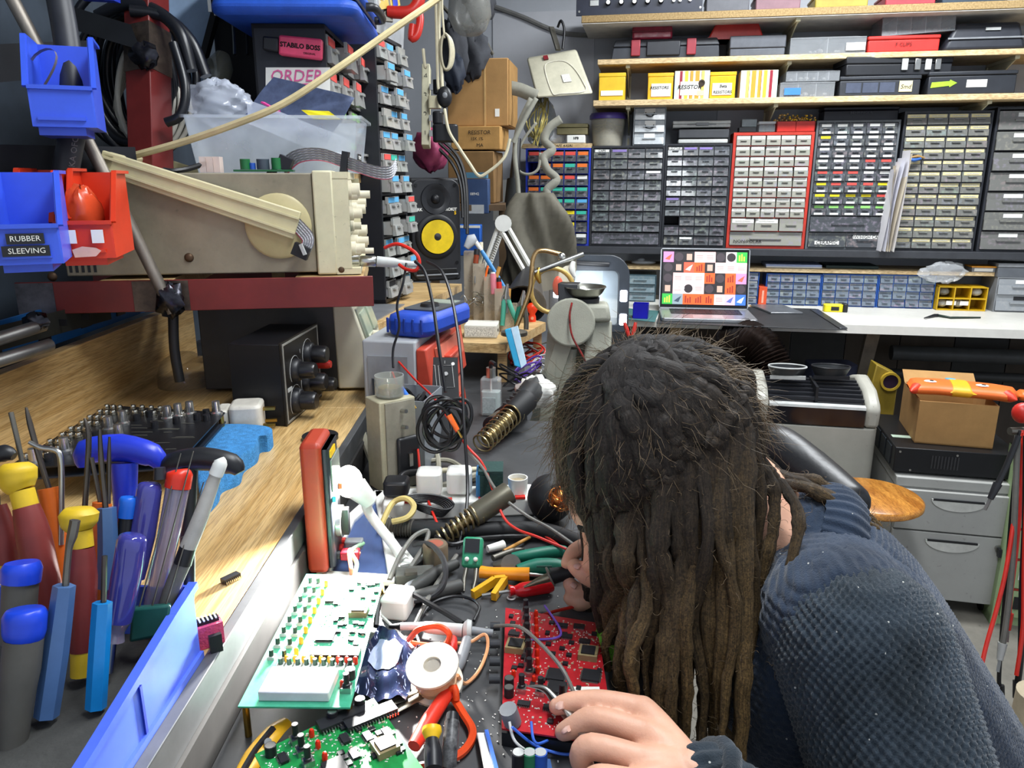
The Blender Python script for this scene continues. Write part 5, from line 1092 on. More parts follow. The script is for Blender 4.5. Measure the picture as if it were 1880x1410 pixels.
q=at(905,798);t=thing('mini_motor','small black and silver motor on the bench beside the pump bottle','motor',q);a,b=q+Vector((0,0,.018)),at(940,772)+Vector((0,0,.018))
part('can',MB().axl(a,b,[(.017,0),(.018,.05),(.018,1)],20),mat('satin_can','8a8272',.3,.8),t,True);part('end_cap',MB().axl(a-(b-a).normalized()*.008,a,[(.013,0),(.018,.3),(.018,1)],20),M_BLK,t,True);part('winding',MB().tube(helix(a.lerp(b,.45),a.lerp(b,.85),.019,.019,4),.002,6),M_BW,t,True);part('pin',MB().cyl(a-(b-a).normalized()*.008,a-(b-a).normalized()*.014,.004),M_DST,t,True)
def iron_holder(label,pa,pb_,r0,r1,turns,capm):
 t=thing('spring_iron_holder',label,'iron holder',Vector((pa.x,pa.y,BZ)),0,'coiled spring iron holders')
 part('spring',MB().tube(helix(pa,pb_,r0,r1,turns,16),.0016,6),mat('straw_steel','b0a078',.3,.9),t,True);d=(pb_-pa).normalized()
 part('socket',MB().axl(pb_-d*.01,pb_+d*.05,[(r1*.9,0),(r1*1.05,.1),(r1*1.1,1),(r1*.8,1)],20),capm,t,True);part('core',MB().axl(pa+d*.02,pb_,[(r0*.55,0),(r0*.7,1)],14),mat('perforated_brass','8a7850',.35,.8),t,True)
 return t
pa,pb_=at(882,838)+Vector((0,0,.02)),at(944,800)+Vector((0,0,.045));iron_holder('wide spring iron holder with a black rubber socket behind the mains strip',pa,pb_,.017,.02,9,M_RBK)
q=at(960,815);t=thing('heat_gun_body','ribbed black hot air handle beside the wide spring holder','hot air gun',q);part('body',MB().tube([at(930,800)+Vector((0,0,.03)),at(965,762)+Vector((0,0,.035)),at(985,738)+Vector((0,0,.04))],[.018,.024,.026],14,4),M_BLK,t,True)
for i in range(6):c0=at(935+i*6,794-i*7)+Vector((0,0,.032));part('fin',MB().box(c0+Vector((0,0,.018)),(.026,.003,.012),Matrix.Rotation(R(-30),3,'Z')),mat('grey_fin','3c3c3c',.5),t,True)
part('nozzle',MB().axl(at(985,738)+Vector((0,0,.04)),at(992,722)+Vector((0,0,.04)),[(.02,0),(.014,1),(.011,1),(.011,.2)],16),M_STL,t,True)
single('tissue','crumpled white tissue behind the head','tissue',crumple(at(985,745).x,at(985,745).y,BZ+.03,.035,.03,.028,11,amp=.4),M_PAP,smooth=180)
mb=MB();rng=random.Random(4);c0=P(812,775,1.08)
for k_ in range(8):
 rx,rz_,ph=rng.uniform(.014,.034),rng.uniform(.028,.042),rng.uniform(-.5,.5)
 o_=Vector((rng.uniform(-.008,.012),rng.uniform(-.012,.012),rng.uniform(-.01,.008)))
 mb.tube([c0+o_+Vector((rx*math.cos(a)+ph*.02*math.sin(a),.004*math.sin(2*a+k_),rz_*math.sin(a)+ph*.02*math.cos(a)))for a in[j*.785 for j in range(8)]],.0026,7,5,closed=True)
mb.tube([P(818,720,1.08),P(806,640,1.1),P(795,560,1.14),P(780,500,1.17),P(762,480,1.18)],.0026,7,5)
single('probe_cable','black probe cable bundled in hanging loops','cable',mb,M_BW)
cable('probe_cable','black probe cable hanging straight down past the red trays to the bench',[P(784,480,1.18),P(812,500,1.15),P(832,560,1.12),P(846,660,1.08),P(852,780,1.05),P(858,880,1.03),P(856,940,1.),P(846,985,.98),P(838,1020,.97)],.0024,M_BW)
cable('probe_cable','thin black probe cable curling down behind the knobs',[P(746,484,1.2),P(740,520,1.18),P(729,560,1.18),P(733,600,1.18),P(722,640,1.18),P(722,675,1.17)],.002,M_BW)
cable('probe_cable','red loop of cable at the oscilloscope sockets',[P(706,455,1.2),P(730,448,1.19),P(760,462,1.18),P(770,480,1.18),P(764,496,1.18),P(745,494,1.19),P(733,486,1.2)],.0028,mat('red_wire'))
cable('test_wire','thin red wire hanging from the power supply to the bench',[P(715,670,1.32),P(730,710,1.28),P(742,760,1.22),P(765,815,1.16),P(772,870,1.1),P(790,930,1.04),P(806,968,.99)],.0018,mat('red_wire'))
cable('test_wire','thin red wire running from the hanging coil across the mains strip',[P(732,664,1.3),P(765,700,1.26),P(800,735,1.2),P(850,810,1.1),P(885,850,1.07),P(905,900,1.02),P(925,950,.985),P(950,972,.965),P(985,985,.95),P(1040,1008,.93)],.0018,mat('red_wire'))
cable('test_wire','grey wire beside the red wire across the mains strip',[P(860,830,1.09),P(885,858,1.06),P(915,905,1.01),P(965,945,.985),P(1010,970,.965),P(1056,1002,.94)],.0022,M_GW)
for nm,a,b,c,col in(('orange banana plug hanging in the black cable bundle',(824,762),(840,790),1.06,M_ORG),('blue banana plug hanging beside the grey bin',(736,712),(755,738),1.15,mat('bright_blue_plug','2c70d8',.4))):
 t=thing('banana_plug',nm,'plug',P(*a,c));part('sleeve',MB().tube([P(*a,c),P(*b,c)],[.0042,.0036],10),col,t,True);e_=P(*b,c);d_=(e_-P(*a,c)).normalized();part('tip',MB().cyl(e_,e_+d_*.012,.0016,n=8),M_BRS,t,True)
def wbox_th(name,label,cat,p,w,d,h,rz,m,lab=None):
 t=thing(name,label,cat,p,rz);part('carton',MB().bx(0,w,0,d,0,h),m,t,bevel=.003);return t
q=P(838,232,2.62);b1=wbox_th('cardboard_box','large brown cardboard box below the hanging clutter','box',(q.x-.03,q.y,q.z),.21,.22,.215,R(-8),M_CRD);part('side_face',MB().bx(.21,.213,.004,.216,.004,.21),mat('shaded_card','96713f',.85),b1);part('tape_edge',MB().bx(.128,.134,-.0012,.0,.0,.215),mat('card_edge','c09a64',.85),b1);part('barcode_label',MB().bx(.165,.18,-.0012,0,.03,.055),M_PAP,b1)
q=P(828,275,2.6);b2=wbox_th('cardboard_box','flat cardboard box marked resistor in black','box',(q.x,q.y,q.z),.17,.2,.076,R(-8),mat('tan_cardboard','b0864c',.85));text('RESISTOR',.018,b2,(.098,-.001,.055),M_INK,shear=.1);text('15K 1%',.014,b2,(.09,-.001,.035),M_INK);text('MA',.016,b2,(.1,-.001,.014),M_INK)
q=P(828,318,2.62);t=wbox_th('cardboard_box','lowest brown box under the marked resistor box','box',(q.x-.01,q.y,q.z-.1),.16,.2,.172,R(-8),mat('dark_cardboard','7a5c36',.85))
q=P(838,420,2.5);t=thing('corner_rack','dark timber rack carrying the corner boxes','rack',(q.x-.06,2.62,0));
zr_=WM['cardboard_box.003'].translation.z
part('shelf',MB().bx(-.05,.22,-.06,.22,zr_-.02,zr_-.001),mat('dark_timber','5a4630',.7),t)
for x in(-.04,.21):part('post',MB().bx(x-.015,x+.015,.18,.21,0,zr_-.02),mat('dark_timber'),t)
q=P(768,325,2.28);t=thing('plastic_bag','crumpled pink plastic bag above the speaker','bag',q);part('film',crumple(P(792,312,2.3).x,P(792,312,2.3).y,SPZ+.385,.05,.04,.055,8,amp=.22),mat('pink_film','b04a70',.35,var=.25,scale=25),t,True,smooth=180)
q=P(872,392,2.5);t=thing('blister_pack','blue packaged item with a white number label right of the speaker','package',(q.x,q.y,q.z),R(-8));part('card',MB().bx(-.04,.045,0,.04,.0,.11),mat('pack_blue','32486e',.5),t,bevel=.003);part('lower_strip',MB().bx(-.038,.03,-.001,0,.0,.028),M_LGR,t);part('teal_top',MB().bx(-.04,.04,-.002,.03,.112,.13),mat('pack_teal','4a7890',.5),t);text('08942',.012,t,(.0,-.0015,.062),M_PAP)
q=P(868,430,2.48);t=thing('blister_pack','lower bright blue pack under the number label pack','package',(q.x-.02,q.y,q.z-.07),R(-8));part('card',MB().bx(-.03,.045,0,.04,0,.1),mat('pack_bright_blue','1c58b0',.5),t,bevel=.003);part('white_edge',MB().bx(-.03,.045,-.0012,0,.09,.098),M_PAP,t)
es=thing('extension_strip','white extension strip hanging vertically with numbered sockets','extension strip',P(782,270,2.15));a,b=P(782,270,2.15),P(783,122,2.15)
part('body',MB().bar(a,b,.022,.04,up=(0,1,0)),mat('yellowed_strip','c4c0a4',.5,kind='speck',scale=20),es,True,bevel=.002)
for i in range(4):p=a.lerp(b,.16+.235*i);textw(str(i+1),.022,es,p+Vector((0,-.0212,0)),(1,.0,0),(0,0,1),mat('faint_pencil','6a6a60',.8))
for i,(px,py,ww,hh,nm)in enumerate(((818,245,.05,.024,'long black plug lowest on the hanging strip'),(804,217,.02,.018,'black adapter second from the bottom of the hanging strip'),(802,160,.014,.018,'dark plug at the top of the hanging strip'))):
 p=P(px,py,2.12);t=thing('mains_plug',nm,'plug',p,0,'plugs in the hanging strip');part('body',MB().rbox(p.x-ww/2*1.4,p.x+ww/2*1.4,p.y-.02,p.y+.02,p.z-hh,p.z+hh,.012),M_BLK,t,True,bevel=.005);part('pins',MB().bx(p.x-ww*.7-.01,p.x-ww*.7,p.y-.008,p.y+.008,p.z-.008,p.z+.008),M_STL,t,True)
p=P(796,188,2.12);single('mains_plug','white plug in the hanging strip','plug',MB().rbox(p.x-.014,p.x+.02,p.y-.02,p.y+.02,p.z-.016,p.z+.016,.008),M_CRM)
p=P(816,178,2.08);t=thing('inline_switch','black oval inline switch on the hanging white cable','switch',p);part('body',MB().ell(p,(.021,.014,.028)),M_BLK,t,True);part('rocker',MB().ell(p+Vector((.002,-.013,.003)),(.007,.004,.008)),M_GRY,t,True);part('strain_relief',MB().cyl(p-Vector((0,0,.028)),p-Vector((0,0,.045)),.005),M_BLK,t,True)
M_WC=mat('cream_cable','c8c0a4',.5)
for i,(pts,nm)in enumerate(((((808,-10),(806,60),(810,120),(812,160)),'white flex hanging to the inline switch'),(((800,-10),(802,70),(804,150),(806,165)),'second white flex hanging beside the inline switch'),(((816,200),(824,240),(842,270),(862,300),(878,322),(893,318),(925,290),(936,255)),'cream flex looping below the cardboard boxes'),(((777,90),(780,120),(783,124)),'short cream flex entering the hanging strip'))):
 cable('mains_flex',nm,[P(a,b,2.08)for a,b in pts],.0045,M_WC)
mb=MB();c0=P(818,80,2.06)
for k_ in range(4):mb.tube([c0+Vector(((.012+.003*k_)*math.cos(a),.006*k_,.045*math.sin(a)-.02))for a in[j*.785 for j in range(8)]],.003,7,5,closed=True)
mb.tube([P(812,-20,2.06),P(812,20,2.06),P(816,70,2.06)],.003,7,4);single('mains_flex','knotted bundle of white flex near the top','cable',mb,M_WC)
for i,pts in enumerate((((800,268),(830,300),(846,340),(850,400)),((806,262),(838,296),(852,345),(854,420)),((812,258),(842,290),(856,340),(858,430)))):
 cable('speaker_flex',['inner','middle','outer'][i]+' black flex curving down behind the speaker',[P(a,b,2.25)for a,b in pts],.005,M_BW)
t=thing('lamp_shade','translucent dusty shade hanging in the upper corner','shade',P(850,0,2.3));part('shade',MB().lathe([(.05,.1),(.062,.03),(.068,-.03),(.05,-.07),(.03,-.085),(0,-.09)],Matrix.Translation(P(862,10,2.35)),28),clear('dusty_shade','8a8a84',.55,.3),t,True);part('holder',MB().cyl(P(862,0,2.35),P(862,-60,2.35),.025),M_BLK,t,True)
M_DKC=mat('dusty_dark_cloth','3a3c42',.8,var=.35,scale=12)
for i,(px,py,rx,rz_,f,nm)in enumerate(((832,90,.045,.08,2.5,'dark coat sleeve hanging in the upper corner'),(868,100,.05,.07,2.55,'dark grey cloth bundle hanging above the cardboard box'),(835,135,.03,.05,2.45,'navy hanging strap end above the cardboard box'),(895,125,.035,.035,2.6,'crumpled dark rag on top of the cardboard box'),(880,0,.05,.06,2.6,'dark blue bundle hanging at the top of the corner'))):
 c0=P(px,py,f);single('hanging_cloth',nm,'cloth',crumple(c0.x,c0.y,c0.z,rx,.035,rz_,30+i,amp=.3),M_DKC if i!=2 else mat('navy_strap','232a38',.7),smooth=180)
cable('hanging_rope','rope on which the corner bundles hang',[P(786,-20,2.5),P(840,40,2.52),P(880,60,2.58),P(905,100,2.62)],.006,mat('grey_rope','55524a',.8),'rope')
M_STR=mat('khaki_webbing','7e7d72',.75,bump=.2,bscale=500)
def strap(label,pts,f,wd_,m=M_STR,n=6):
 q=catmull([P(a,b,f+(c if len(p_)>2 else 0))for p_ in pts for a,b,c in[(p_[0],p_[1],p_[2]if len(p_)>2 else 0)]],n);mb=MB();vs_=[]
 for i,p in enumerate(q):
  d_=(q[min(i+1,len(q)-1)]-q[max(i-1,0)]).normalized();s=d_.cross(Vector((0,1,.15)));s=s.normalized()*wd_/2 if s.length>1e-4 else Vector((wd_/2,0,0))
  vs_+=[p-s,p+s,p+s+Vector((0,.003,0)),p-s+Vector((0,.003,0))]
 fs=[(4*i+a,4*i+(a+1)%4,4*i+4+(a+1)%4,4*i+4+a)for i in range(len(q)-1)for a in range(4)];fs+=[(0,1,2,3),tuple(4*(len(q)-1)+a for a in(3,2,1,0))]
 mb.add(vs_,fs);return single('webbing_strap',label,'strap',mb,m,group='straps hanging in the corner',smooth=180)
strap('broad khaki strap folded over the corner hook',[(930,160),(955,165),(985,178)],2.62,.045)
strap('khaki strap hanging straight left of the blue cabinet',[(975,180),(952,230),(945,280),(950,330),(952,360)],2.62,.016)
strap('khaki strap slanting down from the hook',[(985,180),(965,215),(948,250),(942,262)],2.6,.016)
strap('curled khaki strap hanging in front of the blue cabinet labels',[(1030,218),(1008,235),(1000,258),(1014,275),(998,290),(1005,312),(1022,330),(1004,350),(1012,372),(1010,385)],2.78,.03)
strap('thin khaki strap tail looping over the blue cabinet',[(985,225),(962,255),(950,285),(952,312),(970,320),(988,310),(992,280)],2.78,.01)
q=P(945,360,2.75);t=thing('folded_tripod','black folded tripod leaning beside the blue cabinet','tripod',(q.x,q.y,0));part('tube',MB().tube([P(950,255,2.75),P(944,340,2.75)],[.014,.02],10),M_BLK,t,True);part('sleeve',MB().tube([P(944,330,2.75),P(938,385,2.75)],[.026,.026],12),mat('black_foam','14181a',.8),t,True);part('leg',MB().tube([P(938,360,2.75),Vector((q.x-.03,q.y+.02,0))],.01,8),M_LGR,t,True);part('leg',MB().tube([P(942,360,2.75),Vector((q.x+.06,q.y+.05,0))],.01,8),M_DST,t,True)
u0,z1=W(905,300,NB);u1,z0=W(940,405,NB);t=thing('wall_drawing','printed drawing pinned to the wall behind the tripod','drawing',WP(u0,NB+.004,z0),-WA);part('sheet',MB().bx(0,u1-u0,0,.002,0,z1-z0),M_PAP,t)
for i in range(3):part('drawn_line',MB().bx(.01,.05-.01*i,-.0008,0,.05+.05*i,.052+.05*i),M_INK,t)
u0,_=W(905,60,NB);cable('wall_conduit','grey conduit sagging across the upper wall',[WP(W(px,py,NB)[0],NB+.014,W(px,py,NB)[1])for px,py in((905,12),(960,32),(1000,50),(1035,62),(1085,66))],.01,mat('conduit_grey','6e6e6c',.6),'conduit')
hf=2.9;M_OLD=mat('grimy_ivory_plastic','b4b09c',.6,var=.2,scale=9,kind='speck')
hb=thing('hanging_device','grimy ivory plastic device hanging by its bracket on the wall','device',P(1030,180,hf));q=[P(985,180,hf-.06),P(1089,172,hf-.06),P(1089,172,hf+.02),P(985,180,hf+.02),P(967,108,hf),P(1058,92,hf),P(1058,90,hf+.06),P(967,106,hf+.06)]
part('shell',MB().hexa(q),M_OLD,hb,True,bevel=.008)
def onf(a,b,o=.002):p=q[0].lerp(q[1],a).lerp(q[4].lerp(q[5],a),b);n=(q[1]-q[0]).cross(q[4]-q[0]).normalized();n=n if n.y<0 else-n;return p+n*o
pan=[onf(.3,.08),onf(.42,.05),onf(.86,.06),onf(.9,.25),onf(.82,.62),onf(.66,.8),onf(.36,.8),onf(.28,.6)]
part('panel_ridge',MB().tube(pan,.0022,6,4,closed=True),mat('pale_ridge','c8c4b4',.5),hb,True);part('label',MB().hexa([onf(.55,.3),onf(.7,.3),onf(.7,.48),onf(.55,.48),onf(.55,.3,.004),onf(.7,.3,.004),onf(.7,.48,.004),onf(.55,.48,.004)]),M_PRT,hb,True)
part('red_switch',MB().hexa([onf(.32,.88),onf(.41,.88),onf(.41,.97),onf(.32,.97),onf(.32,.88,.008),onf(.41,.88,.008),onf(.41,.97,.008),onf(.32,.97,.008)]),mat('dull_red_switch','782028',.4),hb,True);part('hanger',MB().bar(P(1025,92,hf+.02),P(1012,50,hf+.05),.02,.008),M_DST,hb,True);part('cord',MB().tube([P(1033,90,hf),P(1036,55,hf),P(1030,38,hf),P(1024,50,hf+.02)],.005,8,5),M_BLK,hb,True)
zb_=ctop('blue')+.018
t,w,h=wob('tobacco_tin','long brass coloured tin on the white pot','tin',1022,1079,227,zat(1050,247,.0),.0);part('body',MB().bx(-w/2,w/2,0,.07,0,h*.6),mat('aged_tin','8a8260',.35,.6),t,bevel=.002);part('lid',MB().bx(-w*.51,w*.51,-.001,.071,h*.62,h),mat('aged_tin'),t,bevel=.003)
t,w,h=wob('white_pot','white pot marked in black on the blue cabinet board','pot',1040,1074,248,zb_,.0);part('body',MB().bx(-w/2,w/2,0,.06,0,h),M_WHT,t,bevel=.004);text("10'8",h*.42,t,(0,-.001,h*.6),M_INK,bold=.0005)
p=WP(W(1010,262,0)[0],.0,zb_+.03);t=thing('parts_bag','clear bag of parts beside the white pot','bag',p);part('film',crumple(p.x+.02,p.y+.04,p.z,.045,.03,.028,17,amp=.2),M_MLK,t,True,smooth=30)
p=WP(W(985,235,0)[0],-.02,zat(985,262,0));t=thing('wire_bundle','bag of gold and clear wire hanging above the blue cabinet','wire bundle',p);mb=MB();rng=random.Random(2)
for i in range(14):mb.tube([P(990+rng.uniform(-18,18),180,2.95),P(985+rng.uniform(-20,20),220,2.92),P(980+rng.uniform(-12,14),262+rng.uniform(-12,6),2.95)],.0022,5,4)
part('strands',mb,mat('gold_wire','a89a58',.3,.3,var=.6,scale=40),t,True);part('bag_film',crumple(P(990,220,2.98).x,P(990,220,2.98).y,P(990,220,2.98).z,.06,.03,.09,19,amp=.15),clear('dark_film','50585a',.55,.15),t,True,smooth=30)
#left rack
def hit(px,py,p,n):d=ray(px,py);return CAMP+d*((Vector(p)-CAMP).dot(n)/d.dot(n))
M_OAK=wood('oak_laminate','d0b07a','b8935a',(34,1.3,34),2.6,.35)
sh=thing('oak_shelf','oak laminate shelf above the work bench','shelf',(-.47,.9,SZ-.018))
part('board',MB().bx(-.7,-.254,.1,1.26,SZ-.018,SZ),M_OAK,sh,True,bevel=.001);part('board',MB().bx(-.7,-.254,1.262,1.66,SZ-.018,SZ),M_OAK,sh,True,bevel=.001)
part('metal_edge',MB().bx(-.2535,-.243,.1,1.66,SZ-.03,SZ+.001),mat('dull_aluminium','66686a',.5,.6),sh,True,bevel=.001)
part('edge_lip',MB().bx(-.2465,-.2395,.1,1.4,SZ-.072,SZ-.0305),mat('grey_channel','403f3e',.6,.3),sh,True)
part('back_panel',MB().bx(-.722,-.701,.1,1.66,SZ-.018,SZ+.122),M_OAK,sh,True,bevel=.001)
for y in(.14,1.58):part('support',MB().bx(-.66,-.26,y-.012,y+.012,BZ,SZ-.0185),M_OAK,sh,True)
SCR=R(99);so=P(634,503,1.27);SCZ=so.z
xa,ya=Vector((math.cos(SCR),math.sin(SCR),0)),Vector((-math.sin(SCR),math.cos(SCR),0))
def sc(x,y,z):return so+xa*x+ya*y+Vector((0,0,z))
rk=thing('steel_rack','maroon painted steel channel rack carrying the oscilloscope','rack',sc(.1,.3,-.05))
M_MAR=mat('maroon_paint','6c2220',.42,var=.25,scale=9)
c=[sc(-.02,-.045,-.052),sc(-.02,.5,-.052),sc(-.014,.5,-.052),sc(-.014,-.045,-.052)]
part('channel',MB().hexa(c+[x+Vector((0,0,.05))for x in c]),M_MAR,rk,True,bevel=.001)
c=[sc(-.014,-.04,-.052),sc(-.014,.5,-.052),sc(.03,.5,-.052),sc(.03,-.04,-.052)];part('channel_flange',MB().hexa(c+[x+Vector((0,0,.004))for x in c]),M_MAR,rk,True)
c=[sc(.3,-.02,-.052),sc(.3,.5,-.052),sc(.306,.5,-.052),sc(.306,-.02,-.052)];part('channel',MB().hexa(c+[x+Vector((0,0,.05))for x in c]),M_MAR,rk,True)
for y0 in(.0,.3):
 c=[sc(-.014,y0-.03,-.028),sc(-.014,y0+.08,-.028),sc(.3,y0+.08,-.028),sc(.3,y0-.03,-.028)];part('timber_board',MB().hexa(c+[x+Vector((0,0,.026))for x in c]),M_PINE,rk,True,bevel=.001)
q_=WM[L1.name];part('cabinet_ledge',MB().bx(-.5,-.36,1.53,1.88,L1Z-.024,L1Z-.0005),M_PINE,rk,True)
for y_l in(1.56,1.85):part('ledge_post',MB().bx(-.49,-.46,y_l-.015,y_l+.015,SZ+.002 if y_l<1.66 else BZ,L1Z-.024),M_PINE,rk,True)
def burn(px0,px1,m,nm='weld_scorch'):
 a,b=hit(px0,545,sc(-.0205,0,0),xa),hit(px1,545,sc(-.0205,0,0),xa);c=[a-xa*.0006,b-xa*.0006,b+xa*.0002,a+xa*.0002];z0=so.z-.051
 part(nm,MB().hexa([Vector((p.x,p.y,z0))for p in c]+[Vector((p.x,p.y,z0+.048))for p in c]),m,rk,True)
burn(30,100,mat('scorched_steel','5c5a60',.4,.6,var=.6,scale=18));burn(245,348,mat('scorched_dark','2e2826',.45,.5,var=.7,scale=18,col2='6a5c50'))
M_ROD=mat('rusty_rod','8c857c',.5,.7,var=.4,scale=30,stretch=(1,1,.2))
npl=sc(-.034,0,0)
r0,r1=hit(10,-25,npl,xa),hit(318,574,npl,xa)
part('diagonal_rod',MB().tube([r0,r0.lerp(r1,.5)+Vector((.002,0,.004)),r1],.0092,12,5),M_ROD,rk,True)
part('weld_bead',crumple(*hit(312,552,npl,xa),.02,.012,.024,77,16,10,.35),mat('weld_metal','3c3c42',.25,.9,var=.5,scale=60),rk,True)
part('lower_rod',MB().tube([hit(318,574,sc(-.005,0,0),xa),hit(320,640,sc(-.005,0,0),xa),hit(330,700,sc(-.005,0,0),xa)],.008,10,3),mat('dark_rod','2c2c2e',.5,.5),rk,True)
for k_,(a,b)in enumerate((((78,597),(-60,640)),((92,633),(-60,680)))):part('side_rod',MB().tube([P(*a,1.1),P(*b,.98)],.0095,12),mat('galvanised_rod','8e8e8c',.45,.8),rk,True)
part('weld_bead',crumple(*P(66,590,1.09),.016,.01,.012,78,14,9,.35),MATS['weld_metal'],rk,True)
ai=[P(-40,655,1.05),P(205,586,1.3),P(205,586,1.31),P(-40,655,1.06)];part('slotted_angle',MB().hexa(ai+[x+Vector((0,0,.035))for x in ai]),mat('dark_angle_iron','3c3e3a',.5,.5),rk,True)
for i in range(4):p=ai[0].lerp(ai[1],.22+.18*i)+Vector((0,-.002,.017));part('slot',MB().box(p,(.022,.003,.01)),M_BLK,rk,True)
bs=[Vector((-.735,.75,SZ+.124)),Vector((-.735,1.7,SZ+.124)),Vector((-.74,1.7,SZ+.124)),Vector((-.74,.75,SZ+.124))]
pg=thing('perforated_strip','blue perforated metal strip behind the oak back panel','strip',bs[0]);part('strip',MB().hexa(bs+[x+Vector((0,0,.06))for x in bs]),mat('strip_blue','1c62a4',.45),pg,True)
for i in range(7):part('slot',MB().bx(-.7345,-.732,.8+i*.12,.83+i*.12,SZ+.135,SZ+.165),M_BLK,pg,True)
os_=thing('oscilloscope','old cream oscilloscope seen from its grimy side','oscilloscope',sc(0,0,0),SCR)
M_SCP=mat('grimy_taupe_steel','8c8470',.5,var=.28,scale=8,kind='speck');SH=.162
part('case',MB().bx(.0,.272,.045,.43,.004,SH),M_SCP,os_,bevel=.002)
part('bezel',MB().bx(-.005,.278,.012,.044,.0,SH+.004),M_CRM,os_,bevel=.003)
part('bezel_lip',MB().bx(-.003,.276,-.012,.013,SH-.01,SH+.002).bx(-.003,.276,-.026,.013,.0,.01).bx(-.003,.003,-.012,.013,.008,SH-.008).bx(.27,.276,-.02,.013,.008,SH-.008),M_CRM,os_)
part('front_panel',MB().bx(.0,.272,.0,.012,.008,SH-.008),mat('pale_scope_panel','d8d2ba',.45,var=.06),os_)
part('screen_hood',MB().bx(.01,.13,-.01,.002,.05,.15),M_CRM,os_);part('screen',MB().bx(.02,.12,-.0115,-.0095,.06,.14),mat('screen_green','2c4238',.1),os_)
for i,(x,z,r,L)in enumerate(((.02,.135,.016,.03),(.02,.128,.009,.046),(.02,.098,.012,.032),(.06,.075,.009,.028),(.03,.052,.01,.04),(.02,.04,.012,.034),(.02,.036,.007,.048),(.09,.045,.012,.036),(.15,.1,.012,.034),(.15,.06,.012,.034),(.21,.11,.012,.034),(.21,.06,.012,.034))):
 part('knob',MB().axl((x,.0,z),(x,-L,z),[(r,0),(r,.55),(r*.72,.58),(r*.7,1)],20),mat('ivory_knob','d4ccb4',.45,var=.08),os_)
for x,z in((.03,.018),(.1,.018)):part('bnc_socket',MB().axl((x,0,z),(x,-.022,z),[(.009,0),(.006,.2),(.006,1)],14),M_STL,os_)
pr_=thing('bnc_probe_plug','grey probe plug on the oscilloscope socket','plug',sc(.03,-.023,.018));a,b,c_=sc(.03,-.023,.018),sc(.03,-.052,.017),sc(.03,-.125,.01)
part('collar',MB().axl(a,b,[(.007,0),(.0095,.1),(.0095,.9),(.007,1)],16),M_STL,pr_,True);part('body',MB().axl(b,c_,[(.009,0),(.0085,.4),(.006,.5),(.0045,1)],16),M_LGR,pr_,True)
for px,py in((347,473),(96,508),(627,495)):p=hit(px,py,sc(0,0,0),xa);part('case_screw',MB().axl(p,p-xa*.004,[(.0075,0),(.0065,.6),(.003,1),(0,1)],14),mat('rusty_screw','5a4634',.5,.6),os_,True)
hp=sc(-.012,0,0);pc_=hit(518,405,hp,xa);e_=hit(186,296,hp,xa)
part('handle_pivot',MB().axl(hit(512,415,sc(0,0,0),xa),hit(512,415,sc(0,0,0),xa)-xa*.008,[(.052,0),(.052,.6),(.048,1),(0,1)],36),mat('yellowed_plastic','b8ac80',.45,var=.1),os_,True)
dd_=(pc_-e_).normalized();uu_=Vector((0,0,1));uu_=(uu_-dd_*uu_.dot(dd_)).normalized();M_HND=mat('cream_handle','c8bf98',.45,var=.1)
end=pc_+dd_*.025
def slab3(p,q,h0,h1,x0,x1):c=[p-uu_*h0,q-uu_*h1,q+uu_*h1,p+uu_*h0];return MB().hexa([v-xa*x0 for v in c]+[v-xa*x1 for v in c])
hn=part('handle_arm',slab3(e_,end,.017,.023,-.002,.008),M_HND,os_,True,bevel=.002)
for s in(-1,1):part('arm_ridge',slab3(e_+uu_*.008*s,end+uu_*.012*s,.0016,.0016,.008,.012),M_HND,hn,True)
part('handle_grip',MB().hexa([e_-uu_*.016-xa*.008,e_-uu_*.016+dd_*.02-xa*.008,e_-uu_*.016+dd_*.02+xa*.3,e_-uu_*.016+xa*.3,e_+uu_*.016-xa*.008,e_+uu_*.016+dd_*.02-xa*.008,e_+uu_*.016+dd_*.02+xa*.3,e_+uu_*.016+xa*.3]),M_HND,os_,True,bevel=.003)
part('handle_arm',MB().hexa([v+xa*.295 for v in(e_-uu_*.017,end-uu_*.02,end+uu_*.02,e_+uu_*.017)]+[v+xa*.287 for v in(e_-uu_*.017,end-uu_*.02,end+uu_*.02,e_+uu_*.017)]),M_HND,os_,True,bevel=.002)
for i in range(5):part('vent',MB().bx(-.001,.003,.385+i*.009,.389+i*.009,.01,.05),M_BLK,os_)
STZ=SCZ+SH+.0008
bo=P(356,316,1.29);cb=thing('clear_storage_box','large clear plastic box on the oscilloscope','storage box',(bo.x,bo.y+.02,STZ),R(5))
w,d,h=.262,.155,.093;mb=MB();tp=.012
def wallp(mb,a,b,A,B,th):n=(b-a).cross(Vector((0,0,1))).normalized()*-th;mb.hexa([a,b,b+n,a+n,A,B,B+n,A+n])
b4=[Vector((0,0,0)),Vector((w,0,0)),Vector((w,d,0)),Vector((0,d,0))];t4=[Vector((-tp,-tp,h)),Vector((w+tp,-tp,h)),Vector((w+tp,d+tp,h)),Vector((-tp,d+tp,h))]
for i in range(4):wallp(mb,b4[i],b4[(i+1)%4],t4[i],t4[(i+1)%4],.0015)
mb.bx(0,w,0,d,0,.0015);M_CBX=clear('storage_clear','d4dce4',.36,.2);part('wall',mb,M_CBX,cb)
part('rim',framed(rr_poly(-tp-.008,w+tp+.008,-tp-.008,d+tp+.008,.012,.012),rr_poly(-tp,w+tp,-tp,d+tp,.006,.006),h-.004,h+.001,Matrix.Identity(4)),M_CBX,cb)
part('embossed_label',MB().bx(w+.002,w+.0045,.05,.105,.02,.034),M_BLK,cb);o=text('ODTH BIT',.009,cb,(w+.0048,.078,.027),M_WHT,rot=(R(90),0,R(90)))
WMc=WM[cb.name]
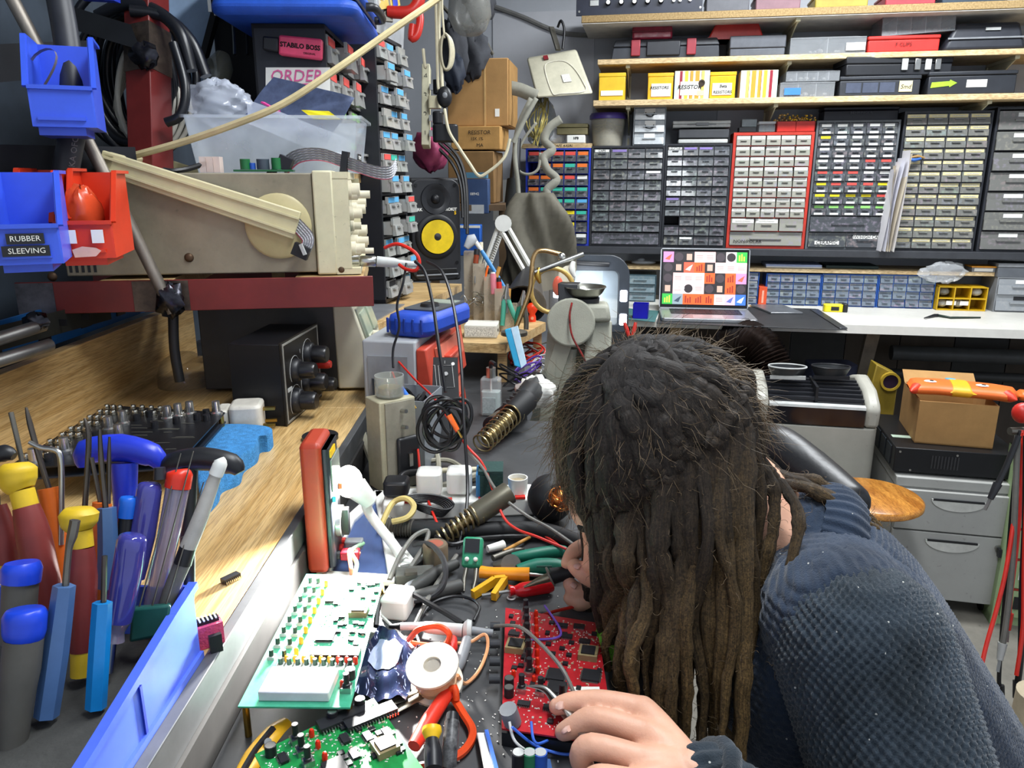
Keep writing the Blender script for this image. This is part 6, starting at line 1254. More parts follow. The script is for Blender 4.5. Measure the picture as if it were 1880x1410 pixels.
def film(label,cpx,cpy,f,rx,rz_,seed,m,tilt=.0,cat='bag',amp=.22):
 p=P(cpx,cpy,f);return single('antistatic_bag',label,cat,crumple(p.x,p.y,p.z,rx,.035,rz_,seed,44,30,amp,Matrix.Rotation(tilt,3,'Y')),m,smooth=40)
M_FLM=clear('crinkled_film','dfe6f4',.38,.08);M_ASB=mat('antistatic_blue_grey','55607e',.18,.35,var=.4,scale=20)
film('crumpled clear bag sticking out of the storage box',402,190,1.36,.055,.035,41,M_FLM)
sheet=lambda p,u,v,am,s:MB().grid(lambda a,b:p+u*a+v*b+Vector((0,-1,.3))*am*(math.sin(5*a+s)*math.sin(4*b+s)+.5*math.sin(9*a-7*b)),14,12)
p0=WMc@Vector((.03,.05,.02));single('antistatic_bag','grey blue antistatic sleeve leaning in the storage box','bag',sheet(P(446,218,1.36),P(600,262,1.36)-P(446,218,1.36),P(500,138,1.38)-P(446,218,1.36),.006,1.),M_ASB,smooth=60)
single('antistatic_bag','shiny clear sleeve lying along the front of the storage box','bag',sheet(P(455,228,1.31),P(640,300,1.31)-P(455,228,1.31),P(452,215,1.33)-P(455,262,1.31),.004,2.),M_FLM,smooth=60)
single('warning_label','yellow sticker in the storage box','sticker',sheet(P(553,202,1.335),P(604,204,1.335)-P(553,202,1.335),P(575,218,1.33)-P(553,202,1.335),.001,.4),mat('sticker_yellow','e8d820',.5))
single('pink_strap','pink plastic strip in the storage box','strip',MB().bar(P(482,188,1.355),P(512,205,1.35),.01,.003),mat('hot_pink','e04a98',.4))
t=thing('circuit_strip','narrow circuit strip with green parts on the oscilloscope','circuit board',sc(.02,.18,SH));a,b=hit(432,318,sc(.03,0,0),xa),hit(540,316,sc(.03,0,0),xa);a.z=b.z=STZ+.003
part('board',MB().bar(a,b,.03,.003),mat('pcb_green_dark','1c5a34',.4),t,True)
for i,(f_,m_,r_,h_)in enumerate(((.18,mat('terminal_green','1c6a38',.4),.008,.018),(.48,mat('capacitor_grey','3c4650',.4),.01,.018),(.72,mat('terminal_green'),.009,.02),(.3,mat('terminal_blue','2c5ab8',.4),.005,.012))):p=a.lerp(b,f_);part('component',MB().cyl(p+Vector((0,0,.002)),p+Vector((0,0,h_)),r_),m_,t,True)
part('plug_header',MB().box(a.lerp(b,.86)+Vector((0,0,.012)),(.022,.014,.02),Matrix.Rotation(R(25),3,'Y')),M_BLK,t,True)
t=thing('lever_connector','clear lever connector on the oscilloscope','connector',sc(.03,.22,SH));p=hit(388,312,sc(.02,0,0),xa);p.z=STZ
for i in range(3):part('cell',MB().box(p+Vector((-.01+i*.011,0,.012)),(.01,.016,.024)),clear('lever_clear','e8d4c8',.6,.15),t,True)
cable('power_lead','short black lead with a barrel jack on the oscilloscope',[hit(300,312,sc(.0,0,0),xa),hit(318,314,sc(.0,0,0),xa),hit(345,310,sc(.01,0,0),xa),hit(378,300,sc(.02,0,0),xa)],.0042,M_BW)
def ribbon(label,pts,wd_,up):
 q=catmull(pts,8);vs_=[];N=11;mb=MB()
 for i,p in enumerate(q):
  d_=(q[min(i+1,len(q)-1)]-q[max(i-1,0)]).normalized();s=Vector(up)-d_*Vector(up).dot(d_);s.normalize()
  for j in range(N+1):vs_.append(p+s*wd_*(j/N-.5)+d_.cross(s)*.0006*(1 if j%2 else-1))
 f=[(i*(N+1)+j,(i+1)*(N+1)+j,(i+1)*(N+1)+j+1,i*(N+1)+j+1)for i in range(len(q)-1)for j in range(N)];mb.add(vs_,f);mb.m=[1 if k%N==0 else(2 if k%2 else 0)for k in range(len(f))]
 t=thing('ribbon_cable',label,'ribbon cable',pts[0],0,'ribbon cables on the oscilloscope');part('ribbon',mb,[mat('ribbon_grey','a4a4a6',.5),mat('ribbon_pink','d86080',.5),mat('ribbon_dark','84848a',.5)],t,True,smooth=30);return t
rp=[P(518,312,1.28),P(545,288,1.26),P(590,284,1.25),P(640,300,1.24),P(690,316,1.23),P(718,316,1.24),P(728,300,1.27)]
t=ribbon('grey ribbon cable arching right across the oscilloscope',rp,.022,(0,-.35,1));part('clip',MB().box(P(633,298,1.24),(.01,.018,.034),Matrix.Rotation(R(10),3,'Y')),M_BLK,t,True)
rp=[P(516,304,1.27),P(500,312,1.245),P(500,340,1.235),P(520,385,1.23),P(552,420,1.23),P(566,440,1.225),P(558,462,1.225)]
t=ribbon('grey ribbon cable hanging down the side of the oscilloscope',rp,.022,(1,-.1,.35));part('connector',MB().box(P(553,461,1.222),(.026,.012,.02),Matrix.Rotation(R(25),3,'Y')),M_BLK,t,True);part('strain_clip',MB().box(P(556,458,1.212),(.005,.006,.018),Matrix.Rotation(R(-20),3,'Y')),M_LGR,t,True)
cable('cream_cable','long cream cable sagging from upper right to the oscilloscope handle',[P(236,288,1.24),P(330,262,1.22),P(430,228,1.2),P(520,190,1.2),P(620,125,1.22),P(720,55,1.26),P(800,0,1.3),P(840,-30,1.33)],.0058,mat('cream_flex','c8b88c',.45))
po=G(684,716,SZ);pu=thing('bench_power_supply','beige power supply with a sloped front on the oak shelf','power supply',(po.x-.004,po.y,SZ+.0005),R(94));ph=.168
part('cover',MB().bx(0,.2,.055,.3,.006,ph-.004),mat('charcoal_steel','303133',.5),pu,bevel=.002)
PF=[(.058,.004),(.006,.004),(-.002,.02),(.0,.075),(.026,ph-.008),(.036,ph),(.06,ph)]
part('front_moulding',MB().prism(PF,-.004,.204,YZ),mat('beige_moulding','c2bda8',.45,var=.06),pu,bevel=.003)
part('face_plate',MB().hexa([(.01,-.0055,.02),(.19,-.0055,.02),(.19,.0,.02),(.01,.0,.02),(.01,-.0035,.075),(.19,-.0035,.075),(.19,.002,.075),(.01,.002,.075)]),mat('warm_face','cdc6b0',.45),pu)
part('display_window',MB().hexa([(.01,.000,.085),(.19,.000,.085),(.19,.008,.085),(.01,.008,.085),(.01,.02,.15),(.19,.02,.15),(.19,.028,.15),(.01,.028,.15)]),mat('olive_window','8a8f80',.15),pu)
for i in range(2):part('lcd',MB().hexa([(.02+i*.085,-.0012,.096),(.085+i*.085,-.0012,.096),(.085+i*.085,.004,.096),(.02+i*.085,.004,.096),(.02+i*.085,.0135,.14),(.085+i*.085,.0135,.14),(.085+i*.085,.02,.14),(.02+i*.085,.02,.14)]),mat('lcd_pale','a8b4a0',.12),pu)
for x in(.035,.085):
 for z in(.088,.066):part('knob',MB().axl((x,.002,z),(x,-.026,z-.002),[(.0095,0),(.009,.6),(.0085,1)],18),mat('ivory_knob'),pu)
for i,x in enumerate((.03,.06)):part('terminal',MB().axl((x,-.002,.038+.012*i),(x,-.014,.038+.012*i),[(.006,0),(.006,1)],12),M_RED,pu)
for i,(x,z)in enumerate(((.03,.038),(.06,.05))):
 I_=WM[pu.name];a,b=I_@Vector((x,-.014,z)),I_@Vector((x+.004,-.06,z-.006));t=thing('banana_plug',['red banana plug in the power supply, lower of two','red banana plug in the power supply, upper of two'][i],'plug',a);part('sleeve',MB().axl(a,b,[(.0045,0),(.006,.15),(.0055,.7),(.003,1)],12),mat('bright_red_plug','e03a28',.4),t,True);part('tip',MB().cyl(a-(b-a)*.15,a,.002,n=8),M_STL,t,True)
part('screw',MB().cyl((-.0005,.1,.03),(-.003,.1,.03),.004,n=10),M_DST,pu)
do=G(527,783,SZ);db=thing('dial_control_box','black metal box with large dials on its panel','control box',(do.x,do.y,SZ+.0005),R(86));w,d,h=.175,.085,.132
part('case',MB().bx(0,w,.003,d,0,h),M_BLKM,db,bevel=.001);part('panel',MB().bx(-.002,w+.002,-.001,.002,.0,h+.003),mat('scratched_black_panel','24211e',.35,.3,var=.4,scale=25),db)
part('panel_border',framed([(.002,.003),(w-.002,.003),(w-.002,h),(.002,h)],[(.005,.006),(w-.005,.006),(w-.005,h-.003),(.005,h-.003)],.001,.0022,Matrix(((1,0,0,0),(0,0,-1,0),(0,1,0,0),(0,0,0,1)))),mat('pale_line','8a8880',.5),db)
for i,(x,z,r)in enumerate(((.045,.03,.021),(.05,.08,.019),(.115,.092,.021),(.1,.048,.021),(.15,.03,.018))):
 k=part('dial',MB().axl((x,-.001,z),(x,-.012,z),[(r,0),(r*.95,.8),(r*.8,1)],24),M_BLK,db);part('pointer_knob',MB().axl((x,-.012,z),(x,-.036,z),[(r*.74,0),(r*.7,.85),(r*.6,1)],14),mat('bakelite','17171a',.3),k)
 part('scale_ring',MB().tube([(x+r*1.25*math.cos(a),-.0016,z+r*1.25*math.sin(a))for a in[R(-40+20*j)for j in range(14)]],.0005,4),M_LGR,db)
part('red_cap',MB().axl((.15,-.001,.066),(.15,-.03,.066),[(.008,0),(.008,.8),(.006,1)],16),M_RED,db)
part('label',MB().bx(.012,.03,-.0022,-.001,.052,.058),M_LGR,db);part('label',MB().bx(.085,.115,-.0022,-.001,.014,.019),M_LGR,db)
text('1',.01,db,(.078,-.0018,.105),M_LGR);text('0',.01,db,(.088,-.0018,.07),M_LGR)
SYZ=SZ+.045
q=[G(5,862,SYZ),G(338,838,SYZ),G(413,757,SYZ),G(198,744,SYZ)]
sy=thing('synth_panel','black synthesizer circuit panel crowded with knobs and jacks','circuit panel',q[0]-Vector((0,0,.045)))
dwn=Vector((0,0,-.002));part('panel',MB().hexa([x+dwn for x in q]+q),mat('synth_black','16171a',.35,var=.3,scale=30),sy,True);q2=[x-Vector((0,0,.014))for x in q];part('lower_board',MB().hexa([x+dwn for x in q2]+q2),mat('synth_board','1c2430',.4),sy,True)
def syp(u,v):return q[0].lerp(q[1],u).lerp(q[3].lerp(q[2],u),v)
for u,v in((.02,.05),(.98,.05),(.98,.95),(.02,.95)):p=syp(u,v);part('standoff',MB().cyl(p-Vector((0,0,.045)),p-Vector((0,0,.002)),.004,n=8),M_BRS,sy,True)
rng=random.Random(3)
jk=meshof('jack',MB().lathe([(.0055,0),(.0055,.003),(.004,.003),(.0042,.006),(.003,.008),(0,.008)],None,12),mat('nickel','c4c0b4',.22,1.));kn=meshof('knob',MB().lathe([(.009,0),(.009,.003),(.0062,.005),(.0055,.02),(0,.021)],None,14),mat('silver_knob','b4b4b2',.25,.9));kb_=meshof('button',MB().lathe([(.0052,0),(.005,.009),(0,.0095)],None,12),M_BLK)
I_=WM[sy.name].inverted()
for i in range(9):
 for j in range(3):link('jack',jk,sy,I_@syp(.05+.055*j+.01*(i%2),.12+.1*i))
for i in range(7):
 for j in range(2):link('jack',jk,sy,I_@syp(.26+.075*i,.94-.1*j))
for u,v in((.3,.55),(.22,.2),(.14,.05),(.62,.78),(.68,.84),(.75,.9),(.95,.94),(.34,.66),(.45,.4)):link('knob',kn,sy,I_@syp(u,v))
for u,v in((.4,.74),(.27,.42),(.36,.15),(.52,.22),(.84,.8),(.88,.9),(.92,.78),(.6,.6),(.3,.3),(.72,.7),(.5,.1),(.2,.08),(.46,.82)):link('button',kb_,sy,I_@syp(u,v))
for i in range(16):u,v=rng.uniform(.4,.9),rng.uniform(.1,.75);a=syp(u,v);b=syp(u+rng.uniform(.05,.16),v);part('trace_line',MB().bar(a+Vector((0,0,.0002)),b+Vector((0,0,.0002)),.0012,.0005),mat('silk_grey','56544c',.5),sy,True)
q0=G(455,803,SZ);pg_=thing('mains_plug','grubby white three pin plug lying on the oak shelf','plug',(q0.x,q0.y,SZ+.001),R(10));M_PLG=mat('grubby_white','ccc8bc',.45,kind='speck',scale=30)
part('body',MB().rbox(-.026,.022,.0,.052,.0,.048,.01,5),M_PLG,pg_,bevel=.005);part('back_cover',MB().rbox(-.046,-.027,.004,.048,.003,.042,.006,4),M_PLG,pg_,bevel=.004)
for y,z,s in((.014,.013,.003),(.038,.013,.003),(.026,.036,.004)):part('pin',MB().bx(.022,.04,y-s,y+s,z-.0022,z+.0022),M_BRS,pg_)
q0=[G(372,935,SZ),G(425,905,SZ),G(497,815,SZ),G(420,805,SZ),G(365,845,SZ)]
def wav(p,i):return p
top_=[];bot_=[];n=40
edge=catmull([G(*p,SZ)for p in((372,942),(400,925),(408,905),(440,890),(448,868),(472,850),(478,832),(496,828),(498,812),(440,806),(395,812),(365,850))],4,True)
mb=MB();N=len(edge);up_=Vector((0,0,.026));c0=sum(edge,Vector((0,0,0)))/N
mb.add(edge+[p+up_*.9 for p in edge]+[c0.lerp(p,.95)+up_ for p in edge],[tuple(range(N-1,-1,-1)),tuple(range(2*N,3*N))]+[(i,(i+1)%N,N+(i+1)%N,N+i)for i in range(N)]+[(N+i,N+(i+1)%N,2*N+(i+1)%N,2*N+i)for i in range(N)])
single('sponge','blue wavy edged sponge on the oak shelf','sponge',mb,mat('blue_sponge','3a84c0',.9,var=.3,scale=120,bump=1.,bscale=500))
q0=G(588,806,SZ);t=thing('tape_reel','small black reel lying on the oak shelf behind the red meter','reel',(q0.x,q0.y,SZ+.0005));part('disc',MB().lathe([(.01,0),(.027,0),(.027,.006),(.01,.006),(.01,0)],None,30),M_BLK,t);part('hub',MB().lathe([(.004,0),(.01,.001),(.01,.005),(.004,.006)],None,16),mat('dark_hub','2e2e32',.4),t)
for i,(px,py,rz,nm)in enumerate(((424,1066,R(55),'black integrated circuit lying alone on the oak shelf'),)):
 q0=G(px,py,SZ);t=thing('chip',nm,'chip',(q0.x,q0.y,SZ+.0005),rz);part('package',MB().bx(-.009,.009,-.0038,.0038,.0012,.005),M_BLK,t)
 for j in range(9):
  for s in(-1,1):part('pin',MB().bx(-.0082+j*.002,-.0074+j*.002,min(s*.0038,s*.0052),max(s*.0038,s*.0052),0,.003),M_STL,t)
q0=G(383,1195,SZ);t=thing('pink_foam_block','pink conductive foam block holding chips beside the tool bin','foam',(q0.x-.004,q0.y+.01,SZ+.0005),R(35));part('foam',MB().bx(-.012,.012,-.007,.007,0,.02),mat('pink_foam','d04868',.9,bump=.8,bscale=400),t);part('chip',MB().bx(-.01,.01,-.0035,.0035,.0202,.0235),M_BLK,t)
for j in range(6):part('pin',MB().bx(-.009+j*.0032,-.0078+j*.0032,-.0045,.0045,.0235,.0245),M_WHT,t)
t=thing('transistor','black power transistor leaning against the pink foam','transistor',G(398,1200,SZ));part('tab',MB().box(G(388,1192,SZ)+Vector((.006,-.004,.0085)),(.01,.004,.016),Matrix.Rotation(R(35),3,'Z')),M_BLK,t,True)
q0=G(240,770,SZ);single('glass_dome','dim clear dome in the shadow behind the synthesizer panel','dome',MB().lathe([(.05,0),(.05,.02),(.042,.045),(.02,.062),(0,.066)],Matrix.Translation((q0.x,q0.y+.22,SZ+.0005)),28),clear('dim_glass','686058',.3,.05))
def pbin(label,org,rz,w,d,h,m,group='open bins hanging at the left edge'):
 t=thing('open_fronted_bin',label,'bin',org,rz,group);th=.0025;sp_=[(0,0),(0,h*.42),(d*.34,h),(d,h),(d,0)]
 mb=MB()
 for x0 in(0,w-th):mb.prism(sp_,x0,x0+th,YZ)
 mb.bx(th,w-th,0,th,0,h*.42);mb.bx(th,w-th,d-th,d,0,h);mb.bx(th,w-th,th,d-th,0,th)
 part('shell',mb,m,t)
 rm=MB();pts=[(0,h*.42),(d*.34,h),(d,h)]
 for x in(-.002,w+.002):
  rm.bar((x,0,h*.42),(x,d*.34,h),.006,.004,up=(0,1,-1));rm.bar((x,d*.34,h),(x,d,h),.006,.004)
 rm.bar((0,-.002,h*.42),(w,-.002,h*.42),.004,.005);part('rim',rm,m,t);part('label_slot',MB().bx(w*.1,w*.84,-.0035,.0002,h*.07,h*.11),m,t);part('foot',MB().bx(w*.06,w*.8,.012,d*.9,-.01,.0),m,t);return t
M_BB=mat('bin_blue','3a5cdc',.32,var=.08);M_RB=mat('bin_red','d63a1c',.35,var=.08)
b1=pbin('blue open bin holding a coil of tape, highest at the left edge',P(60,232,.98),R(22),.074,.12,.115,M_BB)
p=WM[b1.name];part('tape_strip',MB().grid(lambda u,v:p@Vector((.014+.02*math.sin(5*v),.02+.03*v+.018*u,.05+.05*math.sin(3.1*v))),2,14),mat('tan_tape','9a9080',.4),b1,True,smooth=180)
b2=pbin('blue open bin with two black embossed labels at the left edge',P(-6,488,.88),R(24),.068,.11,.105,M_BB)
for i,(s,z)in enumerate((('RUBBER',.03),('SLEEVING',.016))):l=part('embossed_label',MB().bx(.014-.006*i,.052+.004*i,-.0048,-.003,z-.006,z+.006),M_BLK,b2);text(s,.0088,l,(.033,-.0051,z),M_WHT)
b3=pbin('red open bin with two small paper labels at the left edge',P(108,476,.99),R(16),.068,.13,.11,M_RB)
for x in(.018,.05):part('paper_label',MB().bx(x-.007,x+.007,-.0052,-.0036,.02,.037),M_PAP,b3)
part('torn_label',MB().prism([(.02,.002),(.045,.003),(.052,.01),(.046,.014),(.03,.016),(.018,.012)],0,.0008,Matrix(((1,0,0,0),(0,0,-1,-.0034),(0,1,0,0),(0,0,0,1)))),mat('torn_paper','e0b4a4',.8),b3)
p=WM[b3.name]@Vector((.025,.05,.055));single('tinted_bag','orange film bag inside the red bin','bag',crumple(p.x,p.y,p.z,.022,.025,.035,12,amp=.15),mat('orange_film','d8502c',.25),smooth=40)
b4_=pbin('red open bin partly hidden behind the labelled blue bin',P(40,470,1.),R(16),.06,.12,.11,M_RB)
t=thing('bin_rail','steel rails on which the open bins hang','rail',P(20,200,1.12));part('rail',MB().bar(P(-60,300,1.02),P(250,300,1.22),.006,.05),mat('rail_dark','1c1e24',.5,.4),t,True);part('rail',MB().bar(P(-60,120,1.06),P(170,105,1.24),.006,.05),MATS['rail_dark'],t,True)
big=thing('thick_audio_cable','very thick black cable hanging behind the bins','cable',P(130,330,1.06));part('jacket',MB().tube([P(105,-20,1.09),P(120,60,1.09),P(132,150,1.09),P(134,230,1.09),P(118,330,1.09),P(112,400,1.1)],.0175,14,5),mat('slate_jacket','2c2e34',.45),big,True)
textw('ITM KA OFC SUPER',.012,big,P(137,270,1.068),P(142,232,1.068)-P(132,305,1.068),Vector((-1,0,.1)),mat('pale_print','8c8c88',.6))
mb=MB();rng=random.Random(14)
for k_ in range(13):
 rx,rz_=.062+.028*rng.random(),.098+.032*rng.random();o_=P(250,145,1.38)+Vector((rng.uniform(-.02,.02),rng.uniform(-.05,.06),rng.uniform(-.02,.02)))
 mb.tube([o_+Vector((rx*math.cos(a),.02*math.sin(a+k_),rz_*math.sin(a)))for a in[j*.785 for j in range(8)]],.0075,9,6,closed=True)
mb.tube([P(352,130,1.3),P(330,60,1.29),P(285,20,1.29),P(230,8,1.29),P(180,30,1.3)],.011,10,6);mb.tube([P(378,140,1.31),P(350,75,1.3),P(300,30,1.29),P(240,20,1.28)],.01,10,6);mb.tube([P(318,80,1.28),P(340,160,1.28),P(332,210,1.28),P(305,225,1.28)],.008,10,6)
single('cable_coil','big coil of black cable hanging around the maroon post','cable coil',mb,mat('satin_black_cable','14161c',.32))
mb=MB()
for k_ in range(5):
 o_=P(262,170+k_*8,1.36)+Vector((0,.01*k_,0));mb.tube([o_+Vector(((.045+.006*k_)*math.cos(a),.02*math.sin(a),(.09-.004*k_)*math.sin(a)))for a in[j*.785 for j in range(8)]],.0045,8,6,closed=True)
single('cable_coil','coil of white cable behind the maroon post','cable coil',mb,mat('off_white_cable','c8c4b8',.45))
pt=thing('steel_post','maroon steel post with a scorched welded bracket','post',P(275,290,1.3));a,b=P(278,320,1.31),P(268,-30,1.31);part('post',MB().bar(a,b,.052,.05,up=(.3,1,0)),M_MAR,pt,True,bevel=.002);part('scorched_top',MB().bar(a.lerp(b,.52),a.lerp(b,.76),.054,.052,up=(.3,1,0)),MATS['scorched_dark'],pt,True);part('bracket',MB().hexa([P(120,50,1.27),P(258,92,1.27),P(258,92,1.29),P(120,50,1.29),P(110,5,1.27),P(240,45,1.27),P(240,45,1.29),P(110,5,1.29)]),mat('black_bracket','202226',.45,.4),pt,True);part('weld_bead',crumple(*P(266,102,1.27),.022,.012,.018,79,14,9,.35),MATS['weld_metal'],pt,True)
single('wall_board','pale blue board standing behind the cable coil','board',MB().hexa([P(300,260,1.62),P(372,150,1.62),P(372,150,1.63),P(300,260,1.63),P(305,-20,1.62),P(392,-20,1.62),P(392,-20,1.63),P(305,-20,1.63)]),mat('pale_blue_paint','8ea6c4',.6,var=.2,scale=9))
bg=thing('black_bag','black fabric bag with hanging zip pulls behind the storage box','bag',P(430,200,1.62));p=P(440,110,1.66);part('body',MB().rbox(p.x-.05,p.x+.08,p.y-.02,p.y+.1,p.z-.14,p.z+.1,.02),mat('black_nylon','14161a',.7),bg,True,bevel=.01);part('strap',MB().bar(P(405,-10,1.6),P(372,115,1.6),.012,.022,up=(0,1,0)),mat('black_nylon'),bg,True)
for px in(428,452):part('zip_pull',MB().tube([P(px,45,1.6),P(px+2,70,1.6),P(px+3,100,1.6)],.0035,6,3),M_STL if px<440 else M_BLK,bg,True)
t=thing('glass_bottle','dusty glass bottle end beside the black bag','bottle',P(400,145,1.55));part('glass',MB().axl(P(395,150,1.55),P(410,100,1.56),[(.022,0),(.026,.2),(.026,.6),(.014,1),(0,1)],20),clear('dusty_glass','8a8a7c',.5,.15),t,True);part('cap',MB().axl(P(378,118,1.55),P(390,116,1.55),[(.01,0),(.01,1)],14),M_BLK,t,True)
single('blue_sleeve','dark blue plastic sleeve at the very top left','sleeve',MB().bar(P(150,-8,1.2),P(215,-4,1.2),.02,.012),M_BLU)
#things on the near work bench
def ab(px,py,h=.0):return G(px,py,BZ+h)
V3=Vector;ZU=Vector((0,0,1))
def quad(q,th):return MB().hexa([*q,*[x+ZU*th for x in q]])
fq=[ab(535,1062,.003),ab(727,1070,.003),ab(697,908,.003),ab(606,960,.003)];fq[0].x=max(fq[0].x,-.222);fq[3].x=max(fq[3].x,-.222)
mg=thing('sheet_magnifier','clear magnifier sheet in a white frame lying on the bench','magnifier',fq[0]);part('sheet',quad(fq,.003),clear('blue_sheet','6c88c8',.32,.03),mg,True)
for i in range(4):part('frame_bar',MB().bar(fq[i]+ZU*.003,fq[(i+1)%4]+ZU*.003,.016,.008),M_WHT,mg,True,bevel=.002)
lz=.1;lb=ab(640,884,lz);ll=thing('led_work_lamp','glowing white LED lamp beside the red meter','lamp',ab(700,985,.012))
part('bulb',MB().ell(lb,(.017,.017,.02)),glow('lamp_glow','fff8ec',14),ll,True);part('collar',MB().axl(lb+V3((.008,.004,-.01)),lb+V3((.024,.008,-.03)),[(.015,0),(.01,1)],16),M_WHT,ll,True)
part('arm',MB().tube([lb+V3((.018,.004,-.025)),ab(680,945,.05),ab(722,1000,.02),ab(742,1030,.008)],.0065,10,4),M_WHT,ll,True);part('flex',MB().tube([ab(742,1030,.008),ab(757,1034,.006),ab(775,1022,.006),ab(800,1000,.006)],.004,8,5),M_WHT,ll,True);part('foot',MB().bar(ab(728,1012,.004),ab(750,1040,.004),.02,.008),M_WHT,ll,True)
pl=bpy.data.lights.new('led_work_lamp_beam','SPOT');pl.energy=48.;pl.spot_size=R(88);pl.spot_blend=.8;pl.shadow_soft_size=.018;pl.color=(1,.98,.94);plo=bpy.data.objects.new('led_work_lamp_beam',pl);COL.objects.link(plo);plo.location=lb+V3((.012,-.022,.012));plo.rotation_euler=(V3((-.225,.62,BZ))-plo.location).to_track_quat('-Z','Y').to_euler()
mo=ab(598,1030);mm=thing('multimeter','red cased multimeter standing against the shelf edge','multimeter',(-.2095,.8,BZ+.0115),R(92));L=.16
part('holster',MB().rbox(0,.062,.004,.028,0,L,.006,4),mat('brick_red_rubber','a83a24',.45,var=.08),mm,bevel=.007);part('face',MB().rbox(.004,.058,-.004,.005,.006,L-.008,.006,4),mat('meter_charcoal','2c3038',.4),mm,bevel=.003)
part('lcd',MB().bx(.011,.055,-.0056,-.0038,L-.062,L-.024),mat('lcd_green_grey','8c948c',.12),mm);part('logo_strip',MB().bx(.01,.036,-.0056,-.0038,L-.02,L-.012),M_YEL,mm);part('blue_button',MB().bx(.01,.02,-.008,-.004,L-.074,L-.067),mat('cyan_button','38a8c8',.4),mm);part('orange_button',MB().bx(.048,.056,-.008,-.004,L-.074,L-.067),M_ORG,mm)
dl=part('dial',MB().axl((.033,-.004,.052),(.033,-.01,.052),[(.019,0),(.019,1),(.015,1),(.015,.6),(0,.6)],28),mat('dial_silver','9c9c98',.3,.7),mm);part('pointer',MB().bx(.028,.038,-.017,-.007,.036,.068),M_BLK,dl)
for i,x in enumerate((.016,.033,.05)):part('socket',MB().axl((x,-.004,.016),(x,-.008,.016),[(.0055,0),(.0055,1),(.003,1),(.003,.2)],14),M_RED if i else M_BLK,mm)
for i,(x,m_,nm,pts)in enumerate(((.018,mat('crimson_plug','a82030',.4),'crimson test plug in the red meter',((640,975),(642,1010),(644,1040),(646,1056))),(.045,M_GRY,'grey test plug with a green and white lead in the red meter',((634,1000),(645,1012),(655,1035),(650,1058))))):
 I_=WM[mm.name];a=I_@V3((x,-.008,.016));b=I_@V3((x,-.03,.016));t=thing('meter_plug',nm,'plug',a);part('boot',MB().bar(a,b,.014,.011),m_,t,True,bevel=.002);part('lead',MB().tube([b]+[ab(*p,.035-.009*k)for k,p in enumerate(pts[1:])],.0026,8,5),[mat('salmon_wire','d88060',.4),mat('mint_wire','8cb890',.4)][i],t,True)
def board(name,label,q,th,m,group='bare circuit boards on the bench'):
 t=thing(name,label,'circuit board',q[0],0,group);part('substrate',quad(q,th),m,t,True)
 top=[x+ZU*th for x in q]
 return t,(lambda u,v:top[0].lerp(top[1],u).lerp(top[3].lerp(top[2],u),v)),(top[1]-top[0]).normalized(),(top[3]-top[0]).normalized()
CM={}
def comp(kind):
 if kind in CM:return CM[kind]
 mb=MB();mats=[M_BLK,M_STL,M_WHT]
 if kind=='pot':mb.bx(-.0042,.0042,-.0042,.0042,0,.005);mb.mi=1;mb.lathe([(.0034,.005),(.0034,.007),(.0026,.0075),(.0026,.017),(0,.017)],None,10);mats=[M_STL,M_BLK]
 elif kind=='switch':mb.bx(-.0032,.0032,-.0032,.0032,0,.003);mb.mi=1;mb.lathe([(.0022,.003),(.002,.009),(0,.009)],None,10);mats=[M_LGR,mat('button_dark_green','1c3028',.4)]
 elif kind=='dip':
  mb.bx(-.022,.022,-.0065,.0065,.001,.005);mb.mi=1
  for i in range(18):
   for s in(-1,1):mb.bx(-.021+i*.00245,-.02+i*.00245,min(s*.0065,s*.0085),max(s*.0065,s*.0085),0,.003)
 elif kind=='soic':
  mb.bx(-.0055,.0055,-.003,.003,.0004,.0026);mb.mi=1
  for i in range(7):
   for s in(-1,1):mb.bx(-.005+i*.00155,-.0043+i*.00155,min(s*.003,s*.0045),max(s*.003,s*.0045),0,.0014)
 elif kind=='qfp':mb.bx(-.008,.008,-.008,.008,.0004,.0026);mb.mi=1;mb.bx(-.0095,.0095,-.0072,.0072,0,.0008);mb.bx(-.0072,.0072,-.0095,.0095,0,.0008)
 elif kind=='plcc':mb.bx(-.009,.009,-.009,.009,0,.006);mb.mi=1;mb.bx(-.0065,.0065,-.0065,.0065,.006,.0072);mats=[mat('socket_tan','8c7c58',.5),M_BLK]
 elif kind in('ledr','ledy'):mb.lathe([(.0022,0),(.0022,.005),(.0015,.0068),(0,.0072)],None,10);mats=[mat('led_red','d82c10',.25)if kind=='ledr' else mat('led_amber','d89820',.25)]
 elif kind=='ecap':mb.lathe([(.0045,0),(.0045,.009),(0,.009)],None,14);mb.mi=1;mb.lathe([(0,.009),(.0038,.009),(.0038,.0093),(0,.0093)],None,14)
 elif kind=='smd':mb.bx(-.0011,.0011,-.0007,.0007,0,.0009);mats=[mat('smd_tan','b0a080',.4)]
 elif kind=='smdw':mb.bx(-.0012,.0012,-.0008,.0008,0,.0007);mats=[mat('solder_pad','d0d0c8',.3,.5)]
 elif kind=='sot':mb.bx(-.0026,.0026,-.0022,.0022,0,.0022);mats=[M_BLK]
 CM[kind]=meshof({'pot':'potentiometer','switch':'push_button','dip':'long_chip','soic':'chip','qfp':'square_chip','plcc':'socketed_chip','ledr':'red_led','ledy':'amber_led','ecap':'capacitor','smd':'resistor','smdw':'solder_pad','sot':'small_chip'}[kind],mb,mats);return CM[kind]
def put(t,f,ex,u,v,kind,rot=.0):
 me=comp(kind);p=WM[t.name].inverted()@f(u,v);o=link(me.name.split('.')[0],me,t,p);o.rotation_euler=(0,0,math.atan2(ex.y,ex.x)+rot);return o
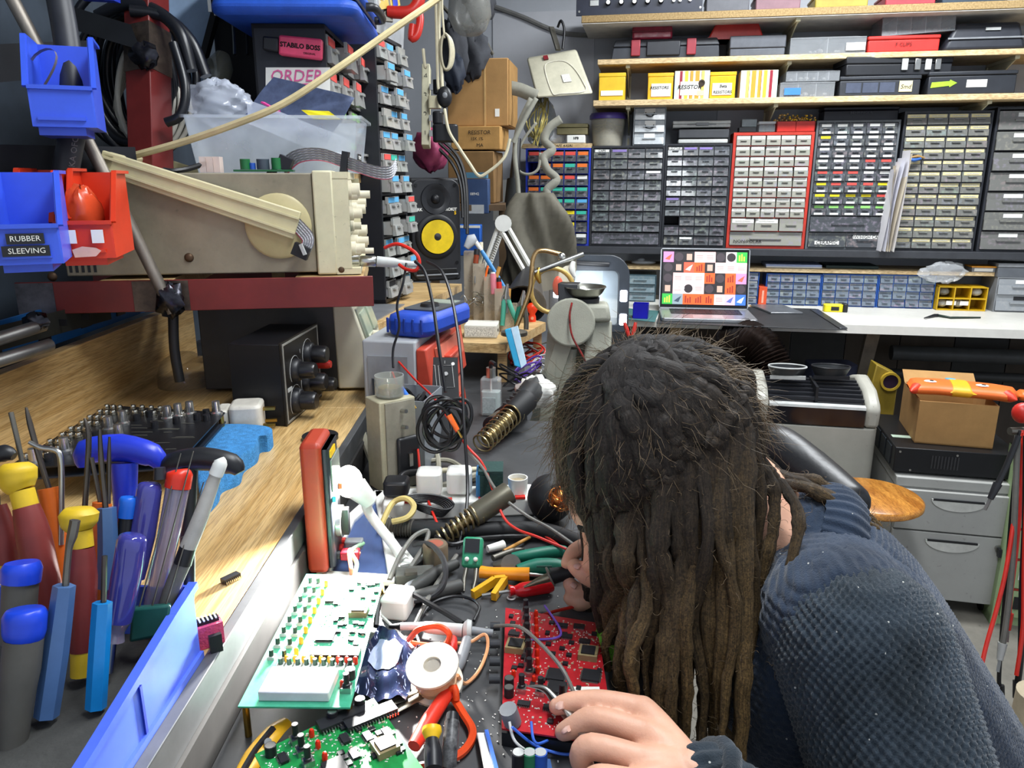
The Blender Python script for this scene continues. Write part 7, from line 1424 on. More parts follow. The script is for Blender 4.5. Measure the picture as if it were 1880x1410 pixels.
def sprinkle(t,f,ex,n,seed,zone,kinds=('smd','smdw','smdw','sot')):
 rng=random.Random(seed)
 for i in range(n):put(t,f,ex,rng.uniform(zone[0],zone[2]),rng.uniform(zone[1],zone[3]),rng.choice(kinds),rng.choice((0,R(90))))
def padfield(t,f,n,seed,zone,nm='printed_marking'):
 rng=random.Random(seed);mb=MB()
 for i in range(n):
  u,v=rng.uniform(zone[0],zone[2]),rng.uniform(zone[1],zone[3]);p=f(u,v);s,e=rng.uniform(.0006,.0022),rng.uniform(.0005,.001);mb.box(p+ZU*.0002,(s,e,.0004)if rng.random()<.5 else(e,s,.0004))
 part(nm,mb,mat('silkscreen','d8dcd0',.5),t,True)['kind']='stuff'
def pcbm(name,a,b):return mat(name,a,.3,col2=b,scale=90,coat=.3,var=.1)
zb=.034;q=[ab(437,1300,zb),ab(643,1302,zb),ab(706,1062,zb),ab(548,1056,zb)]
for x in(q[0],q[3]):x.x=max(x.x,-.2265)
t,f,ex,ey=board('green_circuit_board','large mint green circuit board glaring under the lamp',q,.0016,pcbm('pcb_mint','4cae88','3a9a74'))
for u,v in((.03,.04),(.97,.04),(.97,.96),(.04,.96)):p=f(u,v);part('standoff',MB().cyl(V3((p.x,p.y,BZ+.0001 if v<.5 else BZ+.008)),p-ZU*.0016,.003,n=8),M_BRS,t,True)
for i in range(8):put(t,f,ex,.09+.015*i*.3,.3+.085*i,'switch');put(t,f,ex,.22,.3+.085*i,'switch');put(t,f,ex,.32,.33+.08*i,'ledy')
for i in range(9):put(t,f,ex,.22+.085*i,.245,'switch');put(t,f,ex,.26+.085*i,.275,'ledr' if i>5 else 'ledy')
put(t,f,ex,.72,.33,'dip');put(t,f,ex,.82,.66,'plcc');put(t,f,ex,.75,.93,'soic');put(t,f,ex,.9,.93,'soic');put(t,f,ex,.55,.46,'qfp');put(t,f,ex,.88,.12,'ledr');put(t,f,ex,.93,.18,'ecap');put(t,f,ex,.93,.1,'pot');put(t,f,ex,.62,.62,'soic');put(t,f,ex,.45,.75,'soic')
mb=MB();a=f(.12,.06);part('display_module',MB().hexa([f(.16,.03),f(.8,.03),f(.82,.19),f(.18,.19)]+[x+ZU*.009 for x in(f(.16,.03),f(.8,.03),f(.82,.19),f(.18,.19))]),mat('display_white','d8dcd8',.3),t,True,bevel=.001)
sprinkle(t,f,ex,70,5,(.45,.4,.97,.95));padfield(t,f,260,6,(.42,.36,.98,.97))
q=[ab(468,1388,.022),ab(520,1500,.022),ab(785,1425,.022),ab(686,1284,.022)]
t,f,ex,ey=board('green_circuit_board','bright green circuit board at the bottom edge with red LEDs',[q[0],q[1],q[2],q[3]],.0016,pcbm('pcb_green','1f9448','187a3a'))
for u,v in((.05,.06),(.95,.06),(.95,.94),(.05,.94)):p=f(u,v);part('standoff',MB().cyl(V3((p.x,p.y,BZ+.0001)),p-ZU*.0016,.003,n=8),M_BRS,t,True)
for u,v,k in((.1,.3,'pot'),(.28,.3,'pot'),(.46,.3,'pot'),(.12,.1,'ecap'),(.12,.42,'ledr'),(.3,.42,'ledr'),(.48,.42,'ledr'),(.1,.7,'dip'),(.22,.88,'dip'),(.42,.78,'soic'),(.46,.92,'soic'),(.62,.84,'plcc'),(.04,.86,'ecap'),(.04,.62,'ecap'),(.34,.62,'soic'),(.56,.62,'soic'),(.62,.45,'qfp'),(.26,.16,'soic')):put(t,f,ex,u,v,k,R(90)if k=='dip' else 0)
sprinkle(t,f,ex,90,15,(.06,.35,.7,.96));padfield(t,f,300,16,(.04,.04,.75,.97))
q=[ab(921,1340,.016),ab(1130,1372,.016),ab(1096,1146,.016),ab(928,1118,.016)]
t,f,ex,ey=board('red_circuit_board','red circuit board being repaired by the person',q,.0016,pcbm('pcb_red','b8202a','9c1820'))
part('black_tray',quad([x-ZU*.0155 for x in q],.013),M_BLK,t,True)
for i in range(8):put(t,f,ex,.235-.004*i+.02,.42+.078*i,'pot',R(180));put(t,f,ex,.34,.44+.075*i,'ledr')
for u,v,k in((.12,.62,'plcc'),(.1,.74,'soic'),(.52,.44,'qfp'),(.52,.34,'qfp'),(.86,.48,'qfp'),(.86,.66,'plcc'),(.62,.9,'soic'),(.8,.92,'soic'),(.66,.8,'soic'),(.84,.78,'soic'),(.2,.18,'soic'),(.44,.18,'soic'),(.7,.3,'soic'),(.18,.28,'pot'),(.36,.28,'pot'),(.56,.25,'pot'),(.06,.3,'ecap'),(.06,.23,'ecap'),(.62,.55,'sot'),(.5,.62,'sot'),(.46,.7,'sot'),(.3,.36,'ledr'),(.1,.38,'ledr'),(.6,.68,'sot')):put(t,f,ex,u,v,k)
for u in(.8,):p=f(u,.36);part('sticker',MB().box(p+ZU*.0006,(.024,.009,.0008)),M_PAP,t,True)
sprinkle(t,f,ex,150,25,(.05,.05,.97,.97),('smd','smdw','smdw','sot','smd'));padfield(t,f,420,26,(.03,.03,.98,.98))
for i in range(4):p=ab(918,1150+i*32,.012);part('side_jack',MB().cyl(p,p-V3((.01,0,0)),.0045),mat('smoky_jack','3a3c40',.2),t,True)
t=thing('rotary_encoder','grey capped encoder wired to the red board','encoder',ab(944,1345,.018));p=f(.1,.04)+ZU*.001;part('cap',MB().cyl(p,p+V3((-.004,-.003,.016)),.0075),M_GRY,t,True)
for i,(pts,m_,nm)in enumerate((((((940,1335),.03),((985,1370),.01),((1040,1385),.005),((1058,1372),.005),((1030,1350),.005),((985,1365),.02),((975,1325),.03)),mat('blue_wire','3a6ad0',.4),'thin blue wire looping below the red board'),((((935,1325),.03),((945,1360),.02),((975,1385),.01),((1000,1405),.006)),mat('white_wire'),'white wire leaving the red board at the lower left'),((((905,1150),.012),((950,1150),.04),((985,1175),.05),((1030,1225),.05),((1055,1275),.035)),M_GW,'grey probe wire arching over the red board'),((((1000,1112),.018),((1030,1165),.022),((975,1175),.018)),mat('violet_wire'),'violet patch wire on the red board'))):
 cable('patch_wire',nm,[ab(*a,h)for a,h in pts],.0012 if i!=2 else .0018,m_,'wire')
a,b=ab(704,958),ab(985,955);b.y=a.y+.02;ms=thing('mains_strip','white mains strip lying across the bench','mains strip',a,math.atan2(b.y-a.y,b.x-a.x));L=(b-a).length;part('body',MB().bx(0,L,0,.055,.0,.026),M_WHT,ms,bevel=.003)
for i in range(4):part('switch',MB().bx(.03+i*L*.24,.044+i*L*.24,-.0005,.008,.026,.029),M_RED,ms)
for i,(x,m_,nm,hh)in enumerate(((.016,M_BLK,'black plug at the left of the mains strip',.022),(.062,M_WHT,'white plug in the middle of the mains strip',.034),(.104,M_WHT,'white plug beside the sponge tin on the mains strip',.034))):
 p=WM[ms.name]@V3((x,.012,.0295));t=thing('strip_plug',nm,'plug',p,0,'plugs in the mains strip');part('body',MB().rbox(-.017,.018,0,.034,0,hh,.008,4),m_,t,bevel=.004);part('flex',MB().tube([(0,.034,.01),(.004,.06,.012),(.02,.1,.0),(.05,.14,-.02)],.004,8,4),M_WC if m_ is M_WHT else M_BW,t)
q=WM[ms.name]@V3((.142,.008,.027));t=thing('sponge_tin','blue box with a dark green sponge on the mains strip','tin',q);part('box',MB().bx(-.014,.022,0,.04,0,.034),mat('tin_blue','3a80b8',.45),t,bevel=.002);part('sponge',MB().bx(-.01,.024,-.004,.036,.0345,.04).bx(-.008,.024,-.0045,-.0005,.002,.034),mat('dark_green_sponge','24403c',.9,bump=.5,bscale=300),t)
q=WM[ms.name]@V3((.188,.02,.0265));t=thing('flux_pot','small white pot of flux on the mains strip','pot',q);part('pot',MB().lathe([(0,0),(.013,0),(.014,.024),(.0125,.024),(.012,.018),(0,.018)],None,22),M_WHT,t);part('flux',MB().lathe([(0,.0182),(.0118,.0182),(.008,.02),(0,.0205)],None,16),mat('flux_brown','a89878',.5,var=.4,scale=90),t)
c0=ab(1008,962);t=thing('tip_cleaner','round black tip cleaner stuffed with copper wool','tip cleaner',c0);cz=c0+V3((.002,.01,.034));part('shell',MB().ell(cz,(.032,.03,.034)),M_RBK,t,True)
mb=MB();rng=random.Random(8);cw=cz+V3((.012,-.024,.01))
for i in range(70):
 d0=V3((rng.gauss(0,1),rng.gauss(0,1),rng.gauss(0,1))).normalized();d1=V3((rng.gauss(0,1),rng.gauss(0,1),rng.gauss(0,1))).normalized();d2=(d0+d1*.7).normalized();mb.tube([cw+d0*.016,cw+d2*.0185,cw+(d2+d1).normalized()*.0165],.0009,4,3)
mb.ell(cw,.015,None,12,8);part('copper_wool',mb,M_COP,t,True);part('rim',MB().tube([cw+V3((.0175*math.cos(a),.004,.0175*math.sin(a)))for a in[i*.314 for i in range(20)]],.003,6,closed=True),M_BLK,t,True)
hs_=[ab(700,966,.012),ab(760,970,.012),ab(830,975,.013),ab(920,972,.013),ab(1000,975,.013),ab(1070,1000,.013)]
t=thing('hot_air_hose','thick black hose with a ribbed end crossing the bench','hose',hs_[0]);part('hose',MB().tube(hs_[1:],.011,14,6),M_RBK,t,True);cc_=catmull(hs_[:2],1);sp_=[hs_[0].lerp(hs_[1],i/24)for i in range(25)];part('ribbed_end',MB().tube(sp_,[.0125 if i%2 else .0098 for i in range(25)],14),mat('grey_ribbed','56534c',.5),t,True,smooth=60)
pa,pb_=ab(806,990,.012),ab(878,942,.035);iron_holder('narrow spring iron holder lying across the black hose',pa,pb_,.01,.014,8,mat('brass_grey_cap','6c685a',.4,.5))
LOOPS=((((838,1020,.01),(800,1075,.012),(775,1120,.008),(760,1150,.006)),'grey cable running down past the green handled tool',M_GW,.0028),(((690,1150,.01),(700,1100,.02),(740,1085,.02),(800,1115,.015),(850,1145,.012)),'dark cable looping above the grey probe',M_BW,.003),(((760,1000,.015),(790,1000,.03),(815,1030,.035),(815,1070,.02),(790,1095,.01),(740,1105,.008),(715,1095,.008)),'thick dark cable in a tall loop beside the brown weight',mat('charcoal_wire','38383a',.45),.0034),(((715,1065,.01),(735,1020,.02),(760,985,.03),(785,975,.03),(780,1000,.02),(755,1040,.01),(735,1070,.006)),'grey twisted cable curving up to the hose',M_GW,.003),(((870,1140,.008),(880,1115,.008),(865,1100,.008),(830,1095,.008),(790,1110,.006),(765,1150,.006),(770,1180,.006)),'thin black cable drawn in a flat loop',M_BW,.0018),(((750,1175,.012),(770,1155,.03),(805,1150,.035),(825,1165,.03),(815,1185,.012),(780,1185,.006),(750,1180,.005)),'orange red cable loop beside the solder spool',mat('orange_red_wire','d8481c',.4),.003),(((820,1180,.008),(860,1180,.012),(890,1165,.02),(895,1190,.012),(880,1230,.006),(855,1255,.005),(840,1240,.02)),'copper coloured loose wire from the spool',mat('peach_wire','e0a070',.35),.0018),(((828,1275,.006),(850,1310,.006),(868,1345,.006),(850,1380,.005),(810,1400,.005),(770,1408,.005)),'orange cable curving along the bottom of the bench',mat('orange_red_wire'),.0036),(((700,965,.02),(720,925,.03),(745,915,.04),(760,930,.035),(748,950,.03),(720,958,.025)),'yellow cream flex looped around the black plug',mat('yellow_flex','d0bc78',.45),.004),(((665,790,.05),(680,840,.03),(710,885,.01),(760,900,.01),(820,890,.01),(880,870,.01)),'thick grey mains cable curving behind the strip',mat('grey_mains','8a8676',.5),.0055),(((715,835,.02),(730,800,.05),(770,800,.05),(800,830,.02),(805,870,.01),(795,905,.01)),'second grey mains cable arching in front of the bin',mat('grey_mains'),.0045),(((745,870,.01),(770,850,.015),(820,845,.012),(850,860,.008),(870,880,.006)),'grey cable lying flat behind the mains strip',mat('grey_mains'),.004),(((1085,1108,.006),(1050,1115,.006),(1020,1122,.006),(995,1130,.006)),'red and black wire pair leaving the red board',mat('red_wire'),.0018),(((945,960,.006),(985,975,.012),(1010,990,.01),(1045,1015,.006)),'thin red wires crossing the black hose',mat('red_wire'),.0016),(((700,1130,.01),(735,1165,.006),(780,1215,.006),(800,1250,.004)),'thin white wire under the antistatic sleeve',mat('white_wire'),.0016),(((800,985,.02),(830,1000,.02),(870,990,.015),(930,985,.01),(1000,985,.008)),'dark lead lying in front of the black hose',M_BW,.003))
for pts,nm,m_,r_ in LOOPS:cable('bench_cable',nm,[ab(a,b,h)for a,b,h in pts],r_,m_,'cable')
mb=MB();c0=ab(790,945,.012)
for k_ in range(6):mb.tube([c0+V3(((.022+.002*k_)*math.cos(a),.012*math.sin(a),.016*abs(math.sin(a/2+.3))+.002*k_))for a in[j*.785 for j in range(8)]],.0018,6,5,closed=True)
single('bench_cable','small hank of black wire in front of the white plugs','cable',mb,M_BW)
def tool(name,label,cat,segs,group=None):
 t=thing(name,label,cat,ab(*segs[0][2][0][:2]),0,group)
 for pn_,m_,pts in segs:part(pn_,MB().tube([ab(a,b,h)for a,b,h,r in pts],[r for*_,r in pts],12,3 if len(pts)>2 else 0),m_,t,True)
 return t
tool('screwdriver','red handled screwdriver lying above the red board','screwdriver',[('handle',mat('clear_red','c81820',.2,coat=.4),[(1017,1075,.01,.006),(1005,1076,.01,.0085),(960,1083,.01,.0085),(945,1084,.01,.005),(935,1085,.01,.0075)]),('shaft',M_STL,[(935,1085,.008,.0022),(885,1093,.004,.0022)])],'screwdrivers on the bench')
tool('screwdriver','orange handled screwdriver above the yellow clip','screwdriver',[('handle',mat('amber_orange','e8941c',.25,coat=.3),[(882,1050,.012,.0075),(905,1052,.012,.0068),(972,1055,.012,.0085)]),('shaft',M_STL,[(972,1055,.01,.0025),(1004,1058,.006,.0025)])],'screwdrivers on the bench')
tool('screwdriver','stubby black screwdriver with a yellow flared cap','screwdriver',[('cap',M_YEL,[(793,1335,.03,.0075),(793,1345,.028,.008),(793,1358,.026,.005)]),('handle',M_BLK,[(793,1358,.026,.0052),(795,1385,.022,.0072),(796,1412,.018,.0068)])],'screwdrivers on the bench')
tool('marker','black marker standing upright near the bottom edge','marker',[('barrel',mat('printed_black','1e1e20',.4,col2='6a6a6a',scale=150),[(824,1405,.01,.0062),(826,1375,.02,.0062),(830,1325,.03,.0062)]),('end',M_BLK,[(830,1325,.03,.0058),(831,1310,.033,.005)])])
tool('test_probe','red test probe lying below the solder spool','probe',[('body',mat('bright_red_plug'),[(760,1370,.008,.0055),(790,1320,.01,.007),(822,1272,.012,.006)]),('lead',mat('orange_red_wire'),[(822,1272,.012,.003),(835,1262,.02,.003),(838,1285,.01,.003)])])
tool('test_probe','long grey oscilloscope probe lying above the spool','probe',[('grip',M_LGR,[(735,1150,.01,.0038),(770,1150,.01,.0042),(790,1152,.012,.0062),(850,1158,.012,.0068)]),('guard',M_LGR,[(850,1158,.012,.0068),(858,1158,.012,.0115),(866,1158,.012,.01)]),('tip',M_GRY,[(866,1158,.012,.0045),(905,1163,.01,.004)]),('strain_relief',M_BLK,[(735,1150,.01,.0036),(715,1150,.008,.002)])])
tool('test_probe','grey probe leg pointing down to the spool','probe',[('body',M_GRY,[(858,1175,.012,.0055),(845,1215,.01,.0055),(835,1235,.01,.004)]),('tip',M_STL,[(835,1235,.01,.0025),(828,1250,.006,.0015)])])
tool('test_clip','red micro clip beside the orange cable loop','clip',[('body',M_RED,[(832,1172,.014,.004),(829,1190,.012,.0062),(826,1202,.008,.003)])])
tool('wooden_rod','thin wooden rod behind the green cutters','rod',[('rod',mat('dowel_wood'),[(925,1012,.008,.0025),(975,985,.008,.0022)])])
tool('iron_tip_tool','grey metal pick lying beside the wooden rod','pick',[('body',M_DST,[(905,1025,.008,.004),(940,1012,.008,.004),(962,1008,.006,.0015)])])
tool('cotton_spool','white tapered plug beside the grey pick','plug',[('body',M_WHT,[(895,1008,.008,.0045),(925,1000,.008,.006)])])
for i,(pts,nm)in enumerate((((945,1025,.01,.006),(975,1020,.012,.0085),(1030,1012,.012,.0085),(1042,1018,.01,.007)),)and((((940,1024,.01,.006),(975,1019,.012,.008),(1028,1012,.012,.008),(1044,1020,.01,.006)),'a'),(((950,1048,.01,.007),(985,1040,.012,.0095),(1020,1040,.012,.0095),(1040,1046,.01,.007)),'b'))):
 if i==0:cut=thing('side_cutters','green handled side cutters lying behind the soldering iron','cutters',ab(950,1040))
 part('handle',MB().tube([ab(a,b,h)for a,b,h,r in pts],[r for*_,r in pts],12,4),M_GRN,cut,True)
part('joint',MB().cyl(ab(938,1036,.004),ab(938,1036,.014),.012),M_DST,cut,True);part('jaw',MB().tube([ab(938,1036,.009),ab(905,1038,.008)],[.01,.003],10),M_DST,cut,True);part('grip_ribs',MB().tube([ab(985+i*7,1040,.0215)for i in range(5)],.0012,6),mat('dark_green_rib','0c4a3c',.5),cut,True)
a=ab(866,1066);t=thing('tweezer_meter','small green tester with a black screen and two prongs','tester',a,R(-5));part('body',MB().box((.0,.012,.03),(.024,.014,.036),Matrix.Rotation(R(-35),3,'X')),mat('tester_green','2c8a66',.4),t,bevel=.004);part('screen',MB().box((.0,.0105,.0395),(.017,.004,.016),Matrix.Rotation(R(-35),3,'X')),M_BLK,t)
for x in(-.005,.005):part('button',MB().ell((x,-.0015,.0285),.0028,None,10,6),M_WHT,t);part('prong',MB().tube([(x*1.2,-.002,.016),(x*1.3,-.014,.01),(x*1.,-.028,.002)],[.003,.0024,.0012],8),M_DST,t)
t=thing('yellow_clip','folded yellow plastic clip below the orange screwdriver','clip',ab(900,1080));part('leg',MB().bar(ab(868,1092,.006),ab(908,1066,.01),.006,.01),mat('mustard_plastic','d8a01c',.4),t,True);part('leg',MB().bar(ab(908,1066,.01),ab(928,1064,.01),.006,.01),MATS['mustard_plastic'],t,True);part('leg',MB().bar(ab(928,1064,.01),ab(906,1096,.006),.006,.01),MATS['mustard_plastic'],t,True)
single('washer','white plastic washer below the red screwdriver','washer',MB().tube([ab(939,1097,.002)+V3((.0042*math.cos(a),.0042*math.sin(a),0))for a in[i*.393 for i in range(16)]],.001,6,closed=True),M_WHT)
a=ab(800,1036);t=thing('brown_weight','rusty brown cylinder weight under the cable loops','weight',a);part('cylinder',MB().lathe([(0,0),(.0155,0),(.0155,.026),(.014,.028),(0,.028)],None,28),mat('oxide_brown','6c5c48',.7,var=.25),t);part('red_top',MB().lathe([(0,.0282),(.01,.0282),(.008,.0288),(0,.0288)],None,20),mat('faded_red_paint','98503c',.7),t)
t=thing('grey_clamp','dark grey plastic clamp lying beside the brown weight','clamp',ab(790,1070));mb=MB()
for pts in(((742,1090,.008),(775,1070,.01),(800,1052,.012),(838,1035,.01)),((745,1098,.008),(790,1090,.01),(845,1075,.008))):part('jaw',MB().tube([ab(*p)for p in pts],[.006,.0085,.008,.006][:len(pts)],8,4),mat('clamp_grey','3c3c3a',.6),t,True)
part('pivot',MB().cyl(ab(745,1092,.002),ab(745,1092,.016),.008),M_DST,t,True)
t=thing('sliding_switch_box','dusty dark grey block beneath the clamp','block',ab(765,1062));part('block',MB().box(ab(762,1058,.008),(.045,.024,.016),Matrix.Rotation(R(8),3,'Z')),mat('dusty_block','4c4c48',.7,var=.3,scale=60),t,True,bevel=.002);part('ridge',MB().box(ab(755,1050,.018),(.014,.01,.004),Matrix.Rotation(R(8),3,'Z')),M_DST,t,True)
a=ab(717,1140);t=thing('power_brick','white power brick beside the mint board','power brick',a,R(-10));part('case',MB().rbox(-.012,.018,0,.036,0,.024,.004),M_WHT,t,bevel=.003);part('lead',MB().tube([(.003,.036,.012),(.004,.05,.014),(.006,.07,.008)],.0035,8,4),M_GRY,t)
a=ab(805,1262,.004);sx=V3((-.12,-.35,1)).normalized();sp=thing('solder_spool','white spool of copper coloured solder wire','spool',a)
for k_,nm in((.0,'flange'),(.026,'flange')):part(nm,MB().axl(a+sx*(k_+.006),a+sx*(k_+.0085),[(.008,0),(.024,0),(.024,1),(.008,1),(.008,0)],32),mat('cream_white_plastic','e4dccc',.4),sp,True)
part('core',MB().axl(a+sx*.0085,a+sx*.032,[(.0085,0),(.0085,1),(.007,1),(.007,0)],20),mat('cream_white_plastic'),sp,True);part('wire_winding',MB().tube(helix(a+sx*.0095,a+sx*.031,.0185,.0185,14,20),.0011,5),mat('solder_peach','d8a880',.3,.4),sp,True);part('wire_core',MB().axl(a+sx*.009,a+sx*.0315,[(.018,0),(.018,1)],24),mat('solder_peach'),sp,True)
bq=[ab(640,1278,.004),ab(745,1296,.006),ab(772,1195,.008),ab(695,1150,.006)]
def bagf(u,v):return bq[0].lerp(bq[1],u).lerp(bq[3].lerp(bq[2],u),v)+ZU*(.004+.003*math.sin(9*u+4*v)+.002*math.sin(14*v-5*u)+.0015*math.sin(23*u+11*v))
t=thing('antistatic_sleeve','dark shiny antistatic sleeve on the bench','bag',bq[0]);part('film',MB().grid(bagf,22,22),mat('navy_antistatic','2c3452',.12,.5,var=.4,scale=30),t,True,smooth=35);part('paper_label',MB().grid(lambda u,v:bagf(.12+.55*u,.42+.42*v)+ZU*.0012,10,10),mat('grey_blue_label','8c98b4',.4),t,True)
t=thing('tweezers','steel tweezers lying under the antistatic sleeve','tweezers',ab(715,1310));
for s in(0,14):part('arm',MB().tube([ab(700+s*.6,1300+s*1.2,.004),ab(740+s*.4,1282+s*.8,.006),ab(800,1262,.006)],[.0015,.0045,.005],6,3,flat=.5),mat('warm_steel','8c8678',.35,.9),t,True)
t=thing('snap_knife','yellow snap blade knife at the bottom left of the bench','knife',ab(470,1400));kp=[ab(446,1425,.008),ab(470,1385,.01),ab(502,1345,.012),ab(528,1325,.012)];part('handle',MB().tube(kp,[.008,.01,.009,.006],8,4,flat=.5),mat('knife_yellow','e8b020',.35),t,True);part('slide',MB().tube([x+ZU*.004 for x in kp[:3]],.003,6,3),M_BLK,t,True);part('screw',MB().cyl(ab(492,1362,.014),ab(492,1362,.018),.003),M_STL,t,True)
t=thing('blade_tool','blue and white plastic spudger at the bottom edge','spudger',ab(890,1400));part('blade',MB().hexa([ab(875,1345,.004),ab(892,1345,.004),ab(915,1420,.004),ab(890,1420,.004)]+[ab(875,1345,.01),ab(892,1345,.01),ab(915,1420,.012),ab(890,1420,.012)]),M_WHT,t,True,bevel=.001);part('blue_edge',MB().bar(ab(893,1347,.009),ab(912,1420,.011),.003,.008),mat('spudger_blue','3a6ac8',.4),t,True)
t=thing('regulator_module','small module with upright capacitors at the bottom edge','module',ab(965,1408));p=[ab(940,1420,.002),ab(1015,1420,.002),ab(1010,1396,.002),ab(945,1396,.002)];part('board',quad(p,.0016),mat('module_blue','24508c',.4),t,True)
for px,m_ in((952,M_BLK),(972,mat('cap_green','2c7a54',.4)),(992,mat('terminal_blue'))):c0=ab(px,1412,.004);part('capacitor',MB().cyl(c0,c0+ZU*.016,.0055),m_,t,True);part('top_plate',MB().cyl(c0+ZU*.016,c0+ZU*.0164,.0046),M_LGR,t,True)
single('green_leaf_cloth','bright green cloth showing behind the dreadlocks','cloth',crumple(*ab(1115,1175,.01),.014,.03,.012,51,18,12,.2),mat('lime_cloth','6cb028',.7),smooth=180)
mb=MB();rng=random.Random(33)
for i in range(240):p=ab(rng.uniform(640,1080),rng.uniform(1090,1400),.0006);s=rng.uniform(.0006,.0018);mb.box(p,(s,s*.6,.0006),Matrix.Rotation(rng.uniform(0,3),3,'Z'))
single('bench_debris','white crumbs and clippings scattered on the dark bench','debris',mb,M_PAP,kind='stuff')
#tool bin on the oak shelf
TB=thing('tool_bin','blue open bin packed with screwdrivers on the oak shelf','bin',(-.36,.42,SZ+.0006));M_TBN=mat('tool_bin_blue','4a66d4',.35,var=.12);x0,x1,y0,y1,zz=-.47,-.256,.29,.548,SZ+.0006
def wallprof(x):return MB().prism([(y0,zz),(y0+.02,zz+.035),(y0+.1,zz+.045),(y1-.04,zz+.062),(y1,zz+.066),(y1,zz)],x,x+.003,YZ)
part('side_wall',wallprof(x1-.003),M_TBN,TB,True);part('side_wall',wallprof(x0),M_TBN,TB,True);part('back_wall',MB().bx(x0+.003,x1-.003,y1-.003,y1,zz,zz+.066),M_TBN,TB,True);part('front_wall',MB().bx(x0+.003,x1-.003,y0,y0+.003,zz,zz+.034),M_TBN,TB,True);part('floor_plate',MB().bx(x0,x1,y0,y1,zz,zz+.003),M_TBN,TB,True)
part('rim',MB().bar((x1+.001,y0+.1,zz+.045),(x1+.001,y1-.04,zz+.062),.007,.006).bar((x1+.001,y1-.04,zz+.062),(x1+.001,y1,zz+.066),.007,.006).bar((x1+.001,y0+.02,zz+.035),(x1+.001,y0+.1,zz+.045),.007,.006),M_TBN,TB,True)
for y in(y0+.07,y0+.16):part('rib',MB().bx(x1,x1+.0015,y,y+.003,zz+.004,zz+.044),mat('deep_bin_blue','2238a0',.4),TB,True)
part('foot_rail',MB().bx(x1,x1+.003,y0,y1,zz,zz+.006),M_TBN,TB,True)
FZ=zz+.024;single('foam_insert','grey foam filling the tool bin','foam',MB().bx(x0+.004,x1-.004,y0+.004,y1-.004,zz+.0035,FZ),mat('grey_foam','3c3c3a',.9,var=.3,bump=.6,bscale=200))
def bt(name,label,cat,f,segs,n=14):
 pts0=segs[-1][2][-1];t=thing(name,label,cat,P(pts0[0],pts0[1],f),0,'tools standing in the blue bin')
 for pn_,m_,pts in segs:part(pn_,MB().tube([P(a,b,f)for a,b,r in pts],[max(r,.3)*f/FPX for a,b,r in pts],n,3 if len(pts)>2 else 0),m_,t,True)
M_RH=mat('oxblood_handle','7a2c28',.5,var=.2);M_YH=mat('yellow_cap','d8b424',.5);M_SH_=mat('dark_shaft','5c5650',.35,.9);M_PUR=mat('violet_acetate','4a4aa8',.12,coat=.6,trans=.35);M_CLP=mat('clear_acetate','a8a0b8',.12,coat=.6,trans=.5);M_ORH=mat('orange_handle','e06c1c',.5);M_SB=mat('steel_blue_handle','4a6c9c',.35);M_CYB=mat('bright_blue_handle','1480c8',.3);M_RBL=mat('royal_cap','1c44d0',.35);M_GH=mat('grey_rubber_handle','56544e',.6)
bt('screwdriver','oxblood screwdriver with a wide yellow cap, tallest at the left','screwdriver',.575,[('cap',M_YH,[(30,850,20),(31,862,33),(34,885,31),(40,900,22)]),('neck',M_YH,[(40,900,21),(48,930,21)]),('handle',M_RH,[(48,930,22),(62,985,29),(80,1080,30),(88,1150,24)]),('band',M_YH,[(88,1150,22),(92,1200,20)])])
bt('screwdriver','oxblood screwdriver with a yellow cap behind the steel blade','screwdriver',.555,[('cap',M_YH,[(145,932,22),(145,944,34),(146,962,31),(148,974,20)]),('neck',M_YH,[(148,974,20),(152,1005,19)]),('handle',M_RH,[(152,1005,19),(152,1060,25),(150,1130,25),(150,1195,20)]),('band',M_YH,[(150,1195,19),(150,1240,19)])])
bt('screwdriver','blue hexagonal screwdriver with a broad steel blade','screwdriver',.515,[('blade',M_DST,[(138,955,9),(132,985,9),(126,1010,6),(120,1078,6)]),('handle',M_SB,[(118,1075,19),(102,1200,22),(85,1315,21)])],6)
bt('screwdriver','bright blue hexagonal screwdriver beside the foam edge','screwdriver',.525,[('shaft',M_SH_,[(192,1020,5),(190,1106,5)]),('handle',M_CYB,[(188,1106,17),(182,1200,18),(176,1300,18)])],6)
bt('screwdriver','grey rubber screwdriver with a bright blue ring, nearest','screwdriver',.5,[('ring',M_RBL,[(46,1118,30),(46,1130,37),(45,1160,36),(44,1172,32)]),('handle',M_GH,[(44,1172,33),(38,1230,33),(30,1300,27),(24,1370,24)])])
bt('screwdriver','grey rubber screwdriver with a blue ring behind the nearest','screwdriver',.535,[('ring',M_RBL,[(40,1032,28),(40,1044,34),(38,1068,33)]),('handle',M_GH,[(38,1068,30),(34,1130,29),(30,1180,26)])])
bt('t_handle_key','blue T handle hex key behind the screwdrivers','hex key',.645,[('crossbar',mat('t_handle_blue','2238c0',.35),[(154,858,10),(160,830,24),(220,822,26),(280,836,22),(294,858,10)]),('stem',MATS['t_handle_blue'],[(228,850,24),(230,930,20),(226,1000,16),(222,1150,8)])])
bt('t_handle_key','black T handle hex key behind the white handled tool','hex key',.645,[('crossbar',M_BLK,[(300,868,8),(318,850,20),(370,842,22),(425,852,20),(440,868,10)]),('stem',M_BLK,[(345,860,18),(345,960,14),(340,1120,10)])])
bt('screwdriver','violet striped acetate screwdriver behind the nearest acetate one','screwdriver',.6,[('cap',mat('dark_cap','24242c',.4),[(293,858,10),(294,880,12)]),('handle',M_PUR,[(276,886,14),(274,900,22),(262,980,23),(246,1060,20)])])
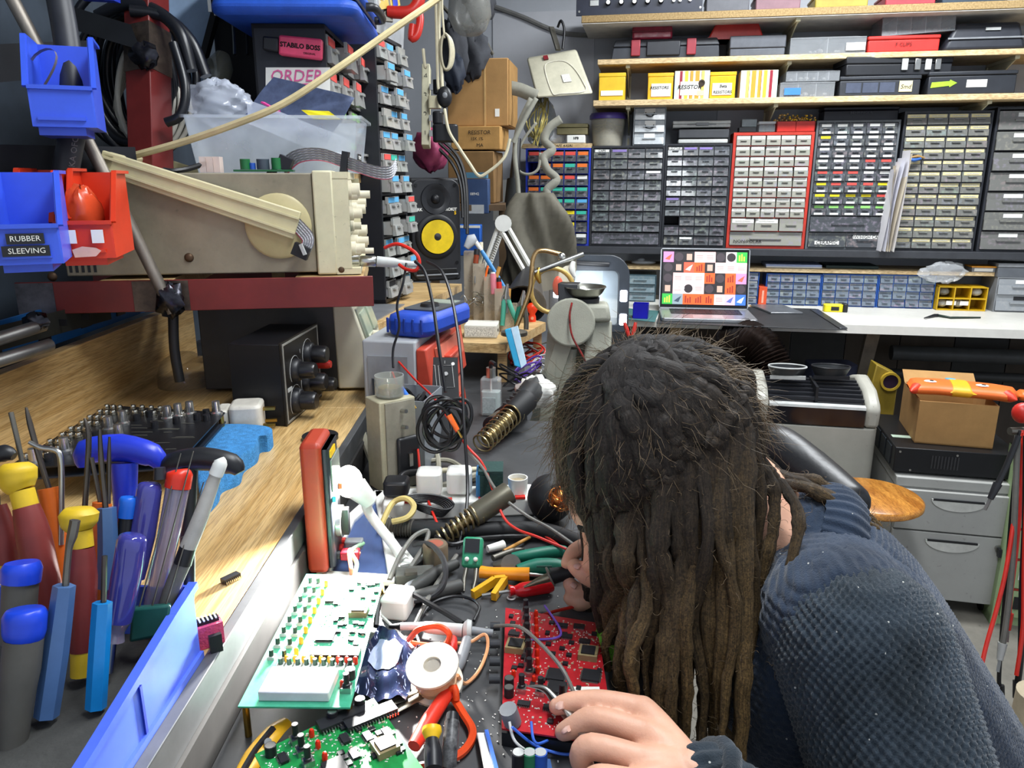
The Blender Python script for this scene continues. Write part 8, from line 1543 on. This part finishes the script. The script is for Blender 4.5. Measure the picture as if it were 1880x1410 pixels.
bt('screwdriver','violet acetate screwdriver with a rounded end in front','screwdriver',.555,[('handle',M_PUR,[(244,980,14),(242,992,26),(232,1060,27),(216,1140,24)]),('neck',M_CLP,[(216,1140,24),(212,1158,16),(208,1175,20)]),('shaft',M_STL,[(208,1175,6),(203,1235,6)])])
bt('screwdriver','clear acetate screwdriver with a red cap','screwdriver',.605,[('cap',mat('bright_red_cap','d8301c',.35),[(330,862,14),(330,870,23),(326,895,23)]),('handle',M_CLP,[(326,896,21),(312,970,20),(290,1070,18),(280,1110,16)])])
bt('brush','paint spattered white handled tool leaning to the right','tool',.595,[('knob',M_WHT,[(402,842,9),(404,852,13),(396,872,13)]),('handle',mat('spattered_white','b8b4ac',.6,kind='speck',scale=30),[(396,872,11),(368,950,14),(345,1005,15)]),('wrap',M_BLK,[(345,1005,15),(335,1035,16)]),('lower_handle',mat('spattered_grey','6c6a68',.6,kind='speck',scale=30),[(335,1035,15),(312,1090,14),(295,1150,12)])])
bt('screwdriver','orange screwdriver with a crooked dark shaft','screwdriver',.615,[('shaft',M_SH_,[(48,748,2),(55,778,5),(72,840,5),(90,898,5)]),('handle',M_ORH,[(90,896,19),(96,930,18),(106,990,19),(110,1060,17),(114,1150,15)])])
bt('screwdriver','second orange screwdriver mostly hidden behind the blue one','screwdriver',.6,[('handle',M_ORH,[(185,922,14),(182,980,14),(180,1100,12)]),('shaft',M_SH_,[(168,840,4),(184,922,4)])])
bt('screwdriver','steel blue hexagonal screwdriver with a long spike','screwdriver',.585,[('shaft',M_SH_,[(183,788,3),(186,850,5),(194,935,5)]),('handle',M_SB,[(196,932,16),(198,1000,17),(196,1080,16)])],6)
bt('awl','long dark steel spike pointing straight up','awl',.59,[('shaft',M_SH_,[(201,802,2),(200,850,4),(199,925,4)]),('grip',M_ORH,[(199,925,6),(197,990,8),(195,1060,8)])])
bt('needle_file','dark forked spike beside the blue T handle','file',.6,[('shaft',M_SH_,[(155,768,2),(163,800,5),(160,870,5),(156,930,5),(150,1060,5)])])
bt('hex_driver','plain steel rod at the far left of the tools','rod',.62,[('rod',M_DST,[(20,757,4.5),(40,845,4.5),(60,960,4.5)])])
bt('hook_tool','bent chrome hook among the tools','hook',.61,[('hook',M_STL,[(54,812,4),(75,822,5),(100,826,5),(111,840,5),(113,900,5),(112,1000,5)])])
bt('marker','marker with a bright blue cap among the tools','marker',.595,[('cap',mat('sky_cap','1c68d8',.35),[(237,912,13),(236,920,17),(232,950,16)]),('barrel',M_BLK,[(232,950,14),(226,1010,14),(222,1090,12)])])
bt('screwdriver','oxblood handle at the far left edge','screwdriver',.585,[('handle',M_RH,[(-8,930,18),(8,985,22),(14,1035,18)]),('band',M_YH,[(14,1035,16),(16,1060,14)])])
bt('combination_pliers','black plastic handle end at the far left','pliers',.6,[('handle',M_BLK,[(-20,838,14),(10,832,16),(26,838,8)]),('lower',M_BLK,[(-20,838,14),(-14,950,14),(-6,1050,12)])])
gk=thing('feeler_gauge','green boxed set of long wire probes in the bin','probe set',P(275,1180,.57),0,'tools standing in the blue bin');part('box',MB().hexa([P(237,1180,.57),P(306,1166,.57),P(308,1160,.59),P(240,1174,.59),P(242,1118,.57),P(314,1110,.57),P(316,1106,.59),P(246,1112,.59)]),mat('teal_green_box','14504a',.5),gk,True,bevel=.002)
for a,b in(((256,1114),(332,832)),((280,1112),(355,828)),((305,1110),(374,885))):part('probe_wire',MB().cyl(P(*a,.58),P(*b,.6),.0007,.0005,n=6),M_DST,gk,True)
bt('screwdriver','pale blue handled screwdriver low by the bin wall','screwdriver',.6,[('handle',M_PUR,[(325,1060,12),(318,1110,14),(312,1150,10)])])
bt('sleeve_tool','black cable end standing by the bin corner','tool',.62,[('body',M_BLK,[(345,985,12),(345,1060,13),(342,1120,13)])])
#the seated person
import numpy as np
def capsule(mb,pts,rs,n=14):
 mb.tube(pts,rs,n,4 if len(pts)>2 else 0)
 for p,r in((pts[0],rs[0]),(pts[-1],rs[-1])):mb.ell(p,r*.995,None,n,8)
def fuse(name,mb,voxel,sm,mats):
 me=meshof(name,mb,mats,180);o=bpy.data.objects.new(name,me);COL.objects.link(o)
 r=o.modifiers.new('r','REMESH');r.mode='VOXEL';r.voxel_size=voxel
 s=o.modifiers.new('s','SMOOTH');s.factor=.6;s.iterations=sm
 dg=bpy.context.evaluated_depsgraph_get();out=bpy.data.meshes.new_from_object(o.evaluated_get(dg));bpy.data.objects.remove(o)
 out.name=name;out.materials.clear()
 for m in(mats if isinstance(mats,list)else[mats]):out.materials.append(m)
 out.polygons.foreach_set('use_smooth',[True]*len(out.polygons));out.update();return out
def coords(me):a=np.empty(len(me.vertices)*3);me.vertices.foreach_get('co',a);return a.reshape(-1,3)
def normals(me):a=np.empty(len(me.vertices)*3);me.vertices.foreach_get('normal',a);return a.reshape(-1,3)
def setco(me,a):me.vertices.foreach_set('co',a.ravel());me.update()
HC=P(1214,884,.8);HF=V3((-.8,-.1,-.6)).normalized();HU=(ZU-HF*HF.z).normalized();HS=HF.cross(HU).normalized()
HM=Matrix(((HF.x,HS.x,HU.x),(HF.y,HS.y,HU.y),(HF.z,HS.z,HU.z)))
def hd(f,s,u):return HC+HF*f+HS*s+HU*u
SKIN=mat('warm_skin','d8a58a',.5,var=.1,scale=30,bump=.12,bscale=500);SKIN.node_tree.nodes['Principled BSDF'].inputs['Subsurface Weight'].default_value=.12;SKIN.node_tree.nodes['Principled BSDF'].inputs['Subsurface Radius'].default_value=(.01,.004,.002)
b=MB()
b.ell(hd(-.012,0,.028),(.092,.074,.088),HM,24,16);b.ell(hd(.03,0,-.03),(.062,.06,.08),HM,20,14);b.ell(hd(.045,0,-.085),(.036,.04,.028),HM,16,10)
capsule(b,[hd(.083,0,.02),hd(.098,0,-.012),hd(.11,0,-.032)],[.009,.01,.013]);b.ell(hd(.082,0,.026),(.016,.048,.012),HM);b.ell(hd(.09,0,-.062),(.012,.022,.011),HM)
for s in(-1,1):b.ell(hd(.07,s*.03,-.018),(.022,.02,.02),HM);b.ell(hd(-.004,s*.076,-.01),(.02,.008,.03),HM);b.ell(hd(.08,s*.031,.006),(.01,.014,.007),HM)
NB_=P(1490,1015,.795);capsule(b,[hd(-.02,0,-.04),hd(-.055,0,-.07),P(1410,985,.8),NB_],[.056,.054,.053,.056],18)
SL,SR=P(1600,1215,.655),P(1480,1000,.99);HIP=V3((.55,.74,.56));EL,WL=V3((.315,.445,.735)),P(1268,1428,.575);ER,WR=V3((.36,.96,.8)),P(1165,1078,.865)
capsule(b,[NB_,NB_.lerp(HIP,.4),HIP],[.06,.066,.08]);capsule(b,[NB_,SL],[.05,.045]);capsule(b,[NB_,SR],[.055,.045])
capsule(b,[SL,EL],[.042,.034]);capsule(b,[EL,WL],[.034,.024]);capsule(b,[SR,ER],[.042,.034]);capsule(b,[ER,WR],[.034,.023])
K=[P(1180,1304,.622),P(1192,1350,.597),P(1186,1397,.573),P(1170,1438,.555)]
for k_,r_ in zip(K,(.0118,.0122,.0118,.0108)):capsule(b,[WL,WL.lerp(k_,.55)+ZU*.003,k_],[.019,.014,r_])
b.ell(WL.lerp(K[1].lerp(K[2],.5),.62),(.024,.026,.013),Matrix.Rotation(R(20),3,'Z'))
FG=(([K[0],P(1106,1289,.632),P(1052,1290,.638),P(1023,1297,.64)],(.0112,.0102,.0092,.0076)),([K[1],P(1094,1320,.612),P(1054,1335,.616),P(1034,1344,.62)],(.0114,.0104,.0092,.0076)),([K[2],P(1086,1370,.584),P(1066,1392,.588),P(1076,1410,.598)],(.011,.0102,.0092,.0078)),([K[3],P(1098,1426,.556),P(1086,1446,.56),P(1096,1460,.57)],(.01,.0092,.0084,.0074)))
for pts,rs in FG:capsule(b,pts,list(rs),12)
capsule(b,[P(1215,1350,.625),P(1140,1330,.648),P(1085,1318,.654),P(1050,1314,.652)],[.015,.0118,.0104,.0084],12)
K2=[P(1112,1022,.862),P(1118,1052,.868),P(1122,1084,.866),P(1124,1106,.86)]
for k_ in K2:capsule(b,[WR,k_],[.021,.0128])
for pts,rs in(([K2[0],P(1084,1003,.858),P(1056,1012,.848),P(1042,1034,.842)],(.012,.0104,.0094,.008)),([K2[2],P(1084,1082,.842),P(1060,1086,.836),P(1046,1072,.838)],(.0118,.0104,.0094,.0082)),([K2[3],P(1082,1104,.838),P(1062,1108,.834),P(1046,1098,.838)],(.011,.0098,.0088,.0076)),([P(1140,1070,.845),P(1105,1066,.825),P(1078,1056,.822),P(1056,1040,.828)],(.015,.0125,.011,.009))):capsule(b,pts,list(rs),12)
pm=fuse('person',b,.0021,4,SKIN)
person=bpy.data.objects.new('person',pm);COL.objects.link(person);base=V3((HIP.x,HIP.y,.52));pm.transform(Matrix.Translation(-base));person.location=base;WM['person']=Matrix.Translation(base)
tag(person,'person with long brown dreadlocks in a navy knitted jumper bending over the red board','person')
NAIL=mat('finger_nail','e0b4a4',.3)
for a,bb,r_,c_ in((P(1035,1294,.631),P(1021,1296,.633),.0056,0),(P(1046,1337,.608),P(1034,1342,.612),.0052,0),(P(1066,1042,.816),P(1056,1037,.82),.0058,0),(P(1058,1078,.828),P(1049,1071,.83),.005,0)):
 d_=(bb-a).normalized();part('nail',MB().tube([a,a.lerp(bb,.5),bb],[r_*.8,r_,r_*.6],10,3,flat=.45),NAIL,person,True)
for s in(-1,1):e=part('eye',MB().ell(hd(.084,s*.03,.002),.0115,None,14,10),M_WHT,person,True);part('iris',MB().ell(hd(.0935,s*.03,.0),(.003,.005,.005),HM,10,6),mat('brown_iris','3a2a1c',.2),e,True);part('eyebrow',MB().tube([hd(.094,s*.016,.024),hd(.092,s*.034,.028),hd(.08,s*.05,.022)],[.003,.0035,.002],8,4),mat('brow_hair','241c16',.8),person,True)
part('lips',MB().tube([hd(.094,-.02,-.064),hd(.102,0,-.062),hd(.094,.02,-.064)],[.002,.005,.002],8,4),mat('lip','b87468',.5),person,True)
def knitmat(name,c1,c2):
 m=mat(name,c1,.95,col2=c2,scale=14,bump=.5,bscale=700,sheen=.25,spec=.1);nt=m.node_tree;bs_=nt.nodes['Principled BSDF'];src=bs_.inputs['Base Color'].links[0].from_socket
 tc=_nn(nt,'ShaderNodeTexCoord');vz=_nn(nt,'ShaderNodeTexVoronoi');vz.inputs['Scale'].default_value=62;nt.links.new(tc.outputs['Object'],vz.inputs['Vector'])
 lt_=_nn(nt,'ShaderNodeMath',operation='LESS_THAN');lt_.inputs[1].default_value=.055;nt.links.new(vz.outputs['Distance'],lt_.inputs[0]);nt.links.new(mix(nt,lt_.outputs[0],src,(.45,.45,.42)),bs_.inputs['Base Color']);return m
KN1=knitmat('navy_knit','303c4e','212a38');KN2=knitmat('moss_knit','38424c','20272d')
def knit(me,a,bb,pitch,amp,moss):
 co=coords(me);n=normals(me);a=np.array(a);d=np.array(bb)-a;d=d/np.linalg.norm(d);rel=co-a;t=rel@d;rad=rel-np.outer(t,d)
 e1=np.cross(d,[.3,1,.2]);e1/=np.linalg.norm(e1);e2=np.cross(d,e1);ang=np.arctan2(rad@e2,rad@e1);arc=ang*.085
 row=t/pitch+.25*np.sin(arc*40)+.12*np.sin(t*150)
 if moss:h=np.sin(np.pi*2*row)*np.cos(np.pi*2*arc/(pitch*1.15));h=np.sign(h)*np.abs(h)**.7
 else:h=np.abs(np.sin(np.pi*row))*1.5-.8+.45*np.cos(2*np.pi*arc/(pitch*.9)+np.pi*np.floor(row))
 setco(me,co+n*(amp*h)[:,None])
UB=P(1548,1090,.8);b=MB()
capsule(b,[P(1474,1005,.795),UB,UB.lerp(HIP,.45),HIP],[.058,.08,.098,.115],20)
b.ell(P(1588,1160,.72),(.068,.085,.075));b.ell(P(1525,1075,.9),(.06,.09,.06));b.ell(P(1455,1230,.76),(.072,.1,.115));capsule(b,[P(1510,1070,.8),SL+V3((-.01,.04,.01))],[.07,.074],18);capsule(b,[UB,SR],[.07,.058],18)
tm=fuse('jumper_body',b,.0027,8,KN1)
keep=np.array(NB_+(HC-NB_).normalized()*.045)
knit(tm,UB,HIP,.0062,.0013,False);tm.transform(Matrix.Translation(-base));jb=bpy.data.objects.new('jumper_body',tm);COL.objects.link(jb);jb.parent=person
ax=(HC-NB_);ax.normalize();x_,y_=frame_of(ax);cb_=P(1480,998,.797)
mb=MB()
def collar(u,v):
 a=u*2*math.pi;rr_=.063+.008*math.sin(v*math.pi)+.0014*math.sin(36*a);return cb_+ax*(-.03+.046*v)+(x_*math.cos(a)+y_*math.sin(a))*rr_*(1.03-.06*v)
part('collar',mb.grid(collar,220,10,True),KN1,person,True,smooth=180)
b=MB();capsule(b,[SL+V3((-.004,.015,.004)),SL.lerp(EL,.55)+V3((.01,-.005,0)),EL],[.076,.07,.06],20);capsule(b,[EL,EL.lerp(WL,.5)+V3((.004,-.006,-.006)),WL+(EL-WL).normalized()*.012],[.06,.05,.033],20)
sm_=fuse('near_sleeve',b,.0022,8,KN2);knit(sm_,SL,EL,.0092,.0019,True);sm_.transform(Matrix.Translation(-base));o=bpy.data.objects.new('near_sleeve',sm_);COL.objects.link(o);o.parent=person
b=MB();capsule(b,[SR,ER],[.068,.055]);capsule(b,[ER,ER.lerp(WR,.88)],[.055,.034]);s2=fuse('far_sleeve',b,.004,6,KN2);s2.transform(Matrix.Translation(-base));o=bpy.data.objects.new('far_sleeve',s2);COL.objects.link(o);o.parent=person
def cuffring(p,d,r):x,y=frame_of(d);return[p+(x*math.cos(a)+y*math.sin(a))*r*(1+.03*math.sin(12*a))for a in[i*2*math.pi/48 for i in range(48)]]
d_=(EL-WL).normalized();part('cuff',MB().tube(cuffring(WL+d_*.01,d_,.0325),.0085,8,closed=True),KN2,person,True)
sd=[]
for i in range(22):
 a=R(-95+i*9);c_=SL+V3((-.004,.03,.012));sd.append(c_+V3((.088*math.cos(a)*.9,.012,.0))+V3((0,0,.088*math.sin(a+R(60)))))
for s in(-1,1):
 hp_=HIP+V3((0,s*.1,-.02));kn_=V3((.2,HIP.y+s*.12,.52));ft=V3((.24,HIP.y+s*.12,.05));b=MB();capsule(b,[hp_,kn_],[.075,.055]);capsule(b,[kn_,ft],[.052,.04]);part('trouser_leg',b,mat('dark_trousers','1e222a',.8),person,True);part('shoe',MB().ell(ft+V3((-.06,0,-.012)),(.12,.045,.036)),M_RBK,person,True)
def hairmat():
 m=bpy.data.materials.new('dread_hair');m.use_nodes=True;nt=m.node_tree;L=nt.links.new;bs_=nt.nodes['Principled BSDF']
 at_=_nn(nt,'ShaderNodeAttribute',attribute_name='lock');sp_=_nn(nt,'ShaderNodeSeparateColor');L(at_.outputs['Color'],sp_.inputs[0]);cx=_nn(nt,'ShaderNodeCombineXYZ');L(sp_.outputs[1],cx.inputs[0]);L(sp_.outputs[2],cx.inputs[1]);L(at_.outputs['Alpha'],cx.inputs[2])
 nz=_nn(nt,'ShaderNodeTexNoise');nz.inputs['Scale'].default_value=5.;nz.inputs['Detail'].default_value=8;nz.inputs['Roughness'].default_value=.75;nz.inputs['Distortion'].default_value=.6;L(cx.outputs[0],nz.inputs['Vector'])
 rp=_nn(nt,'ShaderNodeValToRGB');e=rp.color_ramp.elements;e[0].position=.1;e[0].color=(*lin('2a2523'),1);e[1].position=.98;e[1].color=(*lin('84693f'),1);e.new(.55).color=(*lin('3c3023'),1);L(sp_.outputs[0],rp.inputs[0])
 r2=_nn(nt,'ShaderNodeValToRGB');r2.color_ramp.elements[0].position=.36;r2.color_ramp.elements[0].color=(.4,.4,.4,1);r2.color_ramp.elements[1].position=.68;r2.color_ramp.elements[1].color=(1.5,1.48,1.45,1);L(nz.outputs[0],r2.inputs[0])
 tc=_nn(nt,'ShaderNodeTexCoord');n4=_nn(nt,'ShaderNodeTexNoise');n4.inputs['Scale'].default_value=330;n4.inputs['Detail'].default_value=4;n4.inputs['Distortion'].default_value=1.5;L(tc.outputs['Object'],n4.inputs['Vector']);r4=_nn(nt,'ShaderNodeValToRGB');r4.color_ramp.elements[0].position=.36;r4.color_ramp.elements[0].color=(.4,.4,.4,1);r4.color_ramp.elements[1].position=.66;r4.color_ramp.elements[1].color=(1.35,1.35,1.35,1);L(n4.outputs[0],r4.inputs[0])
 L(mix(nt,1.,mix(nt,1.,rp.outputs[0],r2.outputs[0],'MULTIPLY'),r4.outputs[0],'MULTIPLY'),bs_.inputs['Base Color']);bs_.inputs['Roughness'].default_value=.6;bs_.inputs['Specular IOR Level'].default_value=.3
 bp=_nn(nt,'ShaderNodeBump');bp.inputs['Strength'].default_value=1.;bp.inputs['Distance'].default_value=.003;L(nz.outputs[0],bp.inputs['Height']);L(bp.outputs[0],bs_.inputs['Normal']);return m
HM_=hairmat();rng=random.Random(101)
CR=(.104,.09,.104);CC=hd(-.02,0,.036)
def cap_pt(w,k=1.):d=V3(w).normalized();return CC+HM@V3((d.x*CR[0]*k,d.y*CR[1]*k,d.z*CR[2]*k))
def capf(u,v):
 a=u*2*math.pi;t_=v*math.pi*.66;k=1+.025*math.sin(a*19+3*math.sin(t_*4))+.018*math.sin(a*43+t_*9);return cap_pt((math.sin(t_)*math.cos(a),math.sin(t_)*math.sin(a),math.cos(t_)),k)
hair=part('hair',MB().grid(capf,160,40,True),HM_,person,True,smooth=180)
ca=hair.data.color_attributes.new('lock','FLOAT_COLOR','POINT');ca.data.foreach_set('color',[x for i in range(160)for j in range(40)for x in(0,6*math.cos(i*math.pi/80),6*math.sin(i*math.pi/80),j*.03)])
def dread(pts,r0,tips,parent=hair,k=8,n=9,taper=.45):
 q=catmull(pts,k);N=len(q);ph=rng.uniform(0,9);rs=[]
 for i in range(N):
  v=i/(N-1);rs.append(r0*(.88+.12*math.sin(v*17+ph)+.09*math.sin(v*43+2*ph)+.05*math.sin(v*95+ph))*(1 if v<.55 else 1-(1-taper)*((v-.55)/.45)**1.5)*(.75+.25*min(1,v*6)))
 q=[p+V3((rng.uniform(-1,1),rng.uniform(-1,1),rng.uniform(-1,1)))*r0*.1 for p in q]
 o=part('dreadlock',MB().tube(q,rs,n),HM_,parent,True,smooth=180);at2=o.data.color_attributes.new('lock','FLOAT_COLOR','POINT');vals=[]
 for i in range(N):t_=tips[0]+(tips[1]-tips[0])*i/(N-1);vals+=[x for j in range(n)for x in(t_,ph+1.1*math.cos(2*math.pi*j/n),1.1*math.sin(2*math.pi*j/n),ph+i*.045)]
 at2.data.foreach_set('color',vals);return q
allq=[]
CROWN=V3((-.3,-.22,1.))
def hang(w0,px,ex,ey,fe,r0,tips,swell=.0):
 c_=CROWN+V3((rng.uniform(-.3,.3),rng.uniform(-.3,.3),0));pts=[cap_pt(c_.lerp(V3(w0),s),1.03+.035*rng.random())for s in(.04,.35,.62,.85)];pts.append(cap_pt(w0,1.06));e=P(ex,ey,fe)
 pts+=[pts[-1].lerp(e,.25)+V3((rng.uniform(-.01,.01),-.012+rng.uniform(-.01,.01),.004)),pts[-1].lerp(e,.5)+V3((rng.uniform(-.01,.01),rng.uniform(-.014,.004),0)),pts[-1].lerp(e,.76)+V3((rng.uniform(-.009,.009),rng.uniform(-.01,.004),0)),e];allq.append(dread(pts,r0,tips));
for i in range(28):
 t_=i/27;az=R(-42-92*t_);z0=-.1+.22*math.sin(t_*3.1);hang((math.cos(az),math.sin(az),z0),0,1112+262*t_+rng.uniform(-12,12),(1395+rng.uniform(-30,60)if t_>.45 else 1320+rng.uniform(-40,60)if t_>.15 else 1280+rng.uniform(-60,10)),.675+.085*rng.random()-.02*math.sin(3*t_),.0066+.006*rng.random(),(.05,.8+.25*rng.random()))
for i in range(22):
 t_=i/21;az=R(-30-120*t_);hang((math.cos(az),math.sin(az)*.9,.05),0,1105+280*t_+rng.uniform(-15,15),1290+rng.uniform(-60,130),.75+.07*rng.random(),.006+.005*rng.random(),(.0,.7+.2*rng.random()))
for i in range(10):
 az=R(30+i*17);hang((math.cos(az),math.sin(az),-.05),0,1095+(i*9 if i<6 else 60+i*14)+rng.uniform(-10,10),1180+rng.uniform(-40,70),.84+.03*rng.random(),.008+.003*rng.random(),(.0,.6))
for i,(pts,f_)in enumerate(((((1330,760),(1400,850),(1436,890),(1466,945),(1458,1010),(1442,1090),(1430,1170),(1426,1226)),(.74,.745,.735,.715,.7,.69,.68,.675)),(((1340,800),(1410,862),(1480,890),(1550,930),(1600,968),(1640,1000)),(.8,.8,.78,.77,.77,.775)),(((1350,830),(1420,880),(1490,900),(1560,945),(1612,990)),(.79,.79,.77,.765,.77)),(((1350,790),(1430,868),(1500,886),(1570,928),(1622,975)),(.82,.82,.795,.785,.785)),(((1320,770),(1390,850),(1420,905),(1418,980),(1398,1060),(1392,1160)),(.73,.735,.73,.72,.72,.73)))):
 allq.append(dread([P(a,c,f)for(a,c),f in zip(pts,f_)],.0072 if i else .0062,(.35,.95)))
mb=MB()
def strand(p,d,L_,curl):
 q=[p];
 for i in range(5):d=(d+V3((rng.gauss(0,1),rng.gauss(0,1),rng.gauss(0,1)))*curl).normalized();q.append(q[-1]+d*L_/5)
 mb.tube(q,[.00026,.00025,.00024,.00022,.0002,.00012],3,caps=False)
for i in range(3200):
 a,t_=rng.uniform(0,6.28),math.acos(rng.uniform(-.35,1));w=V3((math.sin(t_)*math.cos(a),math.sin(t_)*math.sin(a),math.cos(t_)));p=cap_pt(w,1.05);n_2=(p-CC).normalized();fl=(cap_pt(w-CROWN*.3,1.05)-p).normalized();strand(p,(fl*1.1+n_2*rng.uniform(.0,.42)).normalized(),rng.uniform(.018,.055),.26)
for q in allq:
 for i in range(60):j=rng.randrange(len(q)//4,len(q)-1);d=V3((rng.gauss(0,1),rng.gauss(0,1),rng.gauss(0,.8)-.3)).normalized();strand(q[j]+d*.006,d,rng.uniform(.006,.016),.6)
fz=part('flyaway_hair',mb,mat('flyaway','64523a',.5,var=.5),person,True,smooth=180);fz['kind']='stuff'
ir=[P(1012,1058,.842),P(1050,1050,.842),P(1110,1036,.846),P(1160,1024,.85)];t=thing('soldering_iron','soldering iron with a black ribbed grip held in the far hand','soldering iron',ir[0]);part('grip',MB().tube(ir,[.0095,.0072,.007,.0065],14,3),M_RBK,t,True);part('collar',MB().axl(P(1008,1060,.842),ir[0],[(.006,0),(.0115,.3),(.0115,1)],16),mat('grey_collar','6a665c',.5),t,True);part('tip',MB().tube([P(1010,1059,.842),P(985,1068,.842),P(962,1078,.842)],[.0055,.0036,.001],12),mat('tinned_tip','8c8470',.35,.8),t,True)
part('cord',MB().tube([ir[-1],P(1200,1015,.87),P(1190,980,.92),ab(1080,1000,.02),ab(1065,990,.01)],.003,8,5),M_BW,t,True)
tz=thing('tweezers','bent steel tweezers held in the near hand','tweezers',P(1075,1355,.605),0);
for o_ in(-.0018,.0018):part('arm',MB().tube([P(966,1259,.655),P(998,1264,.652)+ZU*o_,P(1018,1284,.645)+ZU*o_*2,P(1050,1322,.628)+ZU*o_*2,P(1084,1362,.598)],[.0008,.0022,.0032,.0045,.006],8,4,flat=.4),M_STL,tz,True)
